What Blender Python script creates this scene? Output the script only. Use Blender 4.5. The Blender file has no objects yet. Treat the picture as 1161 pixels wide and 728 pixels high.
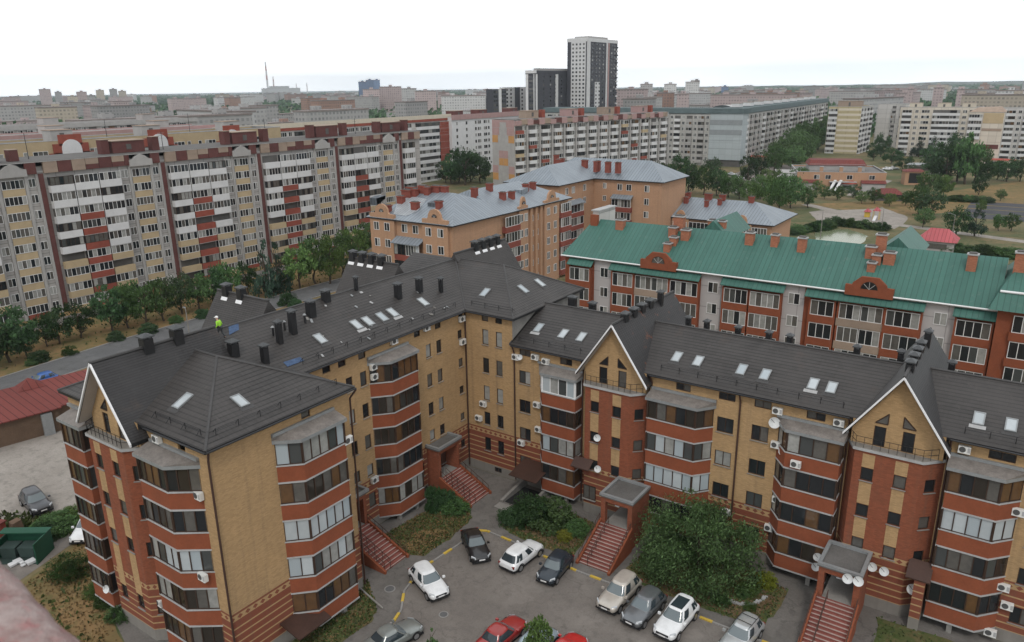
import bpy, math, random
from mathutils import Vector, Matrix
R = math.radians
rnd = random.Random(7)
HAZE, SKYV, EXPO = 0.95e-4, 16.8, -0.5
scene = bpy.context.scene
COL = scene.collection

# ------------------------------------------------------------------ camera (solved from the photograph)
FPX, PITCH, ROLL, YAW = 861.69, .2994, -.0140, -.6097
CAM = Vector((45.809, -57.3026, 38.7416))
_cp, _sp = math.cos(PITCH), math.sin(PITCH)
FW = Vector((math.sin(YAW)*_cp, math.cos(YAW)*_cp, -_sp))
_rt = Vector((math.cos(YAW), -math.sin(YAW), 0)); _up = _rt.cross(FW)
RT = math.cos(ROLL)*_rt + math.sin(ROLL)*_up
UP = -math.sin(ROLL)*_rt + math.cos(ROLL)*_up
def ray(x, y): return FW*FPX + RT*(x-580.5) - UP*(y-364)
def pl(x, y, ax, v):
    d = ray(x, y); return CAM + d*((v-CAM[ax])/d[ax])
def G(x, y, z=0.): return pl(x, y, 2, z)
def PX(x, y, v): return pl(x, y, 0, v)
def PY(x, y, v): return pl(x, y, 1, v)
def hit(x, y, plane):
    p, n = plane; d = ray(x, y); return CAM + d*((p-CAM).dot(n)/d.dot(n))
def plane(a, b, c):
    a, b, c = Vector(a), Vector(b), Vector(c); n = (b-a).cross(c-a).normalized()
    return a, (n if n.z > 0 else -n)
def proj(P):
    d = Vector(P)-CAM; z = d.dot(FW); return 580.5+FPX*d.dot(RT)/z, 364-FPX*d.dot(UP)/z

# ------------------------------------------------------------------ materials
MAT = {}
class NT:
    def __init__(s, m): s.t = m.node_tree; s.n = s.t.nodes; s.l = s.t.links
    def new(s, typ, **kw):
        n = s.n.new(typ)
        for k, v in kw.items():
            if k.startswith('i_'):
                key = k[2:]; n.inputs[int(key) if key.isdigit() else key.replace('_', ' ')].default_value = v
            else: setattr(n, k, v)
        return n
    def ln(s, a, b): s.l.new(a, b)
    def math(s, op, a, b=None, c=None):
        n = s.n.new('ShaderNodeMath'); n.operation = op
        for i, v in enumerate((a, b, c)):
            if v is None: continue
            if isinstance(v, (int, float)): n.inputs[i].default_value = v
            else: s.l.new(v, n.inputs[i])
        return n.outputs[0]
    def mix(s, f, a, b, typ='MIX'):
        n = s.n.new('ShaderNodeMix'); n.data_type = 'RGBA'; n.blend_type = typ
        for i, v in ((0, f), (6, a), (7, b)):
            if isinstance(v, (int, float)): n.inputs[i].default_value = v
            elif isinstance(v, tuple): n.inputs[i].default_value = (*v[:3], 1)
            else: s.l.new(v, n.inputs[i])
        return n.outputs[2]
def base_mat(name, rough=.8, metal=0., spec=.3):
    m = bpy.data.materials.new(name); m.use_nodes = True
    t = NT(m); b = t.n['Principled BSDF']
    b.inputs['Roughness'].default_value = rough; b.inputs['Metallic'].default_value = metal
    b.inputs['Specular IOR Level'].default_value = spec
    MAT[name] = m
    return m, t, b
def objco(t):
    return t.new('ShaderNodeTexCoord').outputs['Object']
def noise(t, co, scale, det=4, rough=.6):
    n = t.new('ShaderNodeTexNoise'); n.inputs['Scale'].default_value = scale
    n.inputs['Detail'].default_value = det; n.inputs['Roughness'].default_value = rough
    t.ln(co, n.inputs['Vector']); return n.outputs['Fac']
def ramp(t, f, a, b):
    return t.math('MINIMUM', 1., t.math('MAXIMUM', 0., t.math('DIVIDE', t.math('SUBTRACT', f, a), b-a)))
def mat(name, col, rough=.8, metal=0., spec=.3, var=.25, scale=.6, fine=8., bump=0., tint=None, rand=0.):
    """plain surface with broad and fine variation of its own colour"""
    m, t, b = base_mat(name, rough, metal, spec)
    co = objco(t)
    n1 = noise(t, co, scale, 3); n2 = noise(t, co, fine, 2)
    f = t.math('ADD', t.math('MULTIPLY', n1, .6), t.math('MULTIPLY', n2, .4))
    f = ramp(t, f, .3, .7)
    lo = tuple(c*(1-var) for c in col); hi = tuple(min(1, c*(1+var)) for c in col)
    if tint: hi = tint
    c = t.mix(f, lo, hi)
    if rand:
        oi = t.new('ShaderNodeObjectInfo')
        hsv = t.new('ShaderNodeHueSaturation'); t.ln(c, hsv.inputs['Color'])
        t.ln(t.math('ADD', 1-rand/2, t.math('MULTIPLY', oi.outputs['Random'], rand)), hsv.inputs['Value'])
        c = hsv.outputs['Color']
    t.ln(c, b.inputs['Base Color'])
    if bump:
        bp = t.new('ShaderNodeBump'); bp.inputs['Strength'].default_value = bump; bp.inputs['Distance'].default_value = .03
        t.ln(n2, bp.inputs['Height']); t.ln(bp.outputs[0], b.inputs['Normal'])
    return m
def wallco(t, ang=0.):
    """(along the wall, height) for walls of either grid direction"""
    co = objco(t)
    if ang:
        mp = t.new('ShaderNodeMapping'); mp.inputs['Rotation'].default_value = (0, 0, -ang); t.ln(co, mp.inputs['Vector']); co = mp.outputs[0]
    sx = t.new('ShaderNodeSeparateXYZ'); t.ln(co, sx.inputs[0])
    u = t.math('ADD', sx.outputs[0], sx.outputs[1])
    cb = t.new('ShaderNodeCombineXYZ'); t.ln(u, cb.inputs[0]); t.ln(sx.outputs[2], cb.inputs[1])
    return co, u, sx.outputs[2], cb.outputs[0], sx
def brick(name, col, var=.14, mortar=.75, bands=False, plinth=False, grime=.18):
    m, t, b = base_mat(name, .9)
    co, u, z, uv, sx = wallco(t)
    br = t.new('ShaderNodeTexBrick'); t.ln(uv, br.inputs['Vector'])
    br.inputs['Scale'].default_value = 1.; br.inputs['Brick Width'].default_value = .26; br.inputs['Row Height'].default_value = .088
    br.inputs['Mortar Size'].default_value = .008; br.inputs['Bias'].default_value = 0.
    br.inputs['Color1'].default_value = (*[c*(1-var) for c in col], 1); br.inputs['Color2'].default_value = (*[c*(1+var) for c in col], 1)
    br.inputs['Mortar'].default_value = (*[c*.80+.012 for c in col], 1)
    c = br.outputs['Color']
    # courses fired in different batches
    mp = t.new('ShaderNodeMapping'); mp.inputs['Scale'].default_value = (.25, 5., 1.); t.ln(uv, mp.inputs['Vector'])
    c = t.mix(t.math('MULTIPLY', ramp(t, noise(t, mp.outputs[0], 1., 4), .42, .7), .22), c, tuple(x*1.18 for x in col))
    if bands:   # striped base storey, dentil frieze, concrete plinth
        tan, red = (.40, .26, .13), (.20, .06, .034)
        redc = t.mix(noise(t, uv, 9., 2), tuple(x*.75 for x in red), tuple(x*1.25 for x in red))
        fr = t.math('FRACT', t.math('DIVIDE', t.math('SUBTRACT', z, .95), .56))
        stripe = t.math('LESS_THAN', fr, .2)
        low = t.mix(stripe, redc, tan)
        # frieze between 4.25 and 4.95: diamonds in a tan strip
        du = t.math('ABSOLUTE', t.math('SUBTRACT', t.math('FRACT', t.math('DIVIDE', u, .62)), .5))
        dz = t.math('ABSOLUTE', t.math('SUBTRACT', t.math('DIVIDE', t.math('SUBTRACT', z, 4.62), .5), 0.))
        dia = t.math('LESS_THAN', t.math('ADD', du, dz), .36)
        instrip = t.math('LESS_THAN', t.math('ABSOLUTE', t.math('SUBTRACT', z, 4.62)), .22)
        fz = t.mix(t.math('MULTIPLY', instrip, t.math('SUBTRACT', 1., dia)), redc, tan)
        low = t.mix(t.math('GREATER_THAN', z, 4.28), low, fz)
        c = t.mix(t.math('GREATER_THAN', z, 5.0), low, c)
        con = t.mix(noise(t, co, 1.2, 4), (.16, .15, .135), (.26, .245, .225))
        c = t.mix(t.math('GREATER_THAN', z, 1.0), con, c)
    g = ramp(t, noise(t, co, .35, 5, .7), .35, .75)
    c = t.mix(t.math('MULTIPLY', g, grime), c, (.12, .09, .065))
    # dark runs below sills and eaves, a real stain of the wall
    mp2 = t.new('ShaderNodeMapping'); mp2.inputs['Scale'].default_value = (1.6, .06, 1.); t.ln(uv, mp2.inputs['Vector'])
    c = t.mix(t.math('MULTIPLY', ramp(t, noise(t, mp2.outputs[0], 1., 3), .54, .78), .36), c, (.1, .08, .06))
    t.ln(c, b.inputs['Base Color'])
    bp = t.new('ShaderNodeBump'); bp.inputs['Strength'].default_value = .25; bp.inputs['Distance'].default_value = .008
    t.ln(br.outputs['Fac'], bp.inputs['Height']); bp.invert = True; t.ln(bp.outputs[0], b.inputs['Normal'])
    return m
def roofco(t, ang=0.):
    """u along the eave, picked by which way the slope faces"""
    co, u, z, uv, sx = wallco(t, ang)
    ge = t.new('ShaderNodeNewGeometry')
    nrm = ge.outputs['Normal']
    if ang:
        vr = t.new('ShaderNodeVectorRotate'); vr.rotation_type = 'Z_AXIS'; vr.inputs['Angle'].default_value = -ang
        t.ln(nrm, vr.inputs['Vector']); nrm = vr.outputs[0]
    sn = t.new('ShaderNodeSeparateXYZ'); t.ln(nrm, sn.inputs[0])
    xm = t.math('GREATER_THAN', t.math('ABSOLUTE', sn.outputs[0]), t.math('ABSOLUTE', sn.outputs[1]))
    uu = t.math('ADD', t.math('MULTIPLY', xm, sx.outputs[1]), t.math('MULTIPLY', t.math('SUBTRACT', 1., xm), sx.outputs[0]))
    return co, uu, z
def tile_roof(name, col, zstep=.155, rust=0.):
    m, t, b = base_mat(name, .55, 0., .35)
    co, u, z = roofco(t)
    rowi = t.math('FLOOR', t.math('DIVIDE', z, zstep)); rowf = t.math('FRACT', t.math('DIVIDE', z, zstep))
    cb = t.new('ShaderNodeCombineXYZ'); t.ln(t.math('FLOOR', t.math('ADD', t.math('DIVIDE', u, .42), t.math('MULTIPLY', rowi, .37))), cb.inputs[0]); t.ln(rowi, cb.inputs[1])
    wn = t.new('ShaderNodeTexWhiteNoise'); wn.noise_dimensions = '2D'; t.ln(cb.outputs[0], wn.inputs['Vector'])
    wr = t.new('ShaderNodeTexWhiteNoise'); wr.noise_dimensions = '1D'; t.ln(rowi, wr.inputs['W'])
    tone = t.math('ADD', t.math('MULTIPLY', wn.outputs['Value'], .5), t.math('MULTIPLY', wr.outputs['Value'], .5))
    tc_ = t.mix(tone, tuple(c*.78 for c in col), tuple(c*1.3 for c in col))
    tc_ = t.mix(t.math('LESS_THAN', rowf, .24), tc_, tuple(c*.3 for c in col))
    n1 = noise(t, co, .22, 4); n2 = noise(t, co, 2.6, 3)
    c = t.mix(t.math('MULTIPLY', ramp(t, n1, .38, .68), .6), tc_, tuple(c*1.5 for c in col))
    c = t.mix(t.math('MULTIPLY', ramp(t, n2, .62, .78), .45), c, (col[0]*2.3, col[1]*2.2, col[2]*2.1))
    c = t.mix(t.math('MULTIPLY', ramp(t, noise(t, co, .5, 5, .7), .6, .75), .5), c, (.07, .05, .04))
    if rust: c = t.mix(t.math('MULTIPLY', ramp(t, noise(t, co, .8, 6, .75), .60, .66), rust), c, (.16, .06, .032))
    t.ln(c, b.inputs['Base Color'])
    saw = t.math('FRACT', t.math('DIVIDE', z, zstep))
    h = t.math('ADD', t.math('MULTIPLY', saw, -1.), t.math('MULTIPLY', t.math('ABSOLUTE', t.math('SINE', t.math('MULTIPLY', u, 9.)) ), .25))
    bp = t.new('ShaderNodeBump'); bp.inputs['Strength'].default_value = .55; bp.inputs['Distance'].default_value = .05
    t.ln(h, bp.inputs['Height']); t.ln(bp.outputs[0], b.inputs['Normal'])
    return m
def seam_roof(name, col, ang=0., step=.6, rough=.45, metal=.0, dirt=(.2, .2, .2), damt=.4, hi=1.25, sd=.55):
    m, t, b = base_mat(name, rough, metal, .3)
    co, u, z = roofco(t, ang)
    fr = t.math('FRACT', t.math('DIVIDE', u, step))
    seam = t.math('LESS_THAN', fr, .13)
    pan = t.math('FLOOR', t.math('DIVIDE', u, step))
    wn = t.new('ShaderNodeTexWhiteNoise'); wn.noise_dimensions = '1D'; t.ln(pan, wn.inputs['W'])
    c = t.mix(wn.outputs['Value'], tuple(x*.9 for x in col), tuple(x*1.1 for x in col))
    n1 = ramp(t, noise(t, co, .18, 5, .65), .35, .7)
    c = t.mix(t.math('MULTIPLY', n1, .6), c, tuple(min(1, x*hi) for x in col))
    c = t.mix(t.math('MULTIPLY', ramp(t, noise(t, co, 1.1, 5, .7), .58, .75), damt), c, dirt)
    c = t.mix(seam, c, tuple(x*sd for x in col))
    t.ln(c, b.inputs['Base Color'])
    bp = t.new('ShaderNodeBump'); bp.inputs['Strength'].default_value = .6; bp.inputs['Distance'].default_value = .05
    t.ln(seam, bp.inputs['Height']); t.ln(bp.outputs[0], b.inputs['Normal'])
    return m
def panel_mat(name, col, pw=3.2, ph=2.8, var=.15, seam=.6, ang=0., z0=0.):
    """concrete wall panels with dark joints"""
    m, t, b = base_mat(name, .9)
    co, u, z, uv, sx = wallco(t, ang)
    fu = t.math('FRACT', t.math('DIVIDE', u, pw)); fz = t.math('FRACT', t.math('DIVIDE', t.math('SUBTRACT', z, z0), ph))
    s = t.math('MAXIMUM', t.math('LESS_THAN', fu, .035), t.math('LESS_THAN', fz, .045))
    cell = t.new('ShaderNodeCombineXYZ'); t.ln(t.math('FLOOR', t.math('DIVIDE', u, pw)), cell.inputs[0]); t.ln(t.math('FLOOR', t.math('DIVIDE', t.math('SUBTRACT', z, z0), ph)), cell.inputs[1])
    wn = t.new('ShaderNodeTexWhiteNoise'); wn.noise_dimensions = '2D'; t.ln(cell.outputs[0], wn.inputs['Vector'])
    f = t.math('ADD', t.math('MULTIPLY', wn.outputs['Value'], .5), t.math('MULTIPLY', noise(t, co, .4, 5), .5))
    c = t.mix(f, tuple(x*(1-var) for x in col), tuple(x*(1+var) for x in col))
    c = t.mix(t.math('MULTIPLY', s, seam), c, tuple(x*.4 for x in col))
    t.ln(c, b.inputs['Base Color']); return m
def glass_mat(name, dark, light, p=.5, rough=.06):
    """window glass with what stands behind it, or a painted sky reflection, as colour; differs from window to window"""
    m, t, b = base_mat(name, rough, 0., .55)
    oi = t.new('ShaderNodeObjectInfo'); ge = t.new('ShaderNodeNewGeometry')
    r = t.math('FRACT', t.math('ADD', oi.outputs['Random'], t.math('MULTIPLY', ge.outputs['Random Per Island'], 3.7)))
    co = objco(t); n = noise(t, co, 1.7, 3)
    f = t.math('MULTIPLY', t.math('GREATER_THAN', r, 1-p), t.math('ADD', .35, t.math('MULTIPLY', n, .9)))
    c = t.mix(f, dark, light)
    c = t.mix(t.math('MULTIPLY', r, .35), c, tuple(x*.4 for x in dark))
    t.ln(c, b.inputs['Base Color']); return m
def leaf_mat(name, col, var=.45):
    m, t, b = base_mat(name, .6, 0., .25)
    ge = t.new('ShaderNodeNewGeometry'); oi = t.new('ShaderNodeObjectInfo')
    c = t.mix(ge.outputs['Random Per Island'], tuple(x*(1-var) for x in col), tuple(x*(1+var) for x in col))
    hsv = t.new('ShaderNodeHueSaturation'); t.ln(c, hsv.inputs['Color'])
    t.ln(t.math('ADD', .485, t.math('MULTIPLY', oi.outputs['Random'], .03)), hsv.inputs['Hue'])
    t.ln(t.math('ADD', .75, t.math('MULTIPLY', oi.outputs['Random'], .5)), hsv.inputs['Value'])
    t.ln(hsv.outputs['Color'], b.inputs['Base Color'])
    tr = t.new('ShaderNodeBsdfTranslucent'); t.ln(hsv.outputs['Color'], tr.inputs['Color'])
    mx = t.new('ShaderNodeMixShader'); mx.inputs[0].default_value = .25
    t.ln(b.outputs[0], mx.inputs[1]); t.ln(tr.outputs[0], mx.inputs[2])
    t.ln(mx.outputs[0], t.n['Material Output'].inputs['Surface']); return m

TAN = (.40, .26, .13)
RED = (.225, .067, .033)
brick('tan_brick', TAN, bands=True)
brick('tan_brick_plain', TAN, grime=.1)
brick('red_brick', RED, var=.18)
brick('red_brick_base', RED, var=.18, bands=True)
mat('parapet_red', (.22, .064, .030), .85, var=.16, scale=.9, fine=6)
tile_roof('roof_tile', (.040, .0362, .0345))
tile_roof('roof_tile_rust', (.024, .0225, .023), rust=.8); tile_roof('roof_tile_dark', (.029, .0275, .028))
mat('ridge_cap', (.06, .058, .058), .6, var=.3)
mat('dark_metal', (.022, .022, .024), .45, .3, .5, var=.3)
mat('vent_cap', (.06, .063, .066), .5, .2, .5)
mat('brown_metal', (.06, .03, .022), .5, .2, .5, var=.3)
mat('grey_metal', (.29, .31, .318), .5, .2, .5, var=.3, scale=1.2, tint=(.3, .31, .315))
mat('canopy_sheet', (.19, .17, .155), .6, .2, .4, var=.35, scale=1.5)
mat('trim_grey', (.36, .36, .36), .7, var=.2)
mat('white_trim', (.74, .74, .75), .6, var=.1)
mat('roofing_felt', (.12, .115, .11), .9, var=.3)
mat('soffit', (.42, .38, .35), .8, var=.1)
mat('concrete', (.23, .22, .205), .9, var=.25, bump=.2)
mat('window_brown', (.045, .026, .018), .5, var=.2)
mat('window_white', (.68, .68, .68), .5, var=.06)
glass_mat('glass_dark', (.018, .021, .024), (.16, .15, .135), .35)
glass_mat('glass_curtain', (.06, .065, .065), (.42, .42, .40), .75)
glass_mat('glass_wood', (.03, .025, .02), (.17, .09, .04), .5)
glass_mat('glass_sky', (.36, .41, .44), (.52, .56, .58), .6, .12)
mat('curtain', (.62, .61, .58), .9, var=.15, scale=2, fine=20)
mat('stair_red', (.22, .075, .06), .8, var=.25, fine=12)
mat('stair_edge', (.36, .27, .24), .8, var=.2)
mat('ac_white', (.66, .66, .64), .5, var=.1)
mat('ac_dark', (.08, .08, .08), .6)
mat('dish_white', (.56, .57, .57), .45, var=.08)
mat('rubber', (.018, .018, .019), .8, var=.1)
mat('rim', (.42, .43, .45), .35, .8, .5, var=.1)
mat('lamp_clear', (.42, .44, .46), .15, 0, .6, var=.1)
mat('lamp_red', (.2, .015, .012), .2, 0, .6, var=.1)
mat('plate_white', (.7, .7, .7), .5, var=.05)
glass_mat('car_glass', (.03, .042, .05), (.045, .06, .07), .5, .04); glass_mat('car_glass_sky_reflection', (.13, .16, .175), (.16, .19, .2), .5, .05)  # windscreen copy is paler: sky reflection put into the base colour
mat('car_black_trim', (.02, .02, .022), .5, var=.1)
def paint(name, col, metal=.0, rough=.28):
    m, t, b = base_mat(name, rough, metal, .5)
    co = objco(t)
    c = t.mix(ramp(t, noise(t, co, 1.8, 4), .4, .75), col, tuple(x*.82 for x in col))
    t.ln(c, b.inputs['Base Color'])
    b.inputs['Coat Weight'].default_value = .6; b.inputs['Coat Roughness'].default_value = .08
    return m
for nm, c, mt in (('white', (.72, .73, .74), 0), ('black', (.012, .012, .014), 0), ('navy', (.02, .03, .042), .2), ('beige', (.5, .46, .41), .3),
                  ('grey', (.16, .17, .18), .5), ('silver', (.5, .52, .53), .5), ('red', (.3, .022, .02), 0), ('blue_grey', (.3, .38, .43), .3),
                  ('sage', (.25, .27, .26), .4), ('blue', (.03, .11, .36), .1), ('dark_grey', (.05, .05, .055), .3), ('bright_red', (.45, .02, .018), 0)):
    paint('paint_'+nm, c, mt)

# ------------------------------------------------------------------ mesh helpers
WL = {}          # world location of every parentable object (no rotations on parents built in world space)
class MB:
    def __init__(s): s.V = []; s.F = []; s.M = []; s.mats = []
    def mi(s, m):
        if m not in s.mats: s.mats.append(m)
        return s.mats.index(m)
    def poly(s, pts, m):
        k = len(s.V); s.V += [tuple(p) for p in pts]; s.F.append(tuple(range(k, k+len(pts)))); s.M.append(s.mi(m))
    def hexa(s, p, m):          # p: 8 points, bottom ring then top ring (ccw from above)
        k = len(s.V); s.V += [tuple(q) for q in p]; i = s.mi(m)
        for f in ((3, 2, 1, 0), (4, 5, 6, 7), (0, 1, 5, 4), (1, 2, 6, 5), (2, 3, 7, 6), (3, 0, 4, 7)):
            s.F.append(tuple(k+a for a in f)); s.M.append(i)
    def box(s, x0, x1, y0, y1, z0, z1, m):
        s.hexa([(x0, y0, z0), (x1, y0, z0), (x1, y1, z0), (x0, y1, z0), (x0, y0, z1), (x1, y0, z1), (x1, y1, z1), (x0, y1, z1)], m)
    def fbox(s, F, u0, u1, o0, o1, z0, z1, m):   # box in a facade frame
        s.hexa([F(u0, o1, z0), F(u1, o1, z0), F(u1, o0, z0), F(u0, o0, z0), F(u0, o1, z1), F(u1, o1, z1), F(u1, o0, z1), F(u0, o0, z1)], m)
    def prism(s, pts, z0, z1, m, mtop=None):
        n = len(pts); k = len(s.V)
        s.V += [(p[0], p[1], z0) for p in pts]+[(p[0], p[1], z1) for p in pts]
        i = s.mi(m)
        for a in range(n):
            b = (a+1) % n; s.F.append((k+a, k+b, k+n+b, k+n+a)); s.M.append(i)
        s.F.append(tuple(k+n+a for a in range(n))); s.M.append(s.mi(mtop or m))
        s.F.append(tuple(k+a for a in reversed(range(n)))); s.M.append(i)
    def tube(s, p, q, r0, m, r1=None, n=8, caps=True):
        p, q = Vector(p), Vector(q); r1 = r0 if r1 is None else r1
        d = (q-p).normalized(); a = d.orthogonal().normalized(); b = d.cross(a); k = len(s.V); i = s.mi(m)
        for c, r in ((p, r0), (q, r1)):
            for j in range(n):
                t = 2*math.pi*j/n; s.V.append(tuple(c+a*math.cos(t)*r+b*math.sin(t)*r))
        for j in range(n): s.F.append((k+j, k+(j+1) % n, k+n+(j+1) % n, k+n+j)); s.M.append(i)
        if caps:
            s.F.append(tuple(k+j for j in reversed(range(n)))); s.M.append(i)
            s.F.append(tuple(k+n+j for j in range(n))); s.M.append(i)
    def build_each(s, name, parent=None, n=8, **tags):
        """every n vertices are a piece of their own"""
        for k in range(0, len(s.V), n):
            q = MB(); q.V = s.V[k:k+n]; q.mats = s.mats
            for f, m in zip(s.F, s.M):
                if k <= f[0] < k+n: q.F.append(tuple(i-k for i in f)); q.M.append(m)
            q.build(name, parent, **tags)
    def path(s, pts, r, m, n=6):
        for a, b in zip(pts, pts[1:]): s.tube(a, b, r, m, n=n)
    def mesh(s, name, off=None):
        me = bpy.data.meshes.new(name)
        V = s.V if off is None else [(v[0]-off[0], v[1]-off[1], v[2]-off[2]) for v in s.V]
        me.from_pydata(V, [], s.F)
        for m in s.mats: me.materials.append(MAT[m])
        me.polygons.foreach_set('material_index', s.M)
        me.update(); return me
    def build(s, name, parent=None, smooth=False, **tags):
        """vertices are world coordinates"""
        off = WL.get(parent.name, (0, 0, 0)) if parent else None
        o = bpy.data.objects.new(name, s.mesh(name, off)); COL.objects.link(o)
        if parent: o.parent = parent; WL[o.name] = off
        else: WL[o.name] = (0, 0, 0)
        if smooth: o.data.polygons.foreach_set('use_smooth', [True]*len(o.data.polygons))
        tag(o, **tags); return o
def tag(o, label=None, cat=None, group=None, kind=None):
    if label: o['label'] = label
    if cat: o['category'] = cat
    if group: o['group'] = group
    if kind: o['kind'] = kind
    return o
def empty(name, loc, rz=0, **tags):
    o = bpy.data.objects.new(name, None); COL.objects.link(o); o.location = loc; o.rotation_euler.z = rz
    o.empty_display_size = .5; WL[o.name] = tuple(loc); return tag(o, **tags)
def put(name, me, parent, loc, rz=0., rot=None):
    o = bpy.data.objects.new(name, me); COL.objects.link(o)
    if parent:
        o.parent = parent; w = WL.get(parent.name, (0, 0, 0)); o.location = (loc[0]-w[0], loc[1]-w[1], loc[2]-w[2])
    else: o.location = loc
    if rot: o.rotation_euler = rot
    else: o.rotation_euler.z = rz
    return o
def sub(name, me, parent):
    o = bpy.data.objects.new(name, me); COL.objects.link(o); o.parent = parent; return o
class Fr:
    """a facade: u runs along it, o stands out from it, z up"""
    def __init__(s, ox, oy, deg): s.ox, s.oy, s.deg = ox, oy, deg; s.c, s.s = math.cos(R(deg)), math.sin(R(deg))
    def __call__(s, u, o, z): return Vector((s.ox+u*s.c+o*s.s, s.oy+u*s.s-o*s.c, z))
    def inv(s, P):
        x, y = P[0]-s.ox, P[1]-s.oy; return x*s.c+y*s.s, x*s.s-y*s.c
def wall(mb, F, u0, u1, z0, z1, holes, m, depth=.14, o=0., reveal=None):
    """wall sheet with real openings and reveals"""
    us = sorted({u0, u1, *[round(h[0], 4) for h in holes], *[round(h[1], 4) for h in holes]}); us = [u for u in us if u0 <= u <= u1]
    zs = sorted({z0, z1, *[round(h[2], 4) for h in holes], *[round(h[3], 4) for h in holes]}); zs = [z for z in zs if z0 <= z <= z1]
    for a, b in zip(us, us[1:]):
        run = None
        for c, d in zip(zs, zs[1:]):
            um, zm = (a+b)/2, (c+d)/2
            inside = any(h[0] < um < h[1] and h[2] < zm < h[3] for h in holes)
            if inside:
                if run: mb.poly([F(a, o, run[0]), F(b, o, run[0]), F(b, o, run[1]), F(a, o, run[1])], m); run = None
            else: run = [run[0], d] if run else [c, d]
        if run: mb.poly([F(a, o, run[0]), F(b, o, run[0]), F(b, o, run[1]), F(a, o, run[1])], m)
    rm = reveal or m
    for a, b, c, d in [h[:4] for h in holes]:
        i = o-depth
        mb.poly([F(a, o, c), F(b, o, c), F(b, i, c), F(a, i, c)], rm); mb.poly([F(a, i, d), F(b, i, d), F(b, o, d), F(a, o, d)], rm)
        mb.poly([F(a, o, c), F(a, i, c), F(a, i, d), F(a, o, d)], rm); mb.poly([F(b, i, c), F(b, o, c), F(b, o, d), F(b, i, d)], rm)
WC = {}
def window_parts(w, h, style, nv, sill, transom=0.):
    """meshes of frame, pane and sill, centred on u, base at z=0, outward -y; cached"""
    key = (round(w, 2), round(h, 2), style, nv, sill, transom)
    if key in WC: return WC[key]
    fm, gm, t = {'brown': ('window_brown', 'glass_dark', .06), 'white': ('window_white', 'glass_dark', .07), 'brownlight': ('window_brown', 'glass_curtain', .06), 'whitelight': ('window_white', 'glass_curtain', .07)}[style]
    f = MB(); hw = w/2
    f.box(-hw, hw, -.05, .03, 0, t, fm); f.box(-hw, hw, -.05, .03, h-t, h, fm)
    f.box(-hw, -hw+t, -.05, .03, t, h-t, fm); f.box(hw-t, hw, -.05, .03, t, h-t, fm)
    for i in range(1, nv):
        x = -hw+w*i/nv; f.box(x-t*.45, x+t*.45, -.045, .025, t, h-t, fm)
    if transom: f.box(-hw+t, hw-t, -.04, .02, transom-t*.4, transom+t*.4, fm)
    g = MB(); e = 0
    for i in range(nv):
        a, b = -hw+w*i/nv, -hw+w*(i+1)/nv
        g.poly([(a+.02, 0, .02), (b-.02, 0, .02), (b-.02, 0, h-.02), (a+.02, 0, h-.02)], gm)
    s = None
    if sill:
        s = MB(); s.box(-hw-.06, hw+.06, -.22, -.02, -.05, -.005, 'concrete'); s = s.mesh('sill')
    WC[key] = (f.mesh('window'), g.mesh('pane'), s); return WC[key]
def window(parent, F, u, z, w, h, style='brown', nv=1, o=-.12, sill=True, transom=0.):
    f, g, s = window_parts(w, h, style, nv, sill, transom)
    ob = put('window', f, parent, F(u, o, z), R(F.deg)); sub('pane', g, ob)
    if s: sub('sill', s, ob)
    return ob
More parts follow.
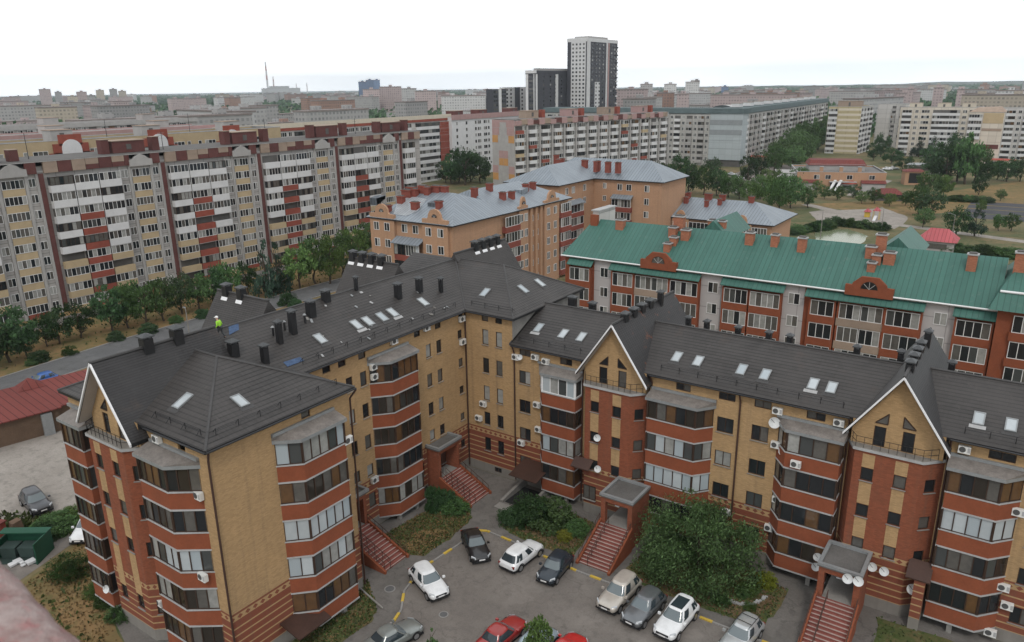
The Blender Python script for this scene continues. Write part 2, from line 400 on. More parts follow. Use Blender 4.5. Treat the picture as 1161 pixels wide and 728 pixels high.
def bay(parent, F, poly, levels, ph, gh, styles, canopy=True, rng=None, ctop=None, base_slab=True, split=.75):
    """stack of glazed balconies on a plan polyline [(u,o)...] that starts and ends on the wall"""
    rng = rng or rnd
    def P(q, z): return F(q[0], q[1], z)
    def grow(k):      # offset outward, crude: push o and spread ends
        uc = sum(p[0] for p in poly)/len(poly)
        return [(p[0]+(k if p[0] > uc else -k)*(1 if 0 < i < len(poly)-1 else 1.), p[1]+(k if 0 < i < len(poly)-1 else 0)) for i, p in enumerate(poly)]
    for i, zt in enumerate(levels):
        zb = zt-ph
        m = MB(); m.prism([tuple(P(q, 0))[:2] for q in poly], zb, zt, 'parapet_red'); b = m.build('balcony', parent)
        t = MB(); gq = [tuple(P(q, 0))[:2] for q in grow(.05)]
        t.prism(gq, zt-.002, zt+.09, 'trim_grey'); t.build('sill', b)
        t = MB(); t.prism([tuple(P(q, 0))[:2] for q in grow(.04)], zb-.07, zb+.05, 'trim_grey'); t.build('floor_slab', b)
        st = styles[i]
        if st == 'none': continue
        fm = 'window_white' if st in ('wdark', 'wlight') else 'window_brown'
        gms = {'dark': ['glass_dark']*3+['glass_wood'], 'wood': ['glass_dark', 'glass_wood', 'glass_wood'], 'light': ['glass_curtain']*3+['glass_sky'], 'sky': ['glass_sky'],
               'wdark': ['glass_dark', 'glass_dark', 'glass_curtain'], 'wlight': ['glass_curtain', 'glass_sky'], 'mix': ['glass_dark', 'glass_curtain', 'glass_wood']}[st]
        f = MB(); g = MB(); z0, z1 = zt+.09, zt+gh
        for a, bb in zip(poly, poly[1:]):
            A, B = P(a, 0), P(bb, 0); L = (B-A).length; n = max(1, round(L/split)); d = (B-A)/L; nr = Vector((d.y, -d.x, 0))
            ctr = P((sum(p[0] for p in poly)/len(poly), 0), 0)
            if nr.dot((A+B)/2-ctr) < 0: nr = -nr
            for k in range(n+1):
                c = A+d*L*k/n-nr*.06; w = .035 if 0 < k < n else .06
                f.hexa([c+d*x*w+nr*y*.045+Vector((0, 0, z)) for z in (z0, z1) for x, y in ((-1, -1), (1, -1), (1, 1), (-1, 1))], fm)
            for zz, hh in ((z0, .06), (z1-.08, .08)):
                f.hexa([q-nr*.06+nr*y*.04+Vector((0, 0, z)) for z in (zz, zz+hh) for q, y in ((A, -1), (B, -1), (B, 1), (A, 1))], fm)
            for k in range(n):
                p, q = A+d*L*(k+.02)/n-nr*.07, A+d*L*(k+.98)/n-nr*.07
                g.poly([p+Vector((0, 0, z0)), q+Vector((0, 0, z0)), q+Vector((0, 0, z1)), p+Vector((0, 0, z1))], rng.choice(gms))
        f.build('glazing', b); g.build('pane', b)
    if canopy:
        zt = levels[0]+gh; gp = grow(.16); c = MB()
        c.prism([tuple(P(q, 0))[:2] for q in gp], zt+.01, zt+.26, 'grey_metal')
        ip = [(p[0]*.55+(sum(q[0] for q in poly)/len(poly))*.45 if False else p[0], .02) for p in gp]
        inner = [(gp[0][0], .0)]+[(p[0], .30) for p in gp[1:-1]]+[(gp[-1][0], .0)]
        for i in range(len(gp)-1):
            a, b2, c2, d2 = gp[i], gp[i+1], inner[i+1], inner[i]
            c.poly([P(a, zt+.265), P(b2, zt+.265), P(c2, zt+.6), P(d2, zt+.6)], 'canopy_sheet')
        c.poly([P(q, zt+.6) for q in inner], 'canopy_sheet')
        # raised edge flashing along the wall
        c.fbox(F, gp[0][0], gp[-1][0], .003, .22, zt+.595, zt+.8, 'grey_metal')
        c.build('canopy', parent)
def hip_roof(x0, x1, y0, y1, ze, zr, axis, a0=None, a1=None, m='roof_tile', th=.22):
    """hip (or gable) roof on a rectangle; axis 'x' or 'y' is the ridge, a0 / a1 ridge ends (None = gable)"""
    mb = MB()
    if axis == 'x':
        yc = (y0+y1)/2; e0, e1 = (x0 if a0 is None else a0), (x1 if a1 is None else a1)
        r0, r1 = (e0, yc, zr), (e1, yc, zr); c = [(x0, y0, ze), (x1, y0, ze), (x1, y1, ze), (x0, y1, ze)]
        mb.poly([c[0], c[1], r1, r0], m); mb.poly([c[2], c[3], r0, r1], m); mb.poly([c[1], c[2], r1], m); mb.poly([c[3], c[0], r0], m)
    else:
        xc = (x0+x1)/2; e0, e1 = (y0 if a0 is None else a0), (y1 if a1 is None else a1)
        r0, r1 = (xc, e0, zr), (xc, e1, zr); c = [(x0, y0, ze), (x1, y0, ze), (x1, y1, ze), (x0, y1, ze)]
        mb.poly([c[1], c[2], r1, r0], m); mb.poly([c[3], c[0], r0, r1], m); mb.poly([c[0], c[1], r0], m); mb.poly([c[2], c[3], r1], m)
    b = [(p[0], p[1], ze-th) for p in c]
    for i in range(4):
        j = (i+1) % 4; mb.poly([c[i], b[i], b[j], c[j]], 'dark_metal')
    mb.poly(b[::-1], 'soffit')
    return mb, r0, r1, c
def caps(mb, pts, r=.11, m='ridge_cap'):
    for a, b in pts: mb.tube(a, b, r, m, n=6)
def frame_on(plane_, along):
    n = plane_[1]; u = Vector(along).normalized(); u = (u-n*u.dot(n)).normalized(); v = n.cross(u); return u, v, n
def skylight(parent, P, plane_, along, w=.85, l=1.5, flash=True, blind=True):
    w *= .86; l *= .84; u, v, n = frame_on(plane_, along)
    if v.z < 0: v, u = -v, -u
    def q(a, b, c): return P+u*a+v*b+n*c
    f = MB()
    for a0, a1, b0, b1 in ((-w/2, w/2, -l/2, -l/2+.09), (-w/2, w/2, l/2-.09, l/2), (-w/2, -w/2+.08, -l/2+.09, l/2-.09), (w/2-.08, w/2, -l/2+.09, l/2-.09)):
        f.hexa([q(a0, b0, -.03), q(a1, b0, -.03), q(a1, b1, -.03), q(a0, b1, -.03), q(a0, b0, .11), q(a1, b0, .11), q(a1, b1, .11), q(a0, b1, .11)], 'grey_metal')
    o = f.build('skylight', parent)
    g = MB(); g.poly([q(-w/2+.05, -l/2+.05, .08), q(w/2-.05, -l/2+.05, .08), q(w/2-.05, l/2-.05, .08), q(-w/2+.05, l/2-.05, .08)], 'glass_sky' if blind else 'glass_curtain'); g.build('pane', o)
    if flash:
        s = MB(); s.hexa([q(-w/2-.15, -l/2-.35, -.01), q(w/2+.15, -l/2-.35, -.01), q(w/2+.15, -l/2-.02, -.01), q(-w/2-.15, -l/2-.02, -.01),
                          q(-w/2-.15, -l/2-.35, .02), q(w/2+.15, -l/2-.35, .02), q(w/2+.15, -l/2-.02, .03), q(-w/2-.15, -l/2-.02, .03)], flash if isinstance(flash, str) else 'ridge_cap'); s.build('flashing', o)
    return o
def vent(parent, P, w=.9, d=.9, h=1.9, rot=0., flash=None, cap=True, m='dark_metal', slope=1.47):
    """dark sheet-metal chimney standing on a roof"""
    F = Fr(P.x, P.y, rot); w *= .68; d *= .68; h *= .85
    c = MB(); c.fbox(F, -w/2, w/2, -d/2, d/2, P.z-.7, P.z+h, m); o = c.build('chimney', parent)
    if cap:
        k = MB(); k.fbox(F, -w/2-.1, w/2+.1, -d/2-.1, d/2+.1, P.z+h+.12, P.z+h+.2, 'vent_cap')
        for sx in (-1, 1):
            for sy in (-1, 1): k.fbox(F, sx*w*.4-.03, sx*w*.4+.03, sy*d*.4-.03, sy*d*.4+.03, P.z+h-.002, P.z+h+.119, 'dark_metal')
        tp = [F(a, b, P.z+h+.201) for a, b in ((-w/2-.1, d/2+.1), (w/2+.1, d/2+.1), (w/2+.1, -d/2-.1), (-w/2-.1, -d/2-.1))]; ap = F(0, 0, P.z+h+.42)
        for i in range(4): k.poly([tp[i], tp[(i+1) % 4], ap], 'vent_cap')
        k.build('cap', o)
    if flash:
        s = MB()      # white skirt laid down both slopes below the stack
        for g_ in (-1, 1):
            a, b = w*.5, w*.5+.15; q = lambda u, v, e: F(u*g_, v, P.z-.15-slope*u+e)
            s.hexa([q(a, -d/2-.1, .02), q(b, -d/2-.1, .02), q(b, d/2+.1, .02), q(a, d/2+.1, .02), q(a, -d/2-.1, .12), q(b, -d/2-.1, .09), q(b, d/2+.1, .09), q(a, d/2+.1, .12)], flash)
        s.build_each('flashing', o)
    return o
def snow_guard(parent, A, B, n=Vector((0, 0, 1)), step=1.6):
    A, B = Vector(A), Vector(B); k = max(1, round((B-A).length/step)); g = MB(); up = Vector((0, 0, 1))
    for i in range(k+1):
        p = A.lerp(B, i/k); g.tube(p-up*.05, p+up*.48, .025, 'dark_metal', n=5)
        g.tube(p+up*.48, p+n.cross((B-A).normalized()).normalized()*.35+up*.1, .02, 'dark_metal', n=4)
    for h in (.25, .45): g.tube(A+up*h, B+up*h, .018, 'dark_metal', n=5)
    g.build('snow_guard', parent)
def pipe(parent, pts, m='brown_metal', r=.075):
    g = MB(); g.path([Vector(p) for p in pts], r, m, n=8); g.build('drainpipe', parent)

# ================================================================== the tall wing of the courtyard block
ZE = 17.5
bl = empty('apartment_building', (-6, -10, 0), label='taller tan brick wing with plain end wall and a worker on its dark roof', cat='apartment building')
FL = Fr(0, 0, 90)          # courtyard face, u = +y
FC = Fr(0, 0, 0)           # inner corner face, u = +x
FB = Fr(5.5, 0, 90)        # projecting end block, face to the yard
FE = Fr(0, -33, 0)         # gabled end
RW = [(14.05, 15.35), (11.05, 12.35), (8.05, 9.35), (5.35, 6.45)]       # window rows (sill, head)
SM = (16.55, 17.2)
holesL, winL = [], []
def addw(hl, wl, u0, u1, z0, z1, style='brown', nv=1, sill=True):
    hl.append((u0, u1, z0, z1)); wl.append((u0, u1, z0, z1, style, nv, sill))
for u in (-15.95, -14.3, -5.7, -4.15):
    for i, (a, b) in enumerate(RW): addw(holesL, winL, u-.37, u+.37, a, b+.03, 'brownlight' if (i+u) % 3 < 1 else 'brown')
    addw(holesL, winL, u-.42, u+.42, 2.2, 3.6)
for u in (-7.75,):
    for a, b in RW: addw(holesL, winL, u-.37, u+.37, a, b)
    addw(holesL, winL, u-.6, u+.6, 2.1, 3.5)
for i, (a, b) in enumerate(((14.6, 15.5), (11.6, 12.5), (8.65, 9.5), (5.7, 6.5))): addw(holesL, winL, -1.22, -.55, a, b)
addw(holesL, winL, -1.3, -.6, 2.6, 3.5)
for u in (-18.3, -16.6, -14.3, -7.2, -4.2): addw(holesL, winL, u-.42, u+.42, SM[0], SM[1], 'brown', 1, False)
addw(holesL, winL, -1.0, -.3, 16.3, 17.15, 'brown', 1, False)
for u in (-15.2, -7.4): addw(holesL, winL, u-.6, u+.6, .3, .85, 'brown', 2, False)
w_ = MB(); wall(w_, FL, -21.2, 0, 0, ZE-.15, holesL, 'tan_brick'); w_.build('wall', bl)
for u0, u1, z0, z1, st, nv, sl in winL: window(bl, FL, (u0+u1)/2, z0, u1-u0, z1-z0, st, nv, sill=sl)
holesC, winC = [], []
for u in (2.52, 4.18):
    for i, (a, b) in enumerate(RW): addw(holesC, winC, u-.38, u+.38, a+.1, b+.4, 'brown' if (i+int(u)) % 2 else 'brownlight')
    addw(holesC, winC, u-.38, u+.38, 2.5, 4.0)
    addw(holesC, winC, u-.4, u+.4, SM[0]+.05, SM[1], 'brown', 1, False)
addw(holesC, winC, 3.3, 4.2, .3, .85, 'brown', 2, False)
w_ = MB(); wall(w_, FC, 0.002, 5.8, 0, ZE-.15, holesC, 'tan_brick'); w_.build('wall', bl)
for u0, u1, z0, z1, st, nv, sl in winC: window(bl, FC, (u0+u1)/2, z0, u1-u0, z1-z0, st, nv, sill=sl)
# side of the corner above the lower roof, rear walls
w_ = MB(); w_.poly([(5.8, 0, 0), (5.8, 13, 0), (5.8, 13, ZE-.15), (5.8, 0, ZE-.15)], 'concrete'); w_.build('wall', bl)
w_ = MB(); w_.poly([(5.8, 13, 0), (-12, 13, 0), (-12, 13, ZE-.15), (5.8, 13, ZE-.15)], 'tan_brick_plain')
w_.poly([(-12, 13, 0), (-12, -33, 0), (-12, -33, ZE-.15), (-12, 13, ZE-.15)], 'tan_brick_plain'); w_.build('wall', bl)
# projecting block: plain brick wall with one balcony stack
hB, wB = [], []
addw(hB, wB, -25.6, -24.8, 16.55, 17.1, 'brown', 1, False)
w_ = MB(); wall(w_, FB, -33, -21.2, 0, ZE-.15, hB, 'tan_brick'); w_.poly([(5.5, -21.2, 0), (0, -21.2, 0), (0, -21.2, ZE-.15), (5.5, -21.2, ZE-.15)], 'tan_brick')
w_.build('wall', bl)
for u0, u1, z0, z1, st, nv, sl in wB: window(bl, FB, (u0+u1)/2, z0, u1-u0, z1-z0, st, nv, sill=sl)
hE, wE = [], []
addw(hE, wE, 2.2, 3.0, 16.45, 17.0, 'brown', 1, False)
w_ = MB(); wall(w_, FE, -12, 5.5, 0, ZE-.15, hE, 'tan_brick'); w_.build('wall', bl)
# balcony stacks
LV = [13.95, 10.95, 7.95, 4.95, 1.95]
r3 = random.Random(3)
bay(bl, FL, [(-13.6, 0), (-12.1, 1.3), (-8.75, 1.3), (-8.75, 0)], LV, 1.25, 1.75, ['wood', 'wood', 'wood', 'dark', 'mix'], rng=r3)
bay(bl, FB, [(-28.1, 0), (-26.8, 1.3), (-22.9, 1.3), (-22.9, 0)], LV, 1.25, 1.75, ['light', 'dark', 'sky', 'light', 'wood'], rng=r3)
bay(bl, FE, [(-.75, 0), (-.75, 1.3), (2.45, 1.3), (4.3, 0)], LV, 1.25, 1.75, ['wood', 'dark', 'light', 'mix', 'wood'], rng=r3)
bay(bl, FE, [(-11.7, 0), (-10.9, 1.3), (-8.0, 1.3), (-8.0, 0)], LV, 1.25, 1.75, ['dark', 'mix', 'dark', 'dark', 'dark'], rng=r3)
p_ = MB()
for x, y in ((1.0, -9.6), (1.0, -12.0)): p_.box(x-.17, x+.17, y-.17, y+.17, 0, .64, 'concrete')
p_.build_each('pillar', bl)
p_ = MB(); p_.box(6.3, 6.64, -24.4, -24.06, 0, .64, 'concrete'); p_.build('pillar', bl)

# gabled stair towers -------------------------------------------------
def tower(parent, F, uc, ztop, zpk, back, rows, half=3.2, front=1.2, styles=None, gable_o=.46, door=True):
    """half-octagon brick bay with a terrace, and a steep gable behind it. u centre, back = depth of the cross roof"""
    a, b = uc-2.75, uc+1.75; L, Rr = uc-half+.0, uc+half
    a, b = uc-2.55, uc+1.9
    A, B = (L, 0.), (a, front); Cc, D = (b, front), (Rr, 0.)
    cols = (uc-1.55, uc+.65)
    holes, wins = [], []
    for c in cols:
        for (z0, z1) in rows: addw(holes, wins, c-.42, c+.42, z0, z1, 'brown', 1, True)
    w = MB()
    # front with tan panels between the windows of each column
    hol2 = holes[:]
    wall(w, Fr(*F(0, front, 0)[:2], F.deg), a, b, 0, ztop, holes, 'red_brick_base')
    pn = MB()
    for c in cols:
        zz = [rows[0][0]+5]+[0]
        stack = sorted(rows, reverse=True); tops = [ztop-.35]+[r[0]-.12 for r in stack]
        for k in range(len(stack)): pn.fbox(F, c-.42, c+.42, front-.05, front+.012, stack[k][1]+.03, tops[k], 'tan_brick_plain')
    # chamfers
    def side(P, Q, win):
        P3, Q3 = F(P[0], P[1], 0), F(Q[0], Q[1], 0); d = Q3-P3; deg = math.degrees(math.atan2(d.y, d.x)); f2 = Fr(P3.x, P3.y, deg); Ln = d.length
        hs, ws = [], []
        if win:
            for (z0, z1) in rows: addw(hs, ws, Ln*.5-.42, Ln*.5+.42, z0, z1)
        wall(w, f2, 0, Ln, 0, ztop, hs, 'red_brick_base')
        for u0, u1, z0, z1, st, nv, sl in ws: window(parent, f2, (u0+u1)/2, z0, u1-u0, z1-z0, st, nv)
    side(A, B, False); side(Cc, D, True)
    wo = w.build('tower_wall', parent); pn.build_each('panel', wo)
    fw = Fr(*F(0, front, 0)[:2], F.deg)
    for u0, u1, z0, z1, st, nv, sl in wins: window(parent, fw, (u0+u1)/2, z0, u1-u0, z1-z0, st, nv)
    # terrace floor, cornice and railing
    t = MB(); pts = [tuple(F(*q, 0))[:2] for q in ((L-.1, .003), (a-.12, front+.14), (b+.12, front+.14), (Rr+.1, .003))]
    t.prism(pts, ztop-.12, ztop+.1, 'trim_grey', 'concrete'); to = t.build('terrace', parent)
    rl = MB(); ring = [F(L, .1, 0), F(a, front, 0), F(b, front, 0), F(Rr, .1, 0)]
    for p, q in zip(ring, ring[1:]):
        k = max(1, round((q-p).length/.55))
        for i in range(k+1):
            c = p.lerp(q, i/k); rl.tube(c+Vector((0, 0, ztop+.1)), c+Vector((0, 0, ztop+.95)), .022, 'dark_metal', n=4)
        for h in (.5, .93): rl.tube(p+Vector((0, 0, ztop+h)), q+Vector((0, 0, ztop+h)), .022, 'dark_metal', n=4)
    rl.build('railing', to)
    # gable wall
    zf = zpk-4.85; k = (zpk-zf)/3.3
    g = MB(); o = gable_o
    dz0, dz1 = ztop+.12, ztop+1.7
    doors = [(uc-1.55, uc-.75), (uc+.35, uc+1.15)]
    pg = [(-3.05, ztop+.1), (3.05, ztop+.1), (3.05, zf+.2), (0, zpk-.35), (-3.05, zf+.2)]
    # wall with door openings up to the door heads, gable triangle above with two triangular lights
    wall(g, Fr(*F(0, o, 0)[:2], F.deg), uc-3.05, uc+3.05, ztop+.1, dz1+.25, [(d0, d1, dz0, dz1) for d0, d1 in doors], 'tan_brick_plain')
    zz = dz1+.25; hw = min(3.05, (zpk-.3-zz)/k)
    g.poly([F(uc-3.05 if zz < zf+.2 else uc-hw, o, zz), F(uc+(3.05 if zz < zf+.2 else hw), o, zz), F(uc, o, zpk-.2)], 'tan_brick_plain')
    g.poly([F(uc-3.05, o, ztop), F(uc-3.05, -.5, ztop), F(uc-3.05, -.5, zf+.3), F(uc-3.05, o, zf+.3)], 'tan_brick_plain')
    g.poly([F(uc+3.05, o, ztop), F(uc+3.05, -.5, ztop), F(uc+3.05, -.5, zf+.3), F(uc+3.05, o, zf+.3)], 'tan_brick_plain')
    go = g.build('gable_wall', parent)
    for d0, d1 in doors:
        window(parent, F, (d0+d1)/2, dz0, d1-d0, dz1-dz0, 'brown', 1, o=o-.11, sill=False)
    tr = MB(); e = o+.025
    for (q0, q1, apex) in ((doors[0][0]+.02, doors[0][1]+.05, doors[0][1]+.05), (doors[1][0]-.05, doors[1][1]+.0, doors[1][0]-.05)):
        p3 = [F(q0, e, zz+.02), F(q1, e, zz+.02), F(apex, e, zz+.85)]
        tr.poly(p3, 'glass_dark')
        for i in range(3): tr.tube(p3[i], p3[(i+1) % 3], .045, 'window_brown', n=4)
    tr.build_each('gable_window', go, 27)
    # steep cross roof
    rf = MB(); ov = 3.45; zo = zpk-k*ov; f0 = front+.1
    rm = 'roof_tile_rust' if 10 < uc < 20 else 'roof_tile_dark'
    for s in (-1, 1):
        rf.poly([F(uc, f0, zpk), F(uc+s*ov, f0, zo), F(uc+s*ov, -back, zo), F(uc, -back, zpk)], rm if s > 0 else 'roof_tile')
        rf.poly([F(uc, f0, zpk-.24), F(uc+s*ov, f0, zo-.24), F(uc+s*ov, -back, zo-.24), F(uc, -back, zpk-.24)], 'soffit')
        rf.poly([F(uc+s*ov, f0, zo), F(uc+s*ov, f0, zo-.24), F(uc+s*ov, -back, zo-.24), F(uc+s*ov, -back, zo)], 'dark_metal')
    rf.poly([F(uc, -back, zpk), F(uc-ov, -back, zo), F(uc+ov, -back, zo)], 'tan_brick_plain')
    ro = rf.build('tower_roof', parent)
    vb = MB()
    for s in (-1, 1):
        P0, P1 = F(uc, f0+.003, zpk+.03), F(uc+s*(ov+.05), f0+.003, zo+.03)
        q0, q1 = F(uc, f0+.12, zpk+.03), F(uc+s*(ov+.05), f0+.12, zo+.03); dn = Vector((0, 0, -.2))
        vb.hexa([P0+dn, P1+dn, q1+dn, q0+dn, P0, P1, q1, q0], 'white_trim')
    vb.build('verge_board', ro)
    rc = MB(); rc.tube(F(uc, f0+.1, zpk+.02), F(uc, -back, zpk+.02), .11, 'ridge_cap', n=6); rc.build('ridge_cap', ro)
    return ro
TR = [(13.1, 14.2), (10.1, 11.2), (7.1, 8.2), (4.9-.0, 5.9)]
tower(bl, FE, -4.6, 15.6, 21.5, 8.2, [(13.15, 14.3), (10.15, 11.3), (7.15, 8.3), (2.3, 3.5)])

# roofs ----------------------------------------------------------------
ZR = 20.75
mb, r0, r1, c = hip_roof(-12.4, .4, -27.1, 13.4, ZE, ZR, 'y', -27.1, 6.6)
mb.build('roof', bl)
mb, q0, q1, c2 = hip_roof(-12.35, 6.2, -.4, 13.35, ZE+.004, ZR+.003, 'x', -12.35, .3, th=.218)
caps(mb, [((6.2, -.4, ZE), (.3, 6.48, ZR)), ((6.2, 13.35, ZE), (.3, 6.48, ZR)), ((-6, 6.48, ZR), (.3, 6.48, ZR)), ((.35, -.35, ZE+.02), (-6, 6.2, ZR))], r=.09)
mb.build('roof', bl)
mb, s0, s1, c3 = hip_roof(-12.38, 5.95, -33.42, -20.82, ZE+.008, 20.42, 'x', -5.2, -1.3, th=.222)
caps(mb, [((5.95, -33.42, ZE), (-1.3, -27.12, 20.42)), ((5.95, -20.82, ZE), (-1.3, -27.12, 20.42)), ((-1.3, -27.12, 20.42), (-6, -27.12, 20.42)), ((-12.38, -33.42, ZE), (-5.2, -27.12, 20.42)),
          ((-6, -26, ZR), (-6, 6.6, ZR))], r=.1)
mb.build('roof', bl)
gt = MB()
gt.path([(.5, -20.8, ZE-.1), (.5, -.5, ZE-.1), (6.25, -.5, ZE-.1)], .07, 'dark_metal'); gt.path([(6.05, -20.8, ZE-.1), (6.05, -33.5, ZE-.1), (-.8, -33.5, ZE-.1)], .07, 'dark_metal')
gt.build('gutter', bl)
PLF = plane((.4, -20, ZE), (.4, 0, ZE), (-6, 0, ZR))                      # yard slope of the long roof
PCF = plane((0, -.4, ZE), (6, -.4, ZE), (0, 6.48, ZR))                    # front slope of the corner
PHE = plane((6.2, -.4, ZE), (6.2, 13.4, ZE), (.3, 6.48, ZR))              # hip end over the lower wing
PB1 = plane((5.95, -33.42, ZE), (5.95, -20.82, ZE), (-1.3, -27.12, 20.42))
PB2 = plane((5.95, -33.42, ZE), (-12, -33.42, ZE), (-1.3, -27.12, 20.42))
for x, y in ((362.9, 384.4), (404, 368.5), (417, 364.6), (433, 359.7), (445, 354.7), (479.6, 342.6)):
    skylight(bl, hit(x, y, PLF), PLF, (0, 1, 0), .9, 1.45, 'trim_grey' if x in (404, 445) else 'ridge_cap')
skylight(bl, hit(550, 332, PCF), PCF, (1, 0, 0)); 
for x, y in ((593, 328), (612, 321)): skylight(bl, hit(x, y, PHE), PHE, (0, 1, 0))
skylight(bl, hit(272, 455, PB1), PB1, (0, 1, 0)); skylight(bl, hit(207.5, 455, PB2), PB2, (1, 0, 0), .9, 1.7)
for x, y, w, h in ((317.5, 388.5, .75, 2.2), (332.6, 377.5, .9, 2.4), (353, 358, 1.15, 1.6), (369.7, 341, 1.1, 1.1), (404, 329, .5, 1.5), (451.6, 337.7, 1., 1.7), (475.5, 330.8, .95, 1.7), (500, 331, .6, 1.7), (265.3, 402.6, 1.15, 1.3), (301, 411, .85, 1.7)):
    vent(bl, hit(x, y, PLF), w*.82, w*.82, h*.86)
for x, y in ((323, 374), (310, 380.5), (346, 366)): 
    p = hit(x, y, PLF); g = MB(); g.tube(p-Vector((0, 0, .2)), p+Vector((0, 0, .7)), .09, 'dark_metal'); g.tube(p+Vector((0, 0, .7)), p+Vector((0, 0, .82)), .17, 'grey_metal', .05); g.build('vent_pipe', bl)
snow_guard(bl, (-.35, -20.3, ZE+.4), (-.35, -1.0, ZE+.4)); snow_guard(bl, (.6, .35, ZE+.38), (5.6, .35, ZE+.38))
snow_guard(bl, (5.1, -32.0, ZE+.33), (5.1, -21.8, ZE+.33)); snow_guard(bl, (4.4, -32.6, ZE+.36), (-.6, -32.6, ZE+.36))
scr = MB(); rs_ = random.Random(21)
for i in range(24):
    q = hit(rs_.uniform(300, 510), 0, PLF) if False else Vector((-.4-rs_.random()**1.5*5.2, rs_.uniform(-20, -1), 0)); q.z = ZE+(.4-q.x)/6.4*(ZR-ZE)+.03; s_ = rs_.uniform(.04, .11)
    a = rs_.uniform(0, 3); d_ = Vector((math.cos(a), math.sin(a), -math.cos(a)*.5))*s_*rs_.uniform(1, 2.4); e_ = Vector((-math.sin(a), math.cos(a), math.sin(a)*.5))*s_
    scr.hexa([q-d_-e_, q+d_-e_, q+d_+e_, q-d_+e_]+[v+Vector((0, 0, .05)) for v in (q-d_-e_, q+d_-e_, q+d_+e_, q-d_+e_)], ('trim_grey', 'concrete', 'grey_metal')[i % 3])
scr.build('debris', kind='stuff')
# gables of the garden side with chimneys on their ridges
def rear_gable(parent, F, uc, out, zpk, back, us):
    rf = MB(); k = 4.85/3.3; ov = 3.45; zo = zpk-k*ov
    for s in (-1, 1):
        rf.poly([F(uc, out, zpk), F(uc+s*ov, out, zo), F(uc+s*ov, -back, zo), F(uc, -back, zpk)], 'roof_tile')
        rf.poly([F(uc+s*ov, out, zo), F(uc+s*ov, out, zo-.24), F(uc+s*ov, -back, zo-.24), F(uc+s*ov, -back, zo)], 'dark_metal')
    rf.poly([F(uc, out-.3, zpk-.05), F(uc-ov, out-.3, zo), F(uc+ov, out-.3, zo)], 'tan_brick_plain'); rf.poly([F(uc, -back, zpk), F(uc-ov, -back, zo), F(uc+ov, -back, zo)], 'roof_tile')
    rf.tube(F(uc, out, zpk+.02), F(uc, -back, zpk+.02), .11, 'ridge_cap', n=6)
    o = rf.build('tower_roof', parent)
    t = MB(); t.prism([tuple(F(*q, 0))[:2] for q in ((uc-3.2, 0), (uc-2, out-1.), (uc+2, out-1.), (uc+3.2, 0))], 0, zo+.3, 'red_brick'); t.build('tower_wall', parent)
    for u in us: vent(parent, F(uc, u, zpk+.1), .95, .95, .5, F.deg, 'white_trim')
FR = Fr(-12, 0, -90)       # garden side, u = -y
rear_gable(bl, FR, 17.6, 2.6, 21.4, 4.6, (-.9, 1.2)); rear_gable(bl, FR, 1.3, 2.6, 21.4, 4.6, (-2.2, -.8, .6, 2.0))
FT = Fr(0, 13, 180)
rear_gable(bl, FT, 5.9, 2.6, 21.4, 7.2, (-3.4, -2.0, -.6, .8))
for u in (-2.4, -6.4): pass
for p in ((166, 391), (200, 379)):
    q = PX(*p, -4.6); vent(bl, Vector((-4.6, q.y, 21.5)), 1.05, 1.05, .7, 0, 'white_trim')
# drainpipes
pipe(bl, [(.12, -.14, ZE-.3), (.12, -.14, .3)]); pipe(bl, [(5.75, -33.1, ZE-.3), (5.6, -33.1, 16.6), (5.6, -33.1, .3)]); pipe(bl, [(6.0, -20.75, ZE-.2), (5.6, -21.08, 16.6), (5.6, -21.08, .3)], 'brown_metal')
pipe(bl, [(-1.25, -33.1, 15.4), (-1.25, -33.1, .3)])
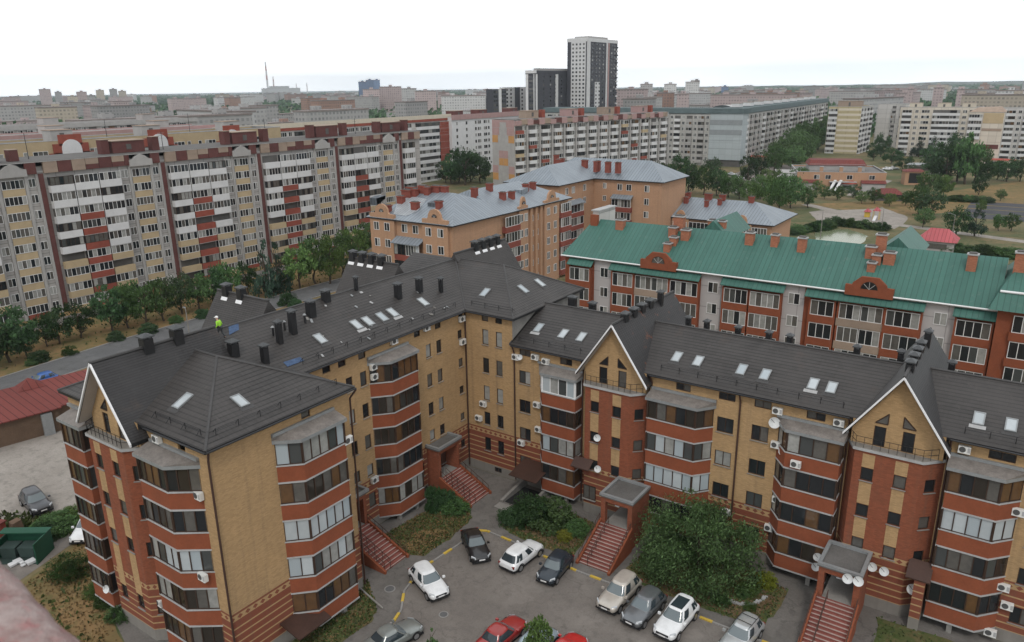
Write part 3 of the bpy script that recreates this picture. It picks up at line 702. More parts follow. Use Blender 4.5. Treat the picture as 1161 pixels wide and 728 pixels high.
# entrance porches with stairs out into the yard (+x)
def porch_side(parent, F, u0, u1, dep, floor, top, run, front_open=True):
    """porch on a wall whose stair runs straight out of it"""
    w = MB()
    for a, b in ((u0, u0+.35), (u1-.35, u1)): w.fbox(F, a, b, 0.003, dep, 0, top, 'red_brick')
    w.fbox(F, u0+.352, u1-.352, 0.003, dep-.05, 0, floor, 'concrete'); w.fbox(F, u0+.352, u1-.352, dep-.36, dep-.002, top-.5, top-.002, 'red_brick')
    o = w.build('porch', parent)
    r = MB(); r.fbox(F, u0-.2, u1+.2, 0.004, dep+.25, top+.002, top+.12, 'roofing_felt')
    for a, b, c, d in ((u0-.2, u1+.2, dep+.02, dep+.25), (u0-.2, u0+.05, .01, dep+.018), (u1-.05, u1+.2, .01, dep+.018)): r.fbox(F, a, b, c, d, top+.122, top+.34, 'grey_metal')
    r.build('porch_roof', o)
    d = MB(); d.fbox(F, u0+.5, u1-.5, .004, .08, floor, floor+2.1, 'brown_metal'); d.build('door', o)
    st = MB(); n = max(4, round(floor/.155)); tr = run/n
    for i in range(n):
        z = floor-(i+1)*floor/n+floor/n
        st.fbox(F, u0+.12, u1-.12, dep-.04+i*tr, dep-.04+(i+1)*tr, 0, floor-i*floor/n-.03, 'stair_red')
        st.fbox(F, u0+.12, u1-.12, dep-.04+(i+.8)*tr, dep-.02+(i+1)*tr, floor-i*floor/n-.028, floor-i*floor/n, 'stair_edge')
    so = st.build('stairs', parent)
    ck = MB()
    for a in (u0-.1, u1-.12+.01):
        p = [F(a, dep, 0), F(a, dep+run+.2, 0), F(a, dep+run+.2, .25), F(a, dep, floor+.25)]; q = [F(a+.21, dep, 0), F(a+.21, dep+run+.2, 0), F(a+.21, dep+run+.2, .25), F(a+.21, dep, floor+.25)]
        ck.hexa([p[0], p[1], q[1], q[0], p[3], p[2], q[2], q[3]], 'parapet_red')
    ck.build_each('stair_wall', so)
    h = MB()
    for a in (u0+.1, u1-.1, (u0*.72+u1*.28)):
        A, B = F(a, dep+.1, floor+.9), F(a, dep+run, .95); h.tube(A, B, .03, 'brown_metal', n=5); h.tube(A-Vector((0, 0, .4)), B-Vector((0, 0, .4)), .02, 'brown_metal', n=5)
        for i in range(6):
            t = i/5; P = A.lerp(B, t); h.tube(P-Vector((0, 0, .95)), P, .022, 'brown_metal', n=4)
    h.build_each('handrail', so, 68)
porch_side(bl, FL, -6.7, -3.5, 1.5, 1.9, 5.0, 3.7)
porch_side(bl, FL, -18.9, -16.1, 1.1, 1.9, 4.9, 4.5)
c_ = MB(); c_.hexa([(5.55, -29.4, 1.9), (7.6, -29.4, 1.45), (7.6, -26.4, 1.45), (5.55, -26.4, 1.9), (5.55, -29.4, 2.0), (7.6, -29.4, 1.55), (7.6, -26.4, 1.55), (5.55, -26.4, 2.0)], 'brown_metal'); c_.build('basement_hood', bl)

# ================================================================== the lower wing with two towers
br_ = empty('apartment_building', (20, 5, 0), label='lower tan brick wing with two gabled red entrance towers, sitting behind the parking yard', cat='apartment building')
ZE2 = 14.9
FRW = Fr(0, 0, 0)
T1, T2 = 17.15, 39.95
hR, wR = [], []
ROWS = [(10.95, 12.3), (7.9, 9.25), (4.95, 6.25)]
cols = [(6.55, 7.85), (26.5, 27.9), (29.4, 30.75), (48.6, 49.9)]
for ci, (a, b) in enumerate(cols):
    for ri, (z0, z1) in enumerate(ROWS): addw(hR, wR, a, b, z0, z1, 'brownlight' if (ci*2+ri) % 3 == 0 else 'brown', 2)
    addw(hR, wR, a, b, 1.75, 3.1, 'brownlight' if ci == 1 else 'brown', 2)
for a, b in ((6.6, 7.9), (11.2, 12.5), (22.75, 24.05), (26.5, 27.9), (29.45, 30.8), (33.5, 34.9), (45.6, 47.2)): addw(hR, wR, a, b, 13.85, 14.5, 'brown', 2, False)
addw(hR, wR, 14.3, 15.6, 1.5, 2.9, 'brown', 2)
addw(hR, wR, 40.6, 42.3, 1.7, 3.1, 'brown', 2) if False else None
for a in (14.3, 22.2, 25.2, 32.2): addw(hR, wR, a, a+1.2, .3, .85, 'brown', 2, False)
segs = [(5.803, T1-3.2), (T1+3.2, T2-3.2), (T2+3.2, 54)]
w_ = MB()
for a, b in segs: wall(w_, FRW, a, b, 0, ZE2-.12, [h for h in hR if a < h[0] < b], 'tan_brick')
w_.poly([(54, 0, 0), (54, 11.6, 0), (54, 11.6, ZE2), (54, 0, ZE2)], 'tan_brick_plain'); w_.poly([(5.81, 11.6, 0), (54, 11.6, 0), (54, 11.6, ZE2), (5.81, 11.6, ZE2)], 'tan_brick_plain')
w_.build('wall', br_)
for u0, u1, z0, z1, st, nv, sl in wR:
    if any(a < u0 < b for a, b in segs): window(br_, FRW, (u0+u1)/2, z0, u1-u0, z1-z0, st, nv, sill=sl)
LR = [11.2, 8.2, 5.2, 2.2]
r5 = random.Random(11)
bay(br_, FRW, [(9.0, 0), (10.0, 1.3), (13.6, 1.3), (13.6, 0)], LR, 1.28, 1.72, ['wlight', 'wood', 'light', 'wood'], rng=r5, split=.9)
bay(br_, FRW, [(20.75, 0), (20.75, 1.3), (25.1, 1.3), (26.2, 0)], LR, 1.28, 1.72, ['wood', 'light', 'sky', 'dark'], rng=r5, split=.9)
bay(br_, FRW, [(31.5, 0), (32.5, 1.3), (36.5, 1.3), (36.5, 0)], LR, 1.28, 1.72, ['mix', 'dark', 'mix', 'wood'], rng=r5, split=.9)
bay(br_, FRW, [(43.5, 0), (43.5, 1.3), (46.7, 1.3), (47.9, 0)], LR, 1.28, 1.72, ['wood', 'sky', 'mix', 'dark'], rng=r5, split=.9)
for x in (12.6, 22.2, 35.2, 45.2):
    p_ = MB(); p_.box(x-.17, x+.17, -1.15, -.8, 0, .9, 'concrete'); p_.build('pillar', br_)
TRW = [(10.45, 11.5), (7.45, 8.5), (4.6, 5.65)]
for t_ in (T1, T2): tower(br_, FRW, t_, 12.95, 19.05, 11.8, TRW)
for t_ in (T1, T2):
    f2 = Fr(0, -1.2, 0); window(br_, f2, t_-1.9, 1.5, 1.3, 1.4, 'brown', 2, o=.02)
mb, r0, r1, c = hip_roof(5.82, 54.2, -.4, 11.9, ZE2, 17.65, 'x', th=.2)
caps(mb, [((5.9, 5.75, 17.66), (54, 5.75, 17.66))]); mb.build('roof', br_)
gt = MB()
for a, b in segs: gt.path([(a+.1, -.5, ZE2-.1), (b-.1, -.5, ZE2-.1)], .07, 'dark_metal')
gt.build('gutter', br_)
vb = MB(); vb.hexa([(5.70, -.45, ZE2-.1), (5.80, -.45, ZE2-.1), (5.80, 5.75, 17.6), (5.70, 5.75, 17.6), (5.70, -.45, ZE2+.12), (5.80, -.45, ZE2+.12), (5.80, 5.75, 17.8), (5.70, 5.75, 17.8)], 'ridge_cap'); vb.build('verge_board', br_)
PRF = plane((6, -.4, ZE2), (50, -.4, ZE2), (6, 5.75, 17.65))
for i, (x, y) in enumerate(((611, 372), (638.8, 378.9), (659.4, 382.5), (767.7, 405), (791.7, 409.8), (841, 419.4), (867.7, 425.2), (922, 435.8), (943, 440), (1110, 475), (1146.5, 482.4))):
    skylight(br_, hit(x, y, PRF), PRF, (1, 0, 0), .85, 1.5, ('trim_grey', 'ridge_cap')[i not in (0, 7, 9)])
for a, b in ((6.4, 13.2), (21.2, 36), (44, 53)): snow_guard(br_, (a, .25, ZE2+.34), (b, .25, ZE2+.34))
for t_ in (T1, T2):
    for i, y in enumerate((1.2, 2.9, 4.6, 6.3)): vent(br_, Vector((t_, y, 19.05)), .8, 1.1, .3, 0, 'white_trim' if t_ == T2 else None)
    vent(br_, Vector((t_+.2, 8.3, 18.9)), .7, .7, .9)
for x, w, h in ((777, 1.0, 1.4), (798, 1., 1.3), (834, 1.1, 1.2), (869, 1.1, 1.2), (893, 1.1, 1.2), (970, 1.1, 1.2), (1020, 1., 1.5), (1036, 1., 1.6), (1078, 1.1, 1.2)):
    P = PY(x, {777: 362, 798: 366, 834: 371, 869: 379, 893: 383, 970: 395, 1020: 403, 1036: 405, 1078: 418}[x], 6.6); vent(br_, Vector((P.x, 7.4, 16.9)), w*.62, .65, h*.82)
P = PY(562, 330, 5.); vent(br_, Vector((8.4, 7.0, 17.3)), 1.2, .7, 1.0, 0, None); vent(br_, Vector((10.6, 7.2, 17.3)), 1., .7, .6)
for x in (6.05, 13.72, 20.55, 28.35, 36.62, 43.3): pipe(br_, [(x, -.45, ZE2-.15), (x, -.1, ZE2-.9), (x, -.1, .3)])
# porches under the towers, stairs towards the yard
def porch_front(parent, u0, u1, dep, floor, top, run):
    F = FRW; fr = 1.2
    w = MB()
    for a, b in ((u0, u0+.42), (u1-.42, u1)):
        w.fbox(F, a, b, dep-.45, dep, 0, top-.45, 'red_brick')
    w.fbox(F, u1-.3, u1-.002, fr+.004, dep-.452, 0, top-.45, 'red_brick')
    w.fbox(F, u0, u1, dep-.45, dep+.004, top-.448, top, 'red_brick'); w.fbox(F, u0+.003, u0+.4, fr+.004, dep-.452, top-.546, top-.003, 'red_brick'); w.fbox(F, u1-.4, u1-.003, fr+.004, dep-.452, top-.546, top-.003, 'red_brick')
    w.fbox(F, u0+.425, u1-.425, fr+.006, dep-.03, 0, floor, 'concrete'); o = w.build('porch', parent)
    r = MB(); r.fbox(F, u0-.12, u1+.12, fr+.005, dep+.12, top+.003, top+.1, 'roofing_felt')
    for a, b, c, d in ((u0-.12, u1+.12, dep-.14, dep+.12), (u0-.12, u0+.14, fr+.01, dep-.142), (u1-.14, u1+.12, fr+.01, dep-.142), (u0+.142, u1-.142, fr+.01, fr+.3)): r.fbox(F, a, b, c, d, top+.102, top+.3, 'grey_metal')
    r.build('porch_roof', o)
    d = MB(); d.fbox(F, u0+.8, u0+2.2, fr+.004, fr+.08, floor+.003, floor+2.1, 'brown_metal'); d.build('door', o)
    l = MB(); l.fbox(F, (u0+u1)/2-.2, (u0+u1)/2+.2, dep-.3, dep-.1, top-.66, top-.56, 'lamp_clear'); l.build('porch_lamp', o)
    st = MB(); n = 13; tr = run/n
    for i in range(n):
        z = floor-i*floor/n
        st.fbox(F, u0+.12, u1-.12, dep-.02+i*tr, dep-.02+(i+1)*tr, 0, z-.035, 'stair_red'); st.fbox(F, u0+.12, u1-.12, dep-.02+(i+.76)*tr, dep+.01+(i+1)*tr, z-.033, z, 'stair_edge')
    so = st.build('stairs', parent); ck = MB()
    for a in (u0-.12, u1-.115):
        p = [F(a, dep+.006, 0), F(a, dep+run+.25, 0), F(a, dep+run+.25, .22), F(a, dep+.006, floor+.3)]; q = [F(a+.23, dep+.006, 0), F(a+.23, dep+run+.25, 0), F(a+.23, dep+run+.25, .22), F(a+.23, dep+.006, floor+.3)]
        ck.hexa([p[0], p[1], q[1], q[0], p[3], p[2], q[2], q[3]], 'parapet_red')
    ck.build_each('stair_wall', so); h = MB()
    for a in (u0, u0*.7+u1*.3, u1):
        A, B = F(a, dep+.2, floor+.85), F(a, dep+run, .9); h.tube(A, B, .03, 'brown_metal', n=5); h.tube(A-Vector((0, 0, .4)), B-Vector((0, 0, .4)), .02, 'brown_metal', n=5)
        for i in range(6):
            P = A.lerp(B, i/5); h.tube(P-Vector((0, 0, .9)), P, .022, 'brown_metal', n=4)
    h.build_each('handrail', so, 68)
porch_front(br_, 18.3, 21.3, 4.7, 2.0, 4.5, 3.9)
porch_front(br_, 36.55, 39.45, 4.7, 2.0, 4.5, 4.0)
# hoods over the basement steps and beside the towers
def hood(x0, x1, y0, z):
    c_ = MB(); c_.hexa([(x0, y0, z), (x1, y0, z), (x1, -.06, z+.55), (x0, -.06, z+.55), (x0, y0, z+.08), (x1, y0, z+.08), (x1, -.06, z+.63), (x0, -.06, z+.63)], 'brown_metal'); c_.build('basement_hood', br_)
hood(7.2, 10.4, -3.0, 2.4)
c_ = MB()
for x in (7.1, 10.0): c_.hexa([(x, -4.3, 0), (x+.3, -4.3, 0), (x+.3, -.1, 0), (x, -.1, 0), (x, -4.3, .3), (x+.3, -4.3, .3), (x+.3, -.1, .9), (x, -.1, .9)], 'concrete')
c_.box(7.42, 9.98, -4.0, -.6, .024, .04, 'rubber'); c_.box(7.1, 10.3, -5.4, -4.4, .024, .1, 'concrete'); c_.build('basement_steps', br_)
for x0 in (13.7, 43.0-.0):
    c_ = MB(); x1 = x0+1.9 if x0 < 20 else x0+1.5
    c_.hexa([(x0, -2.2, 4.9), (x1, -2.2, 4.9), (x1, -1.22, 5.5), (x0, -1.22, 5.5), (x0, -2.2, 5.), (x1, -2.2, 5.), (x1, -1.22, 5.6), (x0, -1.22, 5.6)], 'brown_metal') if x0 < 20 else c_.hexa([(42.0, -2.3, 4.2), (43.6, -2.3, 4.2), (43.6, -.9, 5.0), (42.0, -.9, 5.), (42.0, -2.3, 4.3), (43.6, -2.3, 4.3), (43.6, -.9, 5.1), (42.0, -.9, 5.1)], 'brown_metal')
    c_.build('hood', br_)
w_ = MB(); w_.box(42.6, 43.3, -2.2, -.004, 0, 4.2, 'red_brick_base'); w_.build('wall', br_)

# ================================================================== the blocks of the middle distance
for nm, c, v in (('b_white', (.57, .57, .575), .1), ('b_red', (.24, .062, .042), .2), ('b_yellow', (.41, .32, .2), .12), ('b_darkred', (.11, .042, .038), .25), ('b_tan', (.3, .23, .18), .15),
                 ('b_pink', (.36, .235, .225), .12), ('b_orange', (.45, .24, .09), .12), ('b_concrete', (.34, .33, .32), .15), ('b_dark', (.10, .095, .09), .2), ('flat_roof', (.16, .155, .15), .25), ('flat_roof_pink', (.42, .33, .32), .15),
                 ('b_cream', (.55, .49, .4), .1), ('b_green', (.33, .36, .3), .1), ('rust_sheet', (.3, .07, .05), .25), ('teal_sheet', (.06, .17, .155), .2), ('steel_band', (.235, .255, .265), .1), ('teal_attic', (.085, .115, .12), .2)):
    mat(nm, c, .85, var=v, rand=.12)
panel_mat('panel_grey', (.33, .315, .30), 3.3, 2.8); panel_mat('panel_light', (.50, .485, .47), 3.3, 2.8); panel_mat('panel_cream', (.54, .49, .42), 3.3, 2.8)
panel_mat('panel_mid', (.4, .39, .37), 3.2, 2.8, .2); panel_mat('panel_steel', (.36, .40, .415), 3.3, 2.8, .08, .35); panel_mat('panel_olive', (.42, .36, .22), 6, 2.8, .08)
panel_mat('grey_wall', (.42, .40, .40), 3.4, 3., .08, .5)
brick('orange_brick', (.42, .25, .155), var=.1, grime=.1)
seam_roof('green_roof', (.045, .125, .102), 0, .6, .5, 0, (.15, .19, .165), .45, 1.25, .72)
seam_roof('silver_roof', (.21, .24, .27), 0, .75, .42, .2, (.3, .29, .27), .5, 1.35, .5)
seam_roof('bright_roof', (.62, .65, .68), 0, .6, .35, .2)
seam_roof('red_roof', (.15, .038, .032), 0, .8, .8, 0, (.16, .06, .05), .4)
seam_roof('pink_roof', (.38, .09, .10), 0, .8, .8, 0)

def hitF(x, y, F, o=0.):
    """photo point on the vertical plane of a facade frame -> (u, z)"""
    p = F(0, o, 0); P = hit(x, y, (p, (F(0, 1, 0)-F(0, 0, 0)))); return F.inv(P)[0], P.z
def addmb(a, b):
    k = len(a.V); a.V += b.V
    im = [a.mi(m) for m in b.mats]
    a.F += [tuple(i+k for i in f) for f in b.F]; a.M += [im[i] for i in b.M]
def strip(mb, F, u0, u1, z0, z1, o=.02, nv=3, fm='window_white', gm='glass_dark', t=.07):
    mb.fbox(F, u0, u1, o-.06, o+.05, z0, z0+t, fm); mb.fbox(F, u0, u1, o-.06, o+.05, z1-t, z1, fm)
    for i in range(nv+1):
        u = u0+t/2+(u1-u0-t)*i/nv; mb.fbox(F, u-t/2, u+t/2, o-.055, o+.045, z0+t, z1-t, fm)
    for i in range(nv):
        a, b = u0+t+(u1-u0-t)*i/nv, u0+(u1-u0-t)*(i+1)/nv
        mb.poly([F(a, o+.005, z0+t), F(b, o+.005, z0+t), F(b, o+.005, z1-t), F(a, o+.005, z1-t)], gm if isinstance(gm, str) else rnd.choice(gm))
def build_many(root, name, items, limit=96):
    """the largest become parts of their own, the small rest one part"""
    items = [i for i in items if i[1].F]
    items.sort(key=lambda i: i[0])
    for d, m, subm in items[:limit]:
        o = m.build(name, root)
        if subm: subm.build('glazing', o)
    if len(items) > limit:
        r = MB()
        for d, m, subm in items[limit:]:
            addmb(r, m)
            if subm: addmb(r, subm)
        r.build(name, root, kind='stuff')
GM = ['glass_dark', 'glass_dark', 'glass_curtain']
def cells(root, F, cols, floors, z0, fh, limit=96, rail=1.05, wh=1.5):
    """cols: (u0, u1, kind, colour(floor from top), panes); floors counted from the top"""
    W, B = [], []
    for (u0, u1, kind, colr, nv) in cols:
        for i in range(floors):
            zt = z0-i*fh; P = F((u0+u1)/2, 0, zt); d = (P-CAM).length
            c = colr(i) if callable(colr) else colr
            if kind == 'win':
                m = MB(); strip(m, F, u0, u1, zt-wh, zt, .03, nv, gm=GM); W.append((d, m, None))
            elif kind == 'winp':       # window with a coloured panel below
                m = MB(); strip(m, F, u0, u1, zt-wh, zt, .05, nv, gm=GM); m.fbox(F, u0, u1, .002, .05, zt-fh+.02, zt-wh-.05, c); W.append((d, m, None))
            elif kind in ('bal', 'obal'):
                o = .95; m = MB(); m.fbox(F, u0, u1, .002, o, zt-fh+.05, zt-wh, c); m.fbox(F, u0-.03, u1+.03, .002, o+.04, zt-fh-.03, zt-fh+.05, 'b_concrete')
                g = None
                if rnd.random() < (.88 if kind == 'bal' else .7):
                    g = MB(); fmx = 'window_white' if rnd.random() < .7 else 'window_brown'
                    strip(g, F, u0+.03, u1-.03, zt-wh+.01, zt+.0, o-.06, nv, fmx, GM if kind == 'bal' else ['glass_dark', 'glass_dark', 'glass_wood', 'glass_curtain'])
                    for uu in (u0+.06, u1-.06):
                        p = [F(uu, 0.01, zt-wh), F(uu, o-.06, zt-wh), F(uu, o-.06, zt), F(uu, .01, zt)]; g.poly(p, 'glass_dark')
                else:
                    m.poly([F(u0, .01, zt-wh), F(u1, .01, zt-wh), F(u1, .01, zt), F(u0, .01, zt)], 'b_dark')
                B.append((d, m, g))
    build_many(root, 'window', W, limit); build_many(root, 'balcony', B, limit)
def slab(root, F, u0, u1, depth, z1, wallm, endm=None, roofm='flat_roof', z0=0., name='wall', par=.5):
    w = MB(); endm = endm or wallm
    w.poly([F(u0, 0, z0), F(u1, 0, z0), F(u1, 0, z1), F(u0, 0, z1)], wallm); w.poly([F(u1, -depth, z0), F(u0, -depth, z0), F(u0, -depth, z1), F(u1, -depth, z1)], wallm)
    w.poly([F(u1, 0, z0), F(u1, -depth, z0), F(u1, -depth, z1), F(u1, 0, z1)], endm); w.poly([F(u0, -depth, z0), F(u0, 0, z0), F(u0, 0, z1), F(u0, -depth, z1)], endm)
    w.build(name, root)
    r = MB(); r.poly([F(u0, 0, z1-par), F(u1, 0, z1-par), F(u1, -depth, z1-par), F(u0, -depth, z1-par)], roofm)
    for a, b, c, d in ((u0-.05, u1+.05, -.3, .05), (u0-.05, u1+.05, -depth-.05, -depth+.3), (u0-.05, u0+.3, -depth+.301, -.301), (u1-.3, u1+.05, -depth+.301, -.301)): r.fbox(F, a, b, c, d, z1-.1, z1+.06, 'trim_grey')
    for a, b, c, d in ((u0+.002, u1-.002, -.28, -.25), (u0+.002, u1-.002, -depth+.25, -depth+.28)): r.fbox(F, a, b, c, d, z1-par, z1-.1, wallm)
    r.build('roof', root)
def rooftop_box(root, F, u0, u1, o0, o1, z0, z1, m, door=True):
    b = MB(); b.fbox(F, u0, u1, o0, o1, z0, z1, m); b.fbox(F, u0-.15, u1+.15, o0-.15, o1+.15, z1+.001, z1+.14, 'b_tan')
    o = b.build('lift_room', root)
    if door:
        d = MB(); d.fbox(F, (u0+u1)/2-.5, (u0+u1)/2+.5, o1+.002, o1+.06, z0+.6, z1-.6, 'b_dark'); d.build('door', o)

# --- long panel block with red, white and yellow balconies
b1 = empty('panel_building', (-104, 40, 0), label='long panel block with red, white and yellow balconies rising behind the dark tiled roof', cat='apartment building')
F1 = Fr(-99.5, 0, 90)
slab(b1, F1, -38, 106.8, 13, 25.6, 'panel_grey', 'panel_light', par=-.9)
cl = []; att = MB(); pil = MB(); arch = MB()
def c13(i): return 'b_white' if i < 5 else 'b_yellow'
def c2(i): return 'b_white' if i < 2 else 'b_red'
def cy(i): return 'b_yellow' if i < 8 else 'b_red'
for s in range(-2, 5):
    p = 6.5+23.05*s
    cut = lambda a, b: b < 106.6
    for a, b, k, c, nv in ((p+1.0, p+5.1, 'bal', c13, 4), (p+5.3, p+9.6, 'bal', c2, 4), (p+9.8, p+13.9, 'bal', c13, 4), (p+14.5, p+15.8, 'win', None, 2), (p+16.6, p+20.2, 'winp', cy, 4), (p+20.9, p+22.1, 'win', None, 2)):
        if b < 106.7: cl.append((a, b, k, c, nv+1 if nv > 2 else nv))
    pil.fbox(F1, p-.42, p+.42, .003, .3, 0, 25.2, 'b_darkred')
    # pale shafts beside the yellow windows
    for q in [v for v in (p+14.0, p+15.9, p+20.3, p+22.15) if v < 106.2]: pil.fbox(F1, q, q+.45, .003, .22, 0, 25.2, 'b_concrete')
    u = p-5.2
    k = 0
    while k < 6:     # attic panels: tan above, dark red below
        a, b = p+.6+k*2.45, p+.6+(k+1)*2.45-.08
        if b < 106.8:
            if k % 3 == 1: att.fbox(F1, a, b, .003, .5, 25.25, 27.2, 'b_darkred')
            else: att.fbox(F1, a, b, .003, .5, 26.15, 27.2, 'b_tan'); att.fbox(F1, a, b, .003, .48, 25.25, 26.14, 'b_darkred' if k % 2 else 'b_tan')
        k += 1
    for a, b in ((p+15.3, p+16.2), (p+20.6, p+22.4)):
        if b < 106.8: att.fbox(F1, a, b, .003, .5, 25.25, 27.2, 'b_darkred')
    if p+21 < 106:
        c = p+18.4; pts = [(c-2.3, 25.0), (c+2.3, 25.0), (c+2.3, 26.2), (c+1.6, 26.3), (c+.9, 26.9), (c, 27.25), (c-.9, 26.9), (c-1.6, 26.3), (c-2.3, 26.2)]
        k0 = len(arch.V); n = len(pts)
        arch.poly([F1(a, .75, z) for a, z in pts], 'b_concrete')
        for i in range(n): arch.poly([F1(pts[i][0], .75, pts[i][1]), F1(pts[(i+1) % n][0], .75, pts[(i+1) % n][1]), F1(pts[(i+1) % n][0], 0, pts[(i+1) % n][1]), F1(pts[i][0], 0, pts[i][1])], 'b_concrete')
att.build_each('attic_panel', b1); pil.build_each('pilaster', b1); arch.build_each('arched_gable', b1, 45)
cells(b1, F1, [c for c in cl if c[0] > -22], 9, 24.5, 2.77)
cr = MB(); cr.fbox(F1, -38, 106.9, -13.2, .55, 27.21, 27.29, 'b_concrete'); cr.fbox(F1, -37.8, 106.7, -13., .3, 27.291, 27.34, 'b_dark'); cr.build('roof', b1)
for u, l, h in ((-4, 6, 1.5), (22, 6.5, 2.2), (49, 6.5, 2.4), (73, 7, 2.6), (96, 7, 2.4)):
    rooftop_box(b1, F1, u, u+l, -7.5, -3.5, 27.38, 27.38+h, 'b_darkred')
    for k in (-2.2, l+1.6): rb = MB(); rb.fbox(F1, u+k, u+k+1.5, -5, -3.4, 27.38, 27.38+h+.4, 'b_darkred'); rb.fbox(F1, u+k-.1, u+k+1.6, -5.1, -3.3, 27.781+h, 27.9+h, 'b_tan'); rb.build('chimney', b1)

# --- block of the same series just behind it, yellow with white arched gables
b2 = empty('panel_building', (-146, 40, 0), label='yellow panel block with white round-arched gables just behind the long balcony block', cat='apartment building')
F2 = Fr(-140, 0, 90)
slab(b2, F2, -30, 92, 13, 28.4, 'b_yellow', 'panel_light')
gm = MB(); at2 = MB(); cl2 = []
for k in range(-1, 5):
    c = 10.5+21.6*k
    for a, b, z in ((c-5, c+5, 25.6), (c-4, c+4, 27.6), (c-2.6, c+2.6, 29.6)): at2.fbox(F2, a, b, .01, .3, z-2.4, z, 'b_red') if a > -30 and b < 92 else None
    if c+3 < 92:
        n = 10; pts = [(c+2.2*math.cos(math.pi*i/n), 26.3+2.2*math.sin(math.pi*i/n)) for i in range(n+1)]+[(c-2.2, 24.8), (c+2.2, 24.8)]
        gm.poly([F2(a, .6, z) for a, z in pts], 'b_white')
        for i in range(len(pts)): gm.poly([F2(pts[i][0], .6, pts[i][1]), F2(pts[(i+1) % len(pts)][0], .6, pts[(i+1) % len(pts)][1]), F2(pts[(i+1) % len(pts)][0], 0, pts[(i+1) % len(pts)][1]), F2(pts[i][0], 0, pts[i][1])], 'b_white')
    for a, b in ((c+4.2, c+7.2), (c+8, c+9), (c+11.2, c+12.2), (c+13.2, c+16.4)): cl2.append((a, b, 'win', None, 3 if b-a > 2 else 1)) if b < 91 and a > -29 else None
at2.build_each('stepped_gable', b2); gm.build_each('arched_gable', b2, 65); cells(b2, F2, cl2, 3, 26.2, 2.8)
for u in (5, 30, 52, 76): rooftop_box(b2, F2, u, u+5, -8, -4, 27.9, 30.4, 'b_concrete')
# --- slabs further back, seen only as roofs and top storeys
def far_slab(F, u0, u1, dep, h, wm, rm, label, cols=True, floors=3, kind='b_white', top=None, rb=4, rbm='b_concrete'):
    o = empty('panel_building', F((u0+u1)/2, -dep/2, 0), label=label, cat='apartment building', group='panel blocks of the middle distance')
    slab(o, F, u0, u1, dep, h, wm, wm, rm)
    if cols:
        cc = []; u = u0+1
        while u+7 < u1:
            cc += [(u, u+1.6, 'win', None, 2), (u+2.6, u+5.4, 'obal', kind, 3)]; u += 7
        cells(o, F, cc, floors, h-1.3, 2.8, 60)
    if top:
        t = MB(); t.fbox(F, u0-.1, u1+.1, .003, .35, h-1.2, h+.35, top); t.fbox(F, u0-.1, u1+.1, -dep-.35, -dep-.003, h-1.2, h+.35, top); t.build_each('attic_panel', o)
    for i in range(rb):
        u = u0+(i+.5)*(u1-u0)/rb; rooftop_box(o, F, u-2.5, u+2.5, -dep*.65, -dep*.3, h-.5, h+2.2, rbm, False)
    return o
far_slab(Fr(-186, 40, 90), -70, 62, 13, 27.5, 'panel_light', 'flat_roof_pink', 'pale panel block with pinkish flat roof behind the yellow arched block', True, 2, 'b_white', 'b_pink')
far_slab(Fr(-238, 60, 90), -110, 70, 13, 28.2, 'panel_grey', 'flat_roof_pink', 'long grey panel block with low roof huts in the second row back', True, 2, 'b_yellow', 'b_concrete', 5)
# white block with red end stripes
b3 = empty('panel_building', (-180, 175, 0), label='white panel block with red and white striped balconies at its end', cat='apartment building')
P0, P1 = G(468, 135, 27), G(511, 134, 27); F3 = Fr(-173, 0, 90)
ya, yb = PX(470, 140, -173).y, PX(511, 140, -173).y
slab(b3, F3, 92, yb, 14, 26.6, 'panel_light', 'panel_light', 'flat_roof_pink')
t = MB(); t.fbox(F3, 92, yb+.1, .003, .4, 26.0, 27.6, 'b_cream'); t.fbox(F3, 92, yb+.1, .003, .36, 25.0, 25.99, 'b_red'); t.build_each('attic_panel', b3)
w3 = (yb-ya)
cc = [(ya+w3*.02, ya+w3*.62, 'bal', 'b_white', 6), (ya+w3*.64, yb-.1, 'bal', lambda i: 'b_red' if i < 8 else 'b_yellow', 1)]
u = ya-7
while u > 96: cc += [(u, u+4, 'bal', 'b_white', 4), (u-2.5, u-1, 'win', None, 2)]; u -= 8
cells(b3, F3, cc, 9, 24.6, 2.8, 80)
rs = MB()
for i in range(9): rs.fbox(F3, ya+w3*.64, yb-.1, .96, 1.0, 24.6-i*2.8-1.45, 24.6-i*2.8-.02, 'b_red' if i < 6 else 'b_yellow')
rs.build_each('balcony_screen', b3)
b3b = empty('panel_building', (-170, 225, 0), label='white panel block dotted with small square windows beside the striped one', cat='apartment building')
F3b = Fr(-170.5, 0, 90); ya, yb = PX(512, 140, -170.5).y, PX(600, 140, -170.5).y
slab(b3b, F3b, ya, yb, 13, 26.4, 'b_white', 'b_white', 'flat_roof_pink')
sc = []
for f_ in (.06, .2, .38, .5): sc.append((ya+(yb-ya)*f_*.8, ya+(yb-ya)*f_*.8+1.4, 'win', None, 1))
u = ya+(yb-ya)*.27
sc += [(u+k*3.3, u+k*3.3+1.4, 'win', None, 1) for k in range(5)]+[(u+17+k*5, u+17+k*5+3.5, 'obal', 'b_white', 3) for k in range(4) if u+17+k*5+3.5 < yb]
cells(b3b, F3b, sc, 9, 24.2, 2.8, 60); t = MB(); t.fbox(F3b, ya, yb, .003, .4, 25.0, 27.2, 'b_pink'); t.build('attic_panel', b3b)
for u in (ya+6, ya+24, yb-12): rooftop_box(b3b, F3b, u, u+6, -8, -3, 25.9, 28.6, 'b_darkred')

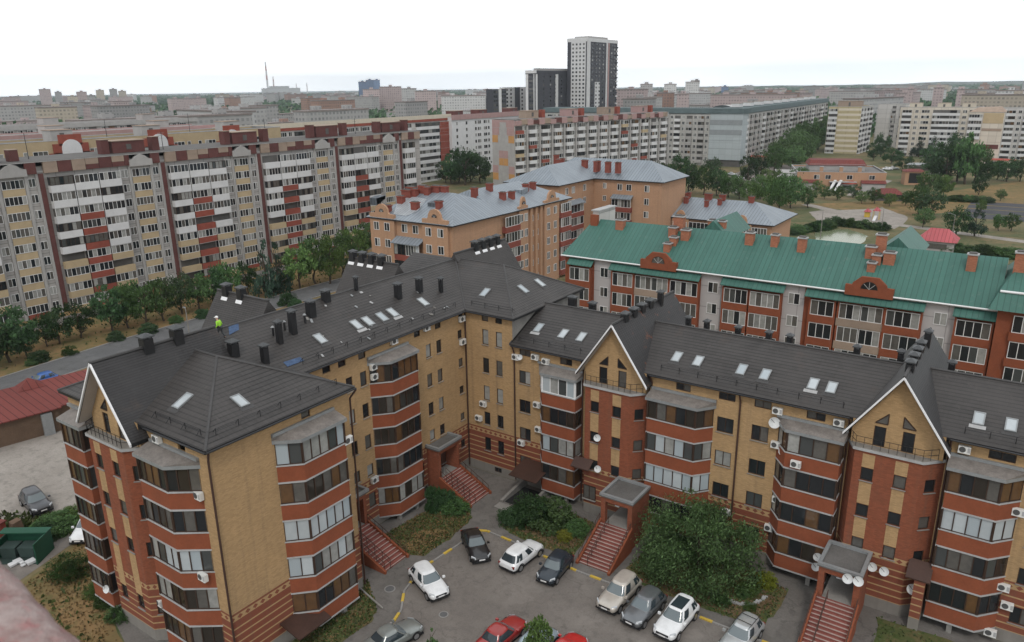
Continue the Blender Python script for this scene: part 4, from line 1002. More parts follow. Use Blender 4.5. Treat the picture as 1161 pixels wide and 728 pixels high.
# --- grey block with the pink and orange stepped end wall
b4 = empty('panel_building', (-115, 220, 0), label='grey panel block whose end wall has pink and orange stepped squares', cat='apartment building')
F4 = Fr(-117.4, 179.6, 76.4); L4 = 92
slab(b4, F4, 0, L4, 12.6, 26.4, 'panel_mid', 'panel_mid', par=-.5)
FE4 = Fr(*F4(0, 0, 0)[:2], 76.4-90)      # end wall, u runs away to -12.6
ew = MB(); pw = 12.6/3.
ew.fbox(FE4, -12.6, 0, .004, .06, 0, 26.9, 'b_concrete')
def sq(c0, c1, r0, r1, m):     # rows counted from the top, six columns
    ew.fbox(FE4, -12.6+2.1*c0+.06, -12.6+2.1*c1-.06, .062, .1, 26.9-2.8*r1+.06, 26.9-2.8*r0-.06, m)
for c0, c1, r0, r1, m in ((0, 3, 0, 1, 'b_pink'), (3, 6, 0, 1, 'b_pink'), (0, 2, 1, 2, 'b_pink'), (4, 6, 1, 2, 'b_pink'), (0, 1.6, 2, 3, 'b_orange'), (4.4, 6, 2, 3, 'b_orange'), (1.8, 3, 4, 5, 'b_pink'), (3, 4.3, 4, 5, 'b_pink'),
                          (1.8, 3, 5, 6, 'b_orange'), (3, 4.3, 5, 6, 'b_orange'), (0, 1.6, 6, 7, 'b_pink'), (4.4, 6, 6, 7, 'b_pink'), (0, 1.6, 7, 8, 'b_orange'), (4.4, 6, 7, 8, 'b_orange')): sq(c0, c1, r0, r1, m)
ew.fbox(FE4, -8.1, -4.5, .101, .12, 22.6, 26.0, 'b_concrete')
ew.build('end_panel', b4)
cc = []; u = .4; k = 0
tones = ['b_white', 'b_white', 'b_concrete', 'b_white', 'b_yellow']
while u+5 < L4:
    cc.append((u, u+3.6, 'obal', (lambda kk: (lambda i: 'b_red' if (i*7+kk*3) % 17 == 0 else tones[(i*3+kk) % 5] if (i+kk) % 3 == 0 else 'b_white'))(k), 3)); cc.append((u+4.2, u+5.5, 'win', None, 2)); u += 6.6; k += 1
cells(b4, F4, cc, 9, 24.6, 2.8)
at = MB(); u = 0; k = 0
while u+3 <= L4: at.fbox(F4, u, u+2.95, .003, .8, 25.2 if k % 2 else 24.9, 27.1 if k % 3 else 26.6, ('b_pink', 'b_tan', 'b_pink', 'b_darkred')[k % 4]); u += 3; k += 1
at.build_each('attic_panel', b4)
pl4 = MB(); u = 5.75
while u < L4: pl4.fbox(F4, u, u+.8, .003, .5, 0, 24.8, 'b_concrete'); u += 6.6
pl4.build_each('pilaster', b4)
rr = MB(); rr.fbox(F4, -.1, L4+.1, -12.7, -.01, 27.0, 27.1, 'flat_roof'); rr.build('roof', b4)
for u in (10, 32, 54, 76): rooftop_box(b4, F4, u, u+6, -8.5, -4, 27.1, 29.8, ('b_tan', 'b_pink')[int(u) % 4 == 0]); rb = MB(); rb.fbox(F4, u+8, u+9.6, -6, -4, 27.1, 30, 'b_red'); rb.build('chimney', b4)

# --- grey angled block with the steel-blue end wall
b5 = empty('panel_building', (-90, 320, 0), label='long grey angled panel block with a steel-blue clad corner wall', cat='apartment building')
F5 = Fr(-92, 311, 0); F5b = Fr(-76.5, 312.5, 94)
slab(b5, F5, -96, -.05, 13, 24.6, 'panel_mid'); slab(b5, F5b, 2., 236, 14, 24.6, 'panel_mid')
w = MB(); w.prism([(-92, 310), (-76.3, 310.6), (-75.9, 318), (-92, 320)], 3.2, 24.9, 'panel_steel'); w.prism([(-91.5, 310.6), (-77, 311.2), (-77, 318), (-91.5, 319)], 0, 3.2, 'b_dark')
for i, z in enumerate((22.0, 17.4)): w.fbox(Fr(-92, 310, 2.2), -.02, 15.72, .02, .08, z-2.4, z, 'steel_band')
for z in (12.5, 8.6): w.fbox(Fr(-92, 310, 2.2), -.02, 15.72, .02, .06, z-.12, z, 'steel_band')
w.build('end_wall', b5)
mr = MB()
mr.fbox(F5, -96.3, 16.2, -13.3, .5, 24.61, 27.6, 'teal_sheet') if False else None
for F, a, b in ((F5, -96.3, -.1), (F5b, 1.9, 236.3)):
    k = a
    mr.hexa([F(a, .5, 24.9), F(b, .5, 24.9), F(b, -14.3, 24.9), F(a, -14.3, 24.9), F(a, .1, 27.3), F(b, .1, 27.3), F(b, -13.2, 27.3), F(a, -13.2, 27.3)], 'teal_attic')
mr.prism([(-92.1, 310.0-.4), (-75.9, 310.2), (-75.2, 319), (-92.1, 323)], 24.95, 27.28, 'teal_attic')
mr.build('roof', b5)
cc = []; u = -93; k = 0
while u < -6: cc += [(u, u+3., 'obal', 'b_concrete' if k % 3 else 'b_white', 2), (u+3.8, u+5.2, 'win', None, 2)]; u += 6.2; k += 1
cells(b5, F5, cc, 8, 23.8, 2.8, 48)
cc = []; u = 4; k = 0
while u+7 < 235: cc += [(u, u+3.2, 'obal', 'b_concrete' if k % 4 else 'b_white', 2), (u+4.6, u+6.4, 'win', None, 2)]; u += 8.6; k += 1
cells(b5, F5b, cc, 8, 23.8, 2.8, 48)
for u in range(10, 230, 22): rooftop_box(b5, F5b, u, u+6, -9, -5, 27.6, 29.3, 'b_white', False)

# --- beige stepped blocks beyond the kindergarten
b6 = empty('panel_building', (-50, 420, 0), label='beige high-rise slab with white rounded balconies beyond the kindergarten', cat='apartment building')
def px_u(F, x, y=140): return hitF(x, y, F)[0]
F6 = Fr(0, 408, 0); a, b = px_u(F6, 938), px_u(F6, 975)
slab(b6, F6, a, b, 34, 25.6, 'panel_olive', 'panel_mid')
bands = MB()
for i in range(9): bands.fbox(F6, a+5.2, b+.02, .004, .08, 23.4-i*2.8, 24.6-i*2.8, 'b_cream')
bands.build('wall_band', b6)
cells(b6, F6, [(a+.3, a+4.9, 'bal', 'b_white', 4)], 9, 24.4, 2.8)
FS = Fr(b, 408, 90); cells(b6, FS, [(1+k*8.2, 4.4+k*8.2, 'obal', 'b_white', 2) for k in range(4)]+[(5.6+k*8.2, 7+k*8.2, 'win', None, 2) for k in range(4)], 9, 24.4, 2.8)
rooftop_box(b6, F6, a+4, b-1, -9, -3, 25.1, 28.4, 'b_tan'); 
b7 = empty('panel_building', (-10, 430, 0), label='long cream panel block with white balcony bands set behind the park trees', cat='apartment building')
F7 = Fr(0, 452, -20); F7b = Fr(0, 408, 2)
a, c = px_u(F7, 993), px_u(F7, 1027); slab(b7, F7, a, c, 13, 25.6, 'panel_light', 'panel_light')
cells(b7, F7, [(a+(c-a)*.5+k*5, a+(c-a)*.5+k*5+2.4, 'obal', 'b_concrete', 2) for k in range(3)], 9, 24.4, 2.8)
a, c = px_u(F7b, 1019), px_u(F7b, 1112); slab(b7, F7b, a, c, 13, 25.4, 'panel_cream', 'panel_light', 'flat_roof')
L = c-a; cc = []
for f0, f1, kd in ((.03, .15, 'obal'), (.19, .23, 'win'), (.27, .37, 'win'), (.41, .5, 'obal'), (.5, .62, 'bal'), (.62, .74, 'bal'), (.77, .82, 'win'), (.85, .95, 'obal')): cc.append((a+f0*L, a+f1*L, kd, 'b_white', 3))
cells(b7, F7b, cc, 9, 24., 2.8)
for f in (.1, .45, .75): rooftop_box(b7, F7b, a+L*f, a+L*f+6, -8, -3, 24.9, 27.4, 'b_cream')
b8 = empty('panel_building', (20, 380, 0), label='beige block with an olive top panel and curved white balconies', cat='apartment building')
F8 = Fr(0, 362, 1); a, c = px_u(F8, 1097), px_u(F8, 1138)
slab(b8, F8, a, c, 15, 24.6, 'panel_cream', 'panel_mid')
t = MB(); s5 = a+(c-a)*.42
t.fbox(F8, s5, c-.4, .004, .08, 19.6, 24.2, 'b_yellow'); t.fbox(F8, s5, c-.4, .004, .09, 16.2, 17.4, 'b_olive' if False else 'b_tan'); t.fbox(F8, s5-1, c-.6, .004, .1, 8.2, 10.2, 'b_darkred'); t.build_each('wall_panel', b8)
cells(b8, F8, [(a+.2, s5-.4, 'bal', 'b_white', 5)], 4, 23.6, 2.8); cells(b8, F8, [(s5, c-.5, 'win', None, 5)], 1, 10.2, 2.8)
mr = MB(); z = 24.65; mr.hexa([F8(a, .2, z), F8(c+.2, .2, z), F8(c+.2, -15, z), F8(a, -15, z), F8(a+3, -3, z+1.8), F8(c-2, -3, z+2.2), F8(c-2, -12, z+2.2), F8(a+3, -12, z+1.8)], 'b_tan'); mr.build('roof', b8)
b9 = empty('panel_building', (45, 425, 0), label='white panel block with stacked balconies running out of the frame', cat='apartment building')
F9 = Fr(0, 408, 1); a = px_u(F9, 1122); slab(b9, F9, a, a+45, 13, 25., 'panel_light')
cells(b9, F9, [(a+6+k*8, a+10.5+k*8, 'obal', 'b_white', 3) for k in range(4)]+[(a+11.5+k*8, a+13+k*8, 'win', None, 2) for k in range(4)], 9, 24, 2.8)

# --- orange brick apartment blocks with silver roofs
def mini_gable(parent, F, u0, u1, zt, o=.5, m='orange_brick', zb=0., lun=True, wz=None, step=False):
    """projecting wall bay ending in a rounded parapet with a lunette"""
    c = (u0+u1)/2; h = (u1-u0)/2
    pts = [(u0, zb), (u1, zb), (u1, zt), (c+h*.62, zt+.1), (c+h*.5, zt+.75), (c+h*.22, zt+1.35), (c-h*.22, zt+1.35), (c-h*.5, zt+.75), (c-h*.62, zt+.1), (u0, zt)]
    if step: pts = [(u0, zb), (u1, zb), (u1, zt), (c+h*.72, zt+.02), (c+h*.70, zt+.3), (c+h*.36, zt+1.15), (c-h*.36, zt+1.15), (c-h*.70, zt+.3), (c-h*.72, zt+.02), (u0, zt)]
    else: pts = [(u0, zb), (u1, zb), (u1, zt), (c+h*.6, zt+.05)]+[(c+h*.52*math.cos(math.pi*i/8), zt+.35+1.45*math.sin(math.pi*i/8)) for i in range(9)]+[(c-h*.6, zt+.05), (u0, zt)]
    g = MB(); g.poly([F(a, o, z) for a, z in pts], m); g.poly([F(a, o-.4 if z > zt-.1 else -.01, z) for a, z in pts], m)
    n = len(pts)
    for i in range(n):
        p, q = pts[i], pts[(i+1) % n]; bk = o-.4 if min(p[1], q[1]) >= zt-.1 else -.01
        g.poly([F(p[0], o, p[1]), F(q[0], o, q[1]), F(q[0], bk, q[1]), F(p[0], bk, p[1])], m)
    go = g.build('parapet_gable', parent)
    if lun:
        l = MB(); lr, lz = (.95, zt-.35) if step else (.55, zt+.35); lp = [F(c+lr*math.cos(math.pi*i/8), o+.012, lz+lr*math.sin(math.pi*i/8)) for i in range(9)]; l.poly(lp, 'glass_dark')
        for i in range(8): l.tube(lp[i], lp[i+1], .05, 'window_brown', n=4)
        for i in (2, 4, 6): l.tube(F(c, o+.012, lz), lp[i], .04, 'trim_grey', n=4)
        l.build('lunette', go)
def ch(parent, P, w=1.3, d=1.0, h=1.6, m='chimney_red', rot=0., below=1.2):
    F = Fr(P.x, P.y, rot); c = MB(); c.fbox(F, -w/2, w/2, -d/2, d/2, P.z-below, P.z+h, m); o = c.build('chimney', parent)
    k = MB(); k.fbox(F, -w/2-.12, w/2+.12, -d/2-.12, d/2+.12, P.z+h+.001, P.z+h+.14, 'trim_grey' if m == 'chimney_brick' else 'b_red'); k.fbox(F, -w/2+.1, w/2-.1, -d/2+.1, d/2-.1, P.z+h+.141, P.z+h+.3, 'b_dark'); k.build('cap', o)
mat('chimney_red', (.21, .058, .042), .8, var=.2); brick('chimney_brick', (.36, .14, .08), var=.2)
t1 = empty('brick_building', (-48, 60, 0), label='orange brick apartment block with silver metal roof, its side wall towards the dark roof windowless', cat='apartment building')
FT1 = Fr(0, 42, 0); FT1s = Fr(-35.7, 0, 90)
slab(t1, FT1, -54.8, -35.7, 38.5, 16.3, 'orange_brick', 'orange_brick', 'flat_roof', par=-.02)
mini_gable(t1, FT1, -54.6, -48.6, 17.1, .5); mini_gable(t1, FT1, -42., -36.3, 17.1, .5)
def wr(parent, F, cols, floors, zt, fh, o=.52, w=1.3, h=1.5):
    W = []
    for u in cols:
        for i in range(floors):
            m = MB(); strip(m, F, u-w/2, u+w/2, zt-i*fh-h, zt-i*fh, o, 2, gm=GM); W.append((i, m, None))
    build_many(parent, 'window', W)
wr(t1, FT1, (-53.0, -50.4, -40.6, -37.9), 5, 15.6, 3.); wr(t1, FT1, (-46.6, -44.), 5, 15.6, 3., .03)
BW = []
for k in range(4):
    m = MB(); zt = 12.2-3*k; m.prism([tuple(FT1(*q, 0))[:2] for q in ((-48.4, 0), (-48.4, 1.1), (-47.5, 1.5), (-43, 1.5), (-42.1, 1.1), (-42.1, 0))], zt-2.9, zt-1.9, 'chimney_red')
    g = MB(); strip(g, FT1, -48.2, -45.6, zt-1.9, zt, 1.3, 3, 'window_brown', GM); strip(g, FT1, -45.4, -42.3, zt-1.9, zt, 1.3, 5, 'window_white', ['glass_sky', 'glass_curtain']); BW.append((k, m, g))
build_many(t1, 'balcony', BW)
c = MB(); c.hexa([FT1(-48.6, 1.8, 12.3), FT1(-42., 1.8, 12.3), FT1(-42., 0.01, 13.2), FT1(-48.6, .01, 13.2), FT1(-48.6, 1.8, 12.45), FT1(-42., 1.8, 12.45), FT1(-42., .01, 13.35), FT1(-48.6, .01, 13.35)], 'silver_roof'); c.build('canopy', t1)
mb, *_ = hip_roof(-55.5, -35.1, 41.3, 62, 16.32, 20.2, 'x', -49.5, -42.5, 'silver_roof'); mb.build('roof', t1)
bs = MB(); PT1 = plane((-60, 41.3, 16.35), (-36, 41.3, 16.35), (-48, 51.65, 20.24)); bs.poly([hit(x, y, PT1)+Vector((0, 0, .03)) for x, y in ((446, 243), (461, 245), (474, 239), (484, 226), (470, 223), (452, 226))], 'bright_roof')
for a_, b_ in ((-58, 47), (-44, 47.5), (-40.5, 70)): q_ = Vector((a_, b_, 18.6)); bs.hexa([q_+Vector(v) for v in ((-.9, -.9, -1), (.9, -.9, -1), (.9, 1.4, 0), (-.9, 1.4, 0), (-.9, -1, .35), (.9, -1, .35), (.9, 1.4, .6), (-.9, 1.4, .6))], 'silver_roof'); bs.build('roof_sheet', t1)
mb, *_ = hip_roof(-54, -35.0, 56, 81.2, 16.33, 19.9, 'y', 58, 75, 'silver_roof'); mb.build('roof', t1)
# yard face with two more parapet gables and balcony columns
F1s = FT1s
mini_gable(t1, F1s, 61.6, 64.6, 16.9, .5); mini_gable(t1, F1s, 70.6, 76.2, 16.9, .5)
for u in (65.6, 67.4, 69.2): m = MB(); m.fbox(F1s, u, u+.7, .003, .45, 0, 16.1, 'orange_brick'); m.build('pilaster', t1)
wr(t1, F1s, (62.3, 63.9, 72, 74.6), 5, 15.4, 3., w=1.1); wr(t1, F1s, (66.85, 68.65), 5, 14.6, 3., .03, .6, 1.2)
BW = []
for u0, u1 in ((56.6, 61.3), (76.4, 80.4)):
    for k in range(5):
        m = MB(); zt = 15.6-3*k; m.fbox(F1s, u0, u1, .003, 1., zt-2.95, zt-1.85, 'chimney_red'); g = MB(); strip(g, F1s, u0, u1, zt-1.85, zt, .85, 5, gm=GM); BW.append((k, m, g))
build_many(t1, 'balcony', BW)
for x, y, w in ((437, 232, 1.6), (441, 213, 2.6), (449, 210, 2.2), (455, 222, 1.5), (471, 214, 1.1), (471, 229, 1.6), (485, 212, 1.3), (480, 210, 2.), (498, 228, 1.1), (509, 205, 1.4), (495, 209, 2.2)): 
    P = hit(x, y+8, plane((-60, 41.3, 16.3), (-36, 41.3, 16.3), (-48, 51.6, 20.2))) ; P.z = min(P.z, 20.0); P.y = min(P.y, 52.); P.x = max(P.x, -52); ch(t1, P, w*.85, 1., 1.1)
for x, y in ((538, 217), (570, 222), (580, 221), (596, 212), (604, 210), (555, 212)):
    P = hit(x, y+4, plane((-35, 60, 16.3), (-35, 80, 16.3), (-44.5, 60, 19.9))); P.y = min(P.y, 79); ch(t1, P, 1.1, .9, 1.2)
# taller corner wing further back
t2 = empty('brick_building', (-36, 112, 0), label='orange brick corner wing with silver hipped roof, behind the windowless one', cat='apartment building')
FT2 = Fr(0, 106, 0); slab(t2, FT2, -58, -25.9, 14, 17.4, 'orange_brick', par=-.02); FT2s = Fr(-43.6, 0, 90); slab(t2, FT2s, 89.5, 106, 14, 17.4, 'orange_brick', par=-.02)
mb, *_ = hip_roof(-58.5, -25.2, 105.4, 120.6, 17.42, 21.4, 'x', -53, -32, 'silver_roof'); mb.build('roof', t2); mb, *_ = hip_roof(-58.4, -43., 88.9, 120.5, 17.425, 21.0, 'y', 96, 112, 'silver_roof'); mb.build('roof', t2)
wr(t2, FT2, (-36.6, -34.2), 1, 16.4, 3., .03, 1.3, 1.5); wr(t2, FT2, (-29.6,), 5, 16.4, 3., .03, 1.2); wr(t2, FT2, (-40.6,), 5, 16.4, 3., .03, .9, 1.3); wr(t2, FT2s, (93.2, 96.2, 101.5), 2, 16.4, 3., .03, 1.3)
BW = []
for F, u0, u1, z in ((FT2, -38.2, -33.2, 12.9), (FT2s, 90.5, 99.5, 12.4)):
    for k in range(4):
        m = MB(); zt = z-3*k; m.fbox(F, u0, u1, .003, 1.1, zt-2.95, zt-1.85, 'chimney_red'); g = MB(); strip(g, F, u0, u1, zt-1.85, zt, .95, 6, gm=GM); BW.append((k, m, g))
    c = MB(); c.hexa([F(u0-.2, 1.4, z+.1), F(u1+.2, 1.4, z+.1), F(u1+.2, .01, z+.9), F(u0-.2, .01, z+.9), F(u0-.2, 1.4, z+.2), F(u1+.2, 1.4, z+.2), F(u1+.2, .01, z+1.), F(u0-.2, .01, z+1.)], 'silver_roof'); c.build('canopy', t2)
build_many(t2, 'balcony', BW)
for x, y, w in ((624, 197, 1.4), (654, 195, 2.2), (663, 186, 2.4), (678, 187, 1.9), (681, 193, 1.2), (693, 190, 1.), (719, 184, 1.4), (629, 186, 2.), (637, 184, 2.), (655, 176, 2.)):
    P = G(x, y, 20.3); P.y = min(max(P.y, 107), 118); P.x = min(P.x, -29); ch(t2, Vector((P.x, P.y, 19.9)), w*.58, .9, 1.2)
t3 = empty('brick_building', (-14, 118, 0), label='low orange brick building with a long silver roof behind the green-roofed block', cat='apartment building')
FT3 = Fr(0, 112.5, 0); slab(t3, FT3, -27.5, -2.2, 15, 8.6, 'orange_brick', par=-.02); slab(t3, Fr(0, 116, 0), -40, -27.4, 15, 8.4, 'orange_brick', par=-.02)
mb, *_ = hip_roof(-40.5, -1.6, 111.8, 131, 8.62, 12.2, 'x', -36, -9, 'silver_roof'); mb.build('roof', t3)
mini_gable(t3, FT3, -25.6, -21.4, 8.6, .6); mini_gable(t3, FT3, -11.2, -6.6, 8.6, .6)
wr(t3, FT3, (-24.7, -22.4, -10.2, -7.7), 2, 7.6, 3., .63, 1.2, 1.5)
BW = []
for u0, u1 in ((-21.2, -16.4), (-6.4, -3.)):
    for k in range(2):
        m = MB(); zt = 7.9-3*k; m.fbox(FT3, u0, u1, .003, 1.1, zt-2.9, zt-1.8, 'chimney_red'); g = MB(); strip(g, FT3, u0, u1, zt-1.8, zt, .95, 5, gm=GM); BW.append((k, m, g))
build_many(t3, 'balcony', BW)
PT3 = plane((-40, 111.8, 8.6), (-2, 111.8, 8.6), (-20, 121.4, 12.2))
for x, y, w in ((746, 217, 1.2), (777, 225, 1.), (778, 230, 1.2), (787, 216, 1.4), (801, 234, 1.), (807, 221, 2.), (816, 232, 1.), (823, 222, 1.6), (855, 225, 1.4)):
    P = hit(x, y, PT3); P.y = min(P.y, 121.); P.z = min(P.z, 12.); ch(t3, P, w*.85, .9, 1.2)

# --- red and grey block with the green roof
g1 = empty('brick_building', (15, 45, 0), label='red brick and grey panel apartment block under a bright green metal roof', cat='apartment building')
FG = Fr(-13.0, 41.5, 0); ue = hitF(1128, 372, FG)[0]
slab(g1, FG, 0, ue, 12.6, 13.9, 'parapet_red', 'panel_light', par=-.02)
def gu(x): return hitF(x, 300+(x-650)*.15, FG)[0]
grey = MB(); gw = []; gb = []
for a, b in ((674, 695), (795, 821), (888, 912), (1046, 1082)):
    u0, u1 = gu(a), gu(b); grey.fbox(FG, u0, u1, .003, .03, 0, 13.9, 'grey_wall')
for a, b in ((681, 690), (803, 814.5), (894, 907), (1058.6, 1073.7)):
    for k in range(4):
        m = MB(); zt = 12.7-3*k; strip(m, FG, gu(a), gu(b), zt-1.5, zt, .06, 2, gm=GM); gw.append((k, m, None))
grey.build_each('stair_wall', g1); build_many(g1, 'window', gw)
for a, b, tan, o in ((649, 671, 0, .9), (697, 719.5, 0, .75), (722, 759, 1, .6), (762, 793, 0, .75), (823, 849.5, 0, .8), (852.5, 886, 0, .8), (921, 947, 0, .75), (953, 1002, 1, .6), (1006, 1044, 0, .75), (1085, 1124, 0, .8)):
    u0, u1 = gu(a), gu(b)
    for k in range(4):
        m = MB(); g = MB(); zt = 12.35-3*k
        m.fbox(FG, u0-.25, u1+.25, .031, o, zt-2.95, zt-1.95, 'b_tan' if tan else 'parapet_red')
        if tan: um = (u0+u1)/2; strip(g, FG, u0, um-.05, zt-1.95, zt, o-.1, 3, gm=GM); strip(g, FG, um+.05, u1, zt-1.95, zt, o-.1, 3, gm=GM)
        else: strip(g, FG, u0, u1, zt-1.95, zt, o-.1, max(3, round((u1-u0)/.85)), gm=GM)
        for uu in (u0-.12, u1+.12): g.fbox(FG, uu-.11, uu+.11, .04, o-.02, zt-1.95, zt+.2, 'parapet_red')
        gb.append((k+a*.0001, m, g))
build_many(g1, 'balcony', gb)
# green pent roofs over the bays
for a, b in ((648, 673), (695, 794), (821, 889), (916, 1046), (1082, 1127)):
    u0, u1 = gu(a)-.2, gu(b)+.2; c = MB()
    c.hexa([FG(u0, 1.2, 12.75), FG(u1, 1.2, 12.75), FG(u1, -.1, 13.75), FG(u0, -.1, 13.75), FG(u0, 1.2, 12.85), FG(u1, 1.2, 12.85), FG(u1, -.1, 13.87), FG(u0, -.1, 13.87)], 'green_roof'); c.build('pent_roof', g1)
# main roof in its own frame
rf = MB(); zr, dr = 18.7, 6.3; ze = 13.95
for s, o0 in ((1, .55), (-1, -13.2)):
    A, B, Cc, D = FG(-.4, o0, ze), FG(ue, o0, ze), FG(ue, -dr, zr), FG(1.6, -dr, zr); rf.poly([A, B, Cc, D], 'green_roof'); rf.poly([p-Vector((0, 0, .2)) for p in (A, B, Cc, D)], 'soffit')
rf.poly([FG(-.4, .55, ze), FG(-.4, -13.2, ze), FG(1.6, -dr, zr)], 'green_roof')
rf.poly([FG(ue, .55, ze), FG(ue, -13.2, ze), FG(ue, -dr, zr)], 'panel_light')
ro = rf.build('roof', g1)
gt = MB(); gt.tube(FG(-.4, .6, ze-.02), FG(ue, .6, ze-.02), .1, 'white_trim'); gt.build('gutter', ro)
for a, b in ((728, 768), (957, 1011)):
    u0, u1 = gu(a), gu(b); mini_gable(g1, FG, u0, u1, 14.9, .75, 'parapet_red', 13.6, step=True)
PG = plane(FG(0, .55, ze), FG(40, .55, ze), FG(1.6, -dr, zr))
for x, y, w, h in ((703.5, 258, 1.5, 1.2), (757, 283, 1.1, .9), (764, 276, 1.2, .9), (763, 267, 1.3, 1.2), (777.5, 270, 1.4, 1.2), (770, 259, 1.8, 1.8), (850, 275, 1.3, 1.4), (878.5, 277, 1.1, 1.3), (909, 283, 1.2, 1.6), (988, 305, 1.1, .8), (994, 297, 1.2, .9), (987, 290, 1.4, 1.2), (1008, 297, 1.5, 1.2), (998, 285, 1.4, 2.2), (1101, 304, 1.2, 1.7)):
    P = hit(x, y, PG); ch(g1, P, w*.85, .95, h*.95, 'chimney_brick', 0)
for x in (800, 812):
    P = hit(x, 262, PG); q = F_ = FG.inv(P); ch(g1, FG(q[0], -dr-2.2, 18.2), 1.0, .9, 1.4, 'chimney_brick', 0)
# raised stair head at the left gable and cross roofs behind the ridge
w = MB(); w.fbox(FG, 1.6, 2.6, -11.2, -5.6, 15, 20.0, 'panel_light'); w.fbox(FG, 1.4, 2.8, -11.4, -5.4, 20.001, 20.2, 'trim_grey'); w.fbox(FG, 1.5, 2.7, -5.6, -5.0, 16.5, 19.5, 'parapet_red'); w.build('roof_wall', g1)
def cross_gable(uc, half, zt, m='green_roof'):
    c = MB(); o0, o1 = -dr-.6, -17
    for s in (-1, 1): c.poly([FG(uc, o0, zt), FG(uc, o1, zt), FG(uc+s*half, o1, zt-2.4), FG(uc+s*half, o0, zt-2.4)], m)
    c.poly([FG(uc-half, o0, zt-2.4), FG(uc+half, o0, zt-2.4), FG(uc, o0, zt)], m); c.build('roof', g1)
cross_gable(hitF(807, 250, FG, -dr)[0], 2.4, 19.9); cross_gable(hitF(1018, 268, FG, -dr)[0], 2.6, 19.8)
g2 = empty('brick_building', (46, 33, 0), label='projecting red brick section with its own green roof at the end of the green-roofed block', cat='apartment building')
FG2 = Fr(*FG(ue, 1.3, 0)[:2], 0); slab(g2, FG2, .02, 16, 15, 15.0, 'parapet_red', par=-.02)
gb = []
for k in range(4):
    m = MB(); g = MB(); zt = 13.9-3*k; m.fbox(FG2, 1.4, 9, .003, .4, zt-2.95, zt-1.95, 'parapet_red'); strip(g, FG2, 1.6, 8.6, zt-1.95, zt, .3, 8, gm=GM); gb.append((k, m, g))
build_many(g2, 'balcony', gb)
rf = MB(); rf.poly([FG2(-.9, 1., 14.4), FG2(16, 1., 14.4), FG2(16, -.6, 16.2), FG2(-.2, -.6, 16.2)], 'green_roof'); rf.poly([FG2(-.9, 1., 14.4), FG2(-.2, -.6, 16.2), FG2(-.2, -14, 16.2), FG2(-.9, -14, 14.4)], 'green_roof')
rf.poly([FG2(-.2, -.6, 16.25), FG2(16, -.6, 16.25), FG2(16, -8, 19.8), FG2(2, -8, 19.8)], 'green_roof'); rf.poly([FG2(-.2, -.6, 16.25), FG2(2, -8, 19.8), FG2(-.2, -15, 16.25)], 'green_roof'); ro = rf.build('roof', g2)
gt = MB(); gt.tube(FG2(-.1, -.5, 16.25), FG2(16, -.5, 16.25), .14, 'white_trim'); gt.build('gutter', ro)
ch(g2, FG2(1.2, -4.4, 18.0), 1.1, 1., 2.0, 'chimney_brick', 0)

# --- two black and white towers
def tower_block(px0, pxc, px1, y0, ptop, label, white_left, floors_px):
    xc = PY(pxc, 98, y0).x; x0 = PY(px0, 98, y0).x; y1 = PX(px1, 98, xc).y; z1 = PY(pxc, ptop, y0).z
    o = empty('high_rise', ((x0+xc)/2, (y0+y1)/2, 0), label=label, cat='high-rise')
    w = MB(); w.box(x0, xc, y0, y1, 0, z1-3.2, 'b_charcoal'); w.build('wall', o)
    t = MB(); t.box(x0-.2, xc+.2, y0-.2, y1+.2, z1-3.199, z1-.6, 'b_white' if white_left else 'b_charcoal'); t.box(x0-.25, xc+.25, y0-.25, y0+2.5, z1-2.6, z1-.4, 'b_white'); t.box(x0+2, xc-3, y0+8, y1-12, z1-.599, z1+1.2, 'b_concrete'); t.build('roof', o)
    FL_, FR_ = Fr(x0, y0, 0), Fr(xc, y0, 90); s = MB(); Wl, Wr = xc-x0, y1-y0
    if white_left: s.fbox(FL_, Wl*.2, Wl*.94, .003, .2, 0, z1-3.21, 'b_white')
    else: s.fbox(FL_, Wl*.02, Wl*.3, .003, .2, 0, z1-3.21, 'b_white'); s.fbox(FL_, Wl*.9, Wl-.01, .003, .2, 0, z1-3.21, 'b_white')
    for f0, f1 in ((.0, .1), (.62, .66)) if white_left else ((.02, .05), (.4, .45), (.88, .91)): s.fbox(FR_, Wr*f0, Wr*f1, .003, .3, 0, z1-3.22, 'b_white')
    if white_left: s.fbox(FR_, Wr*.26, Wr*.42, .003, .16, 0, z1*.55, 'b_white'); s.fbox(FR_, Wr*.68, Wr*.72, .003, .3, 0, z1-3.23, 'b_pink')
    s.build_each('facade_strip', o)
    wn = []; nf = int((z1-4)/3)
    for k in range(nf):
        zt = z1-4.4-3*k; m = MB()
        for f in ((.3, .48, .66, .84) if white_left else (.5, .75)): m.fbox(FL_, Wl*f-.8, Wl*f+.8, .201 if white_left else .02, .24 if white_left else .04, zt-1.5, zt, 'glass_dark')
        for f in (.17, .3, .4, .52, .8, .9): m.fbox(FR_, Wr*f-.9, Wr*f+.9, .02, .2+.02*(f > .25), zt-1.4, zt, 'glass_curtain' if (k+int(f*10)) % 5 == 0 else 'glass_dark')
        for f in (.955,): m.fbox(FR_, Wr*f, Wr, .003, .9, zt-2.6, zt-1.5, 'b_white' if k % 2 else 'b_charcoal')
        wn.append((k, m, None))
    build_many(o, 'window_row', wn)
mat('b_charcoal', (.045, .045, .055), .6, var=.2)
tower_block(643, 665, 699, 500, 42, 'tallest black and white residential tower on the skyline', True, 4.6)
tower_block(596, 606, 662, 455, 79, 'broad dark tower with white edges standing in front of the tallest one', False, 4.6)
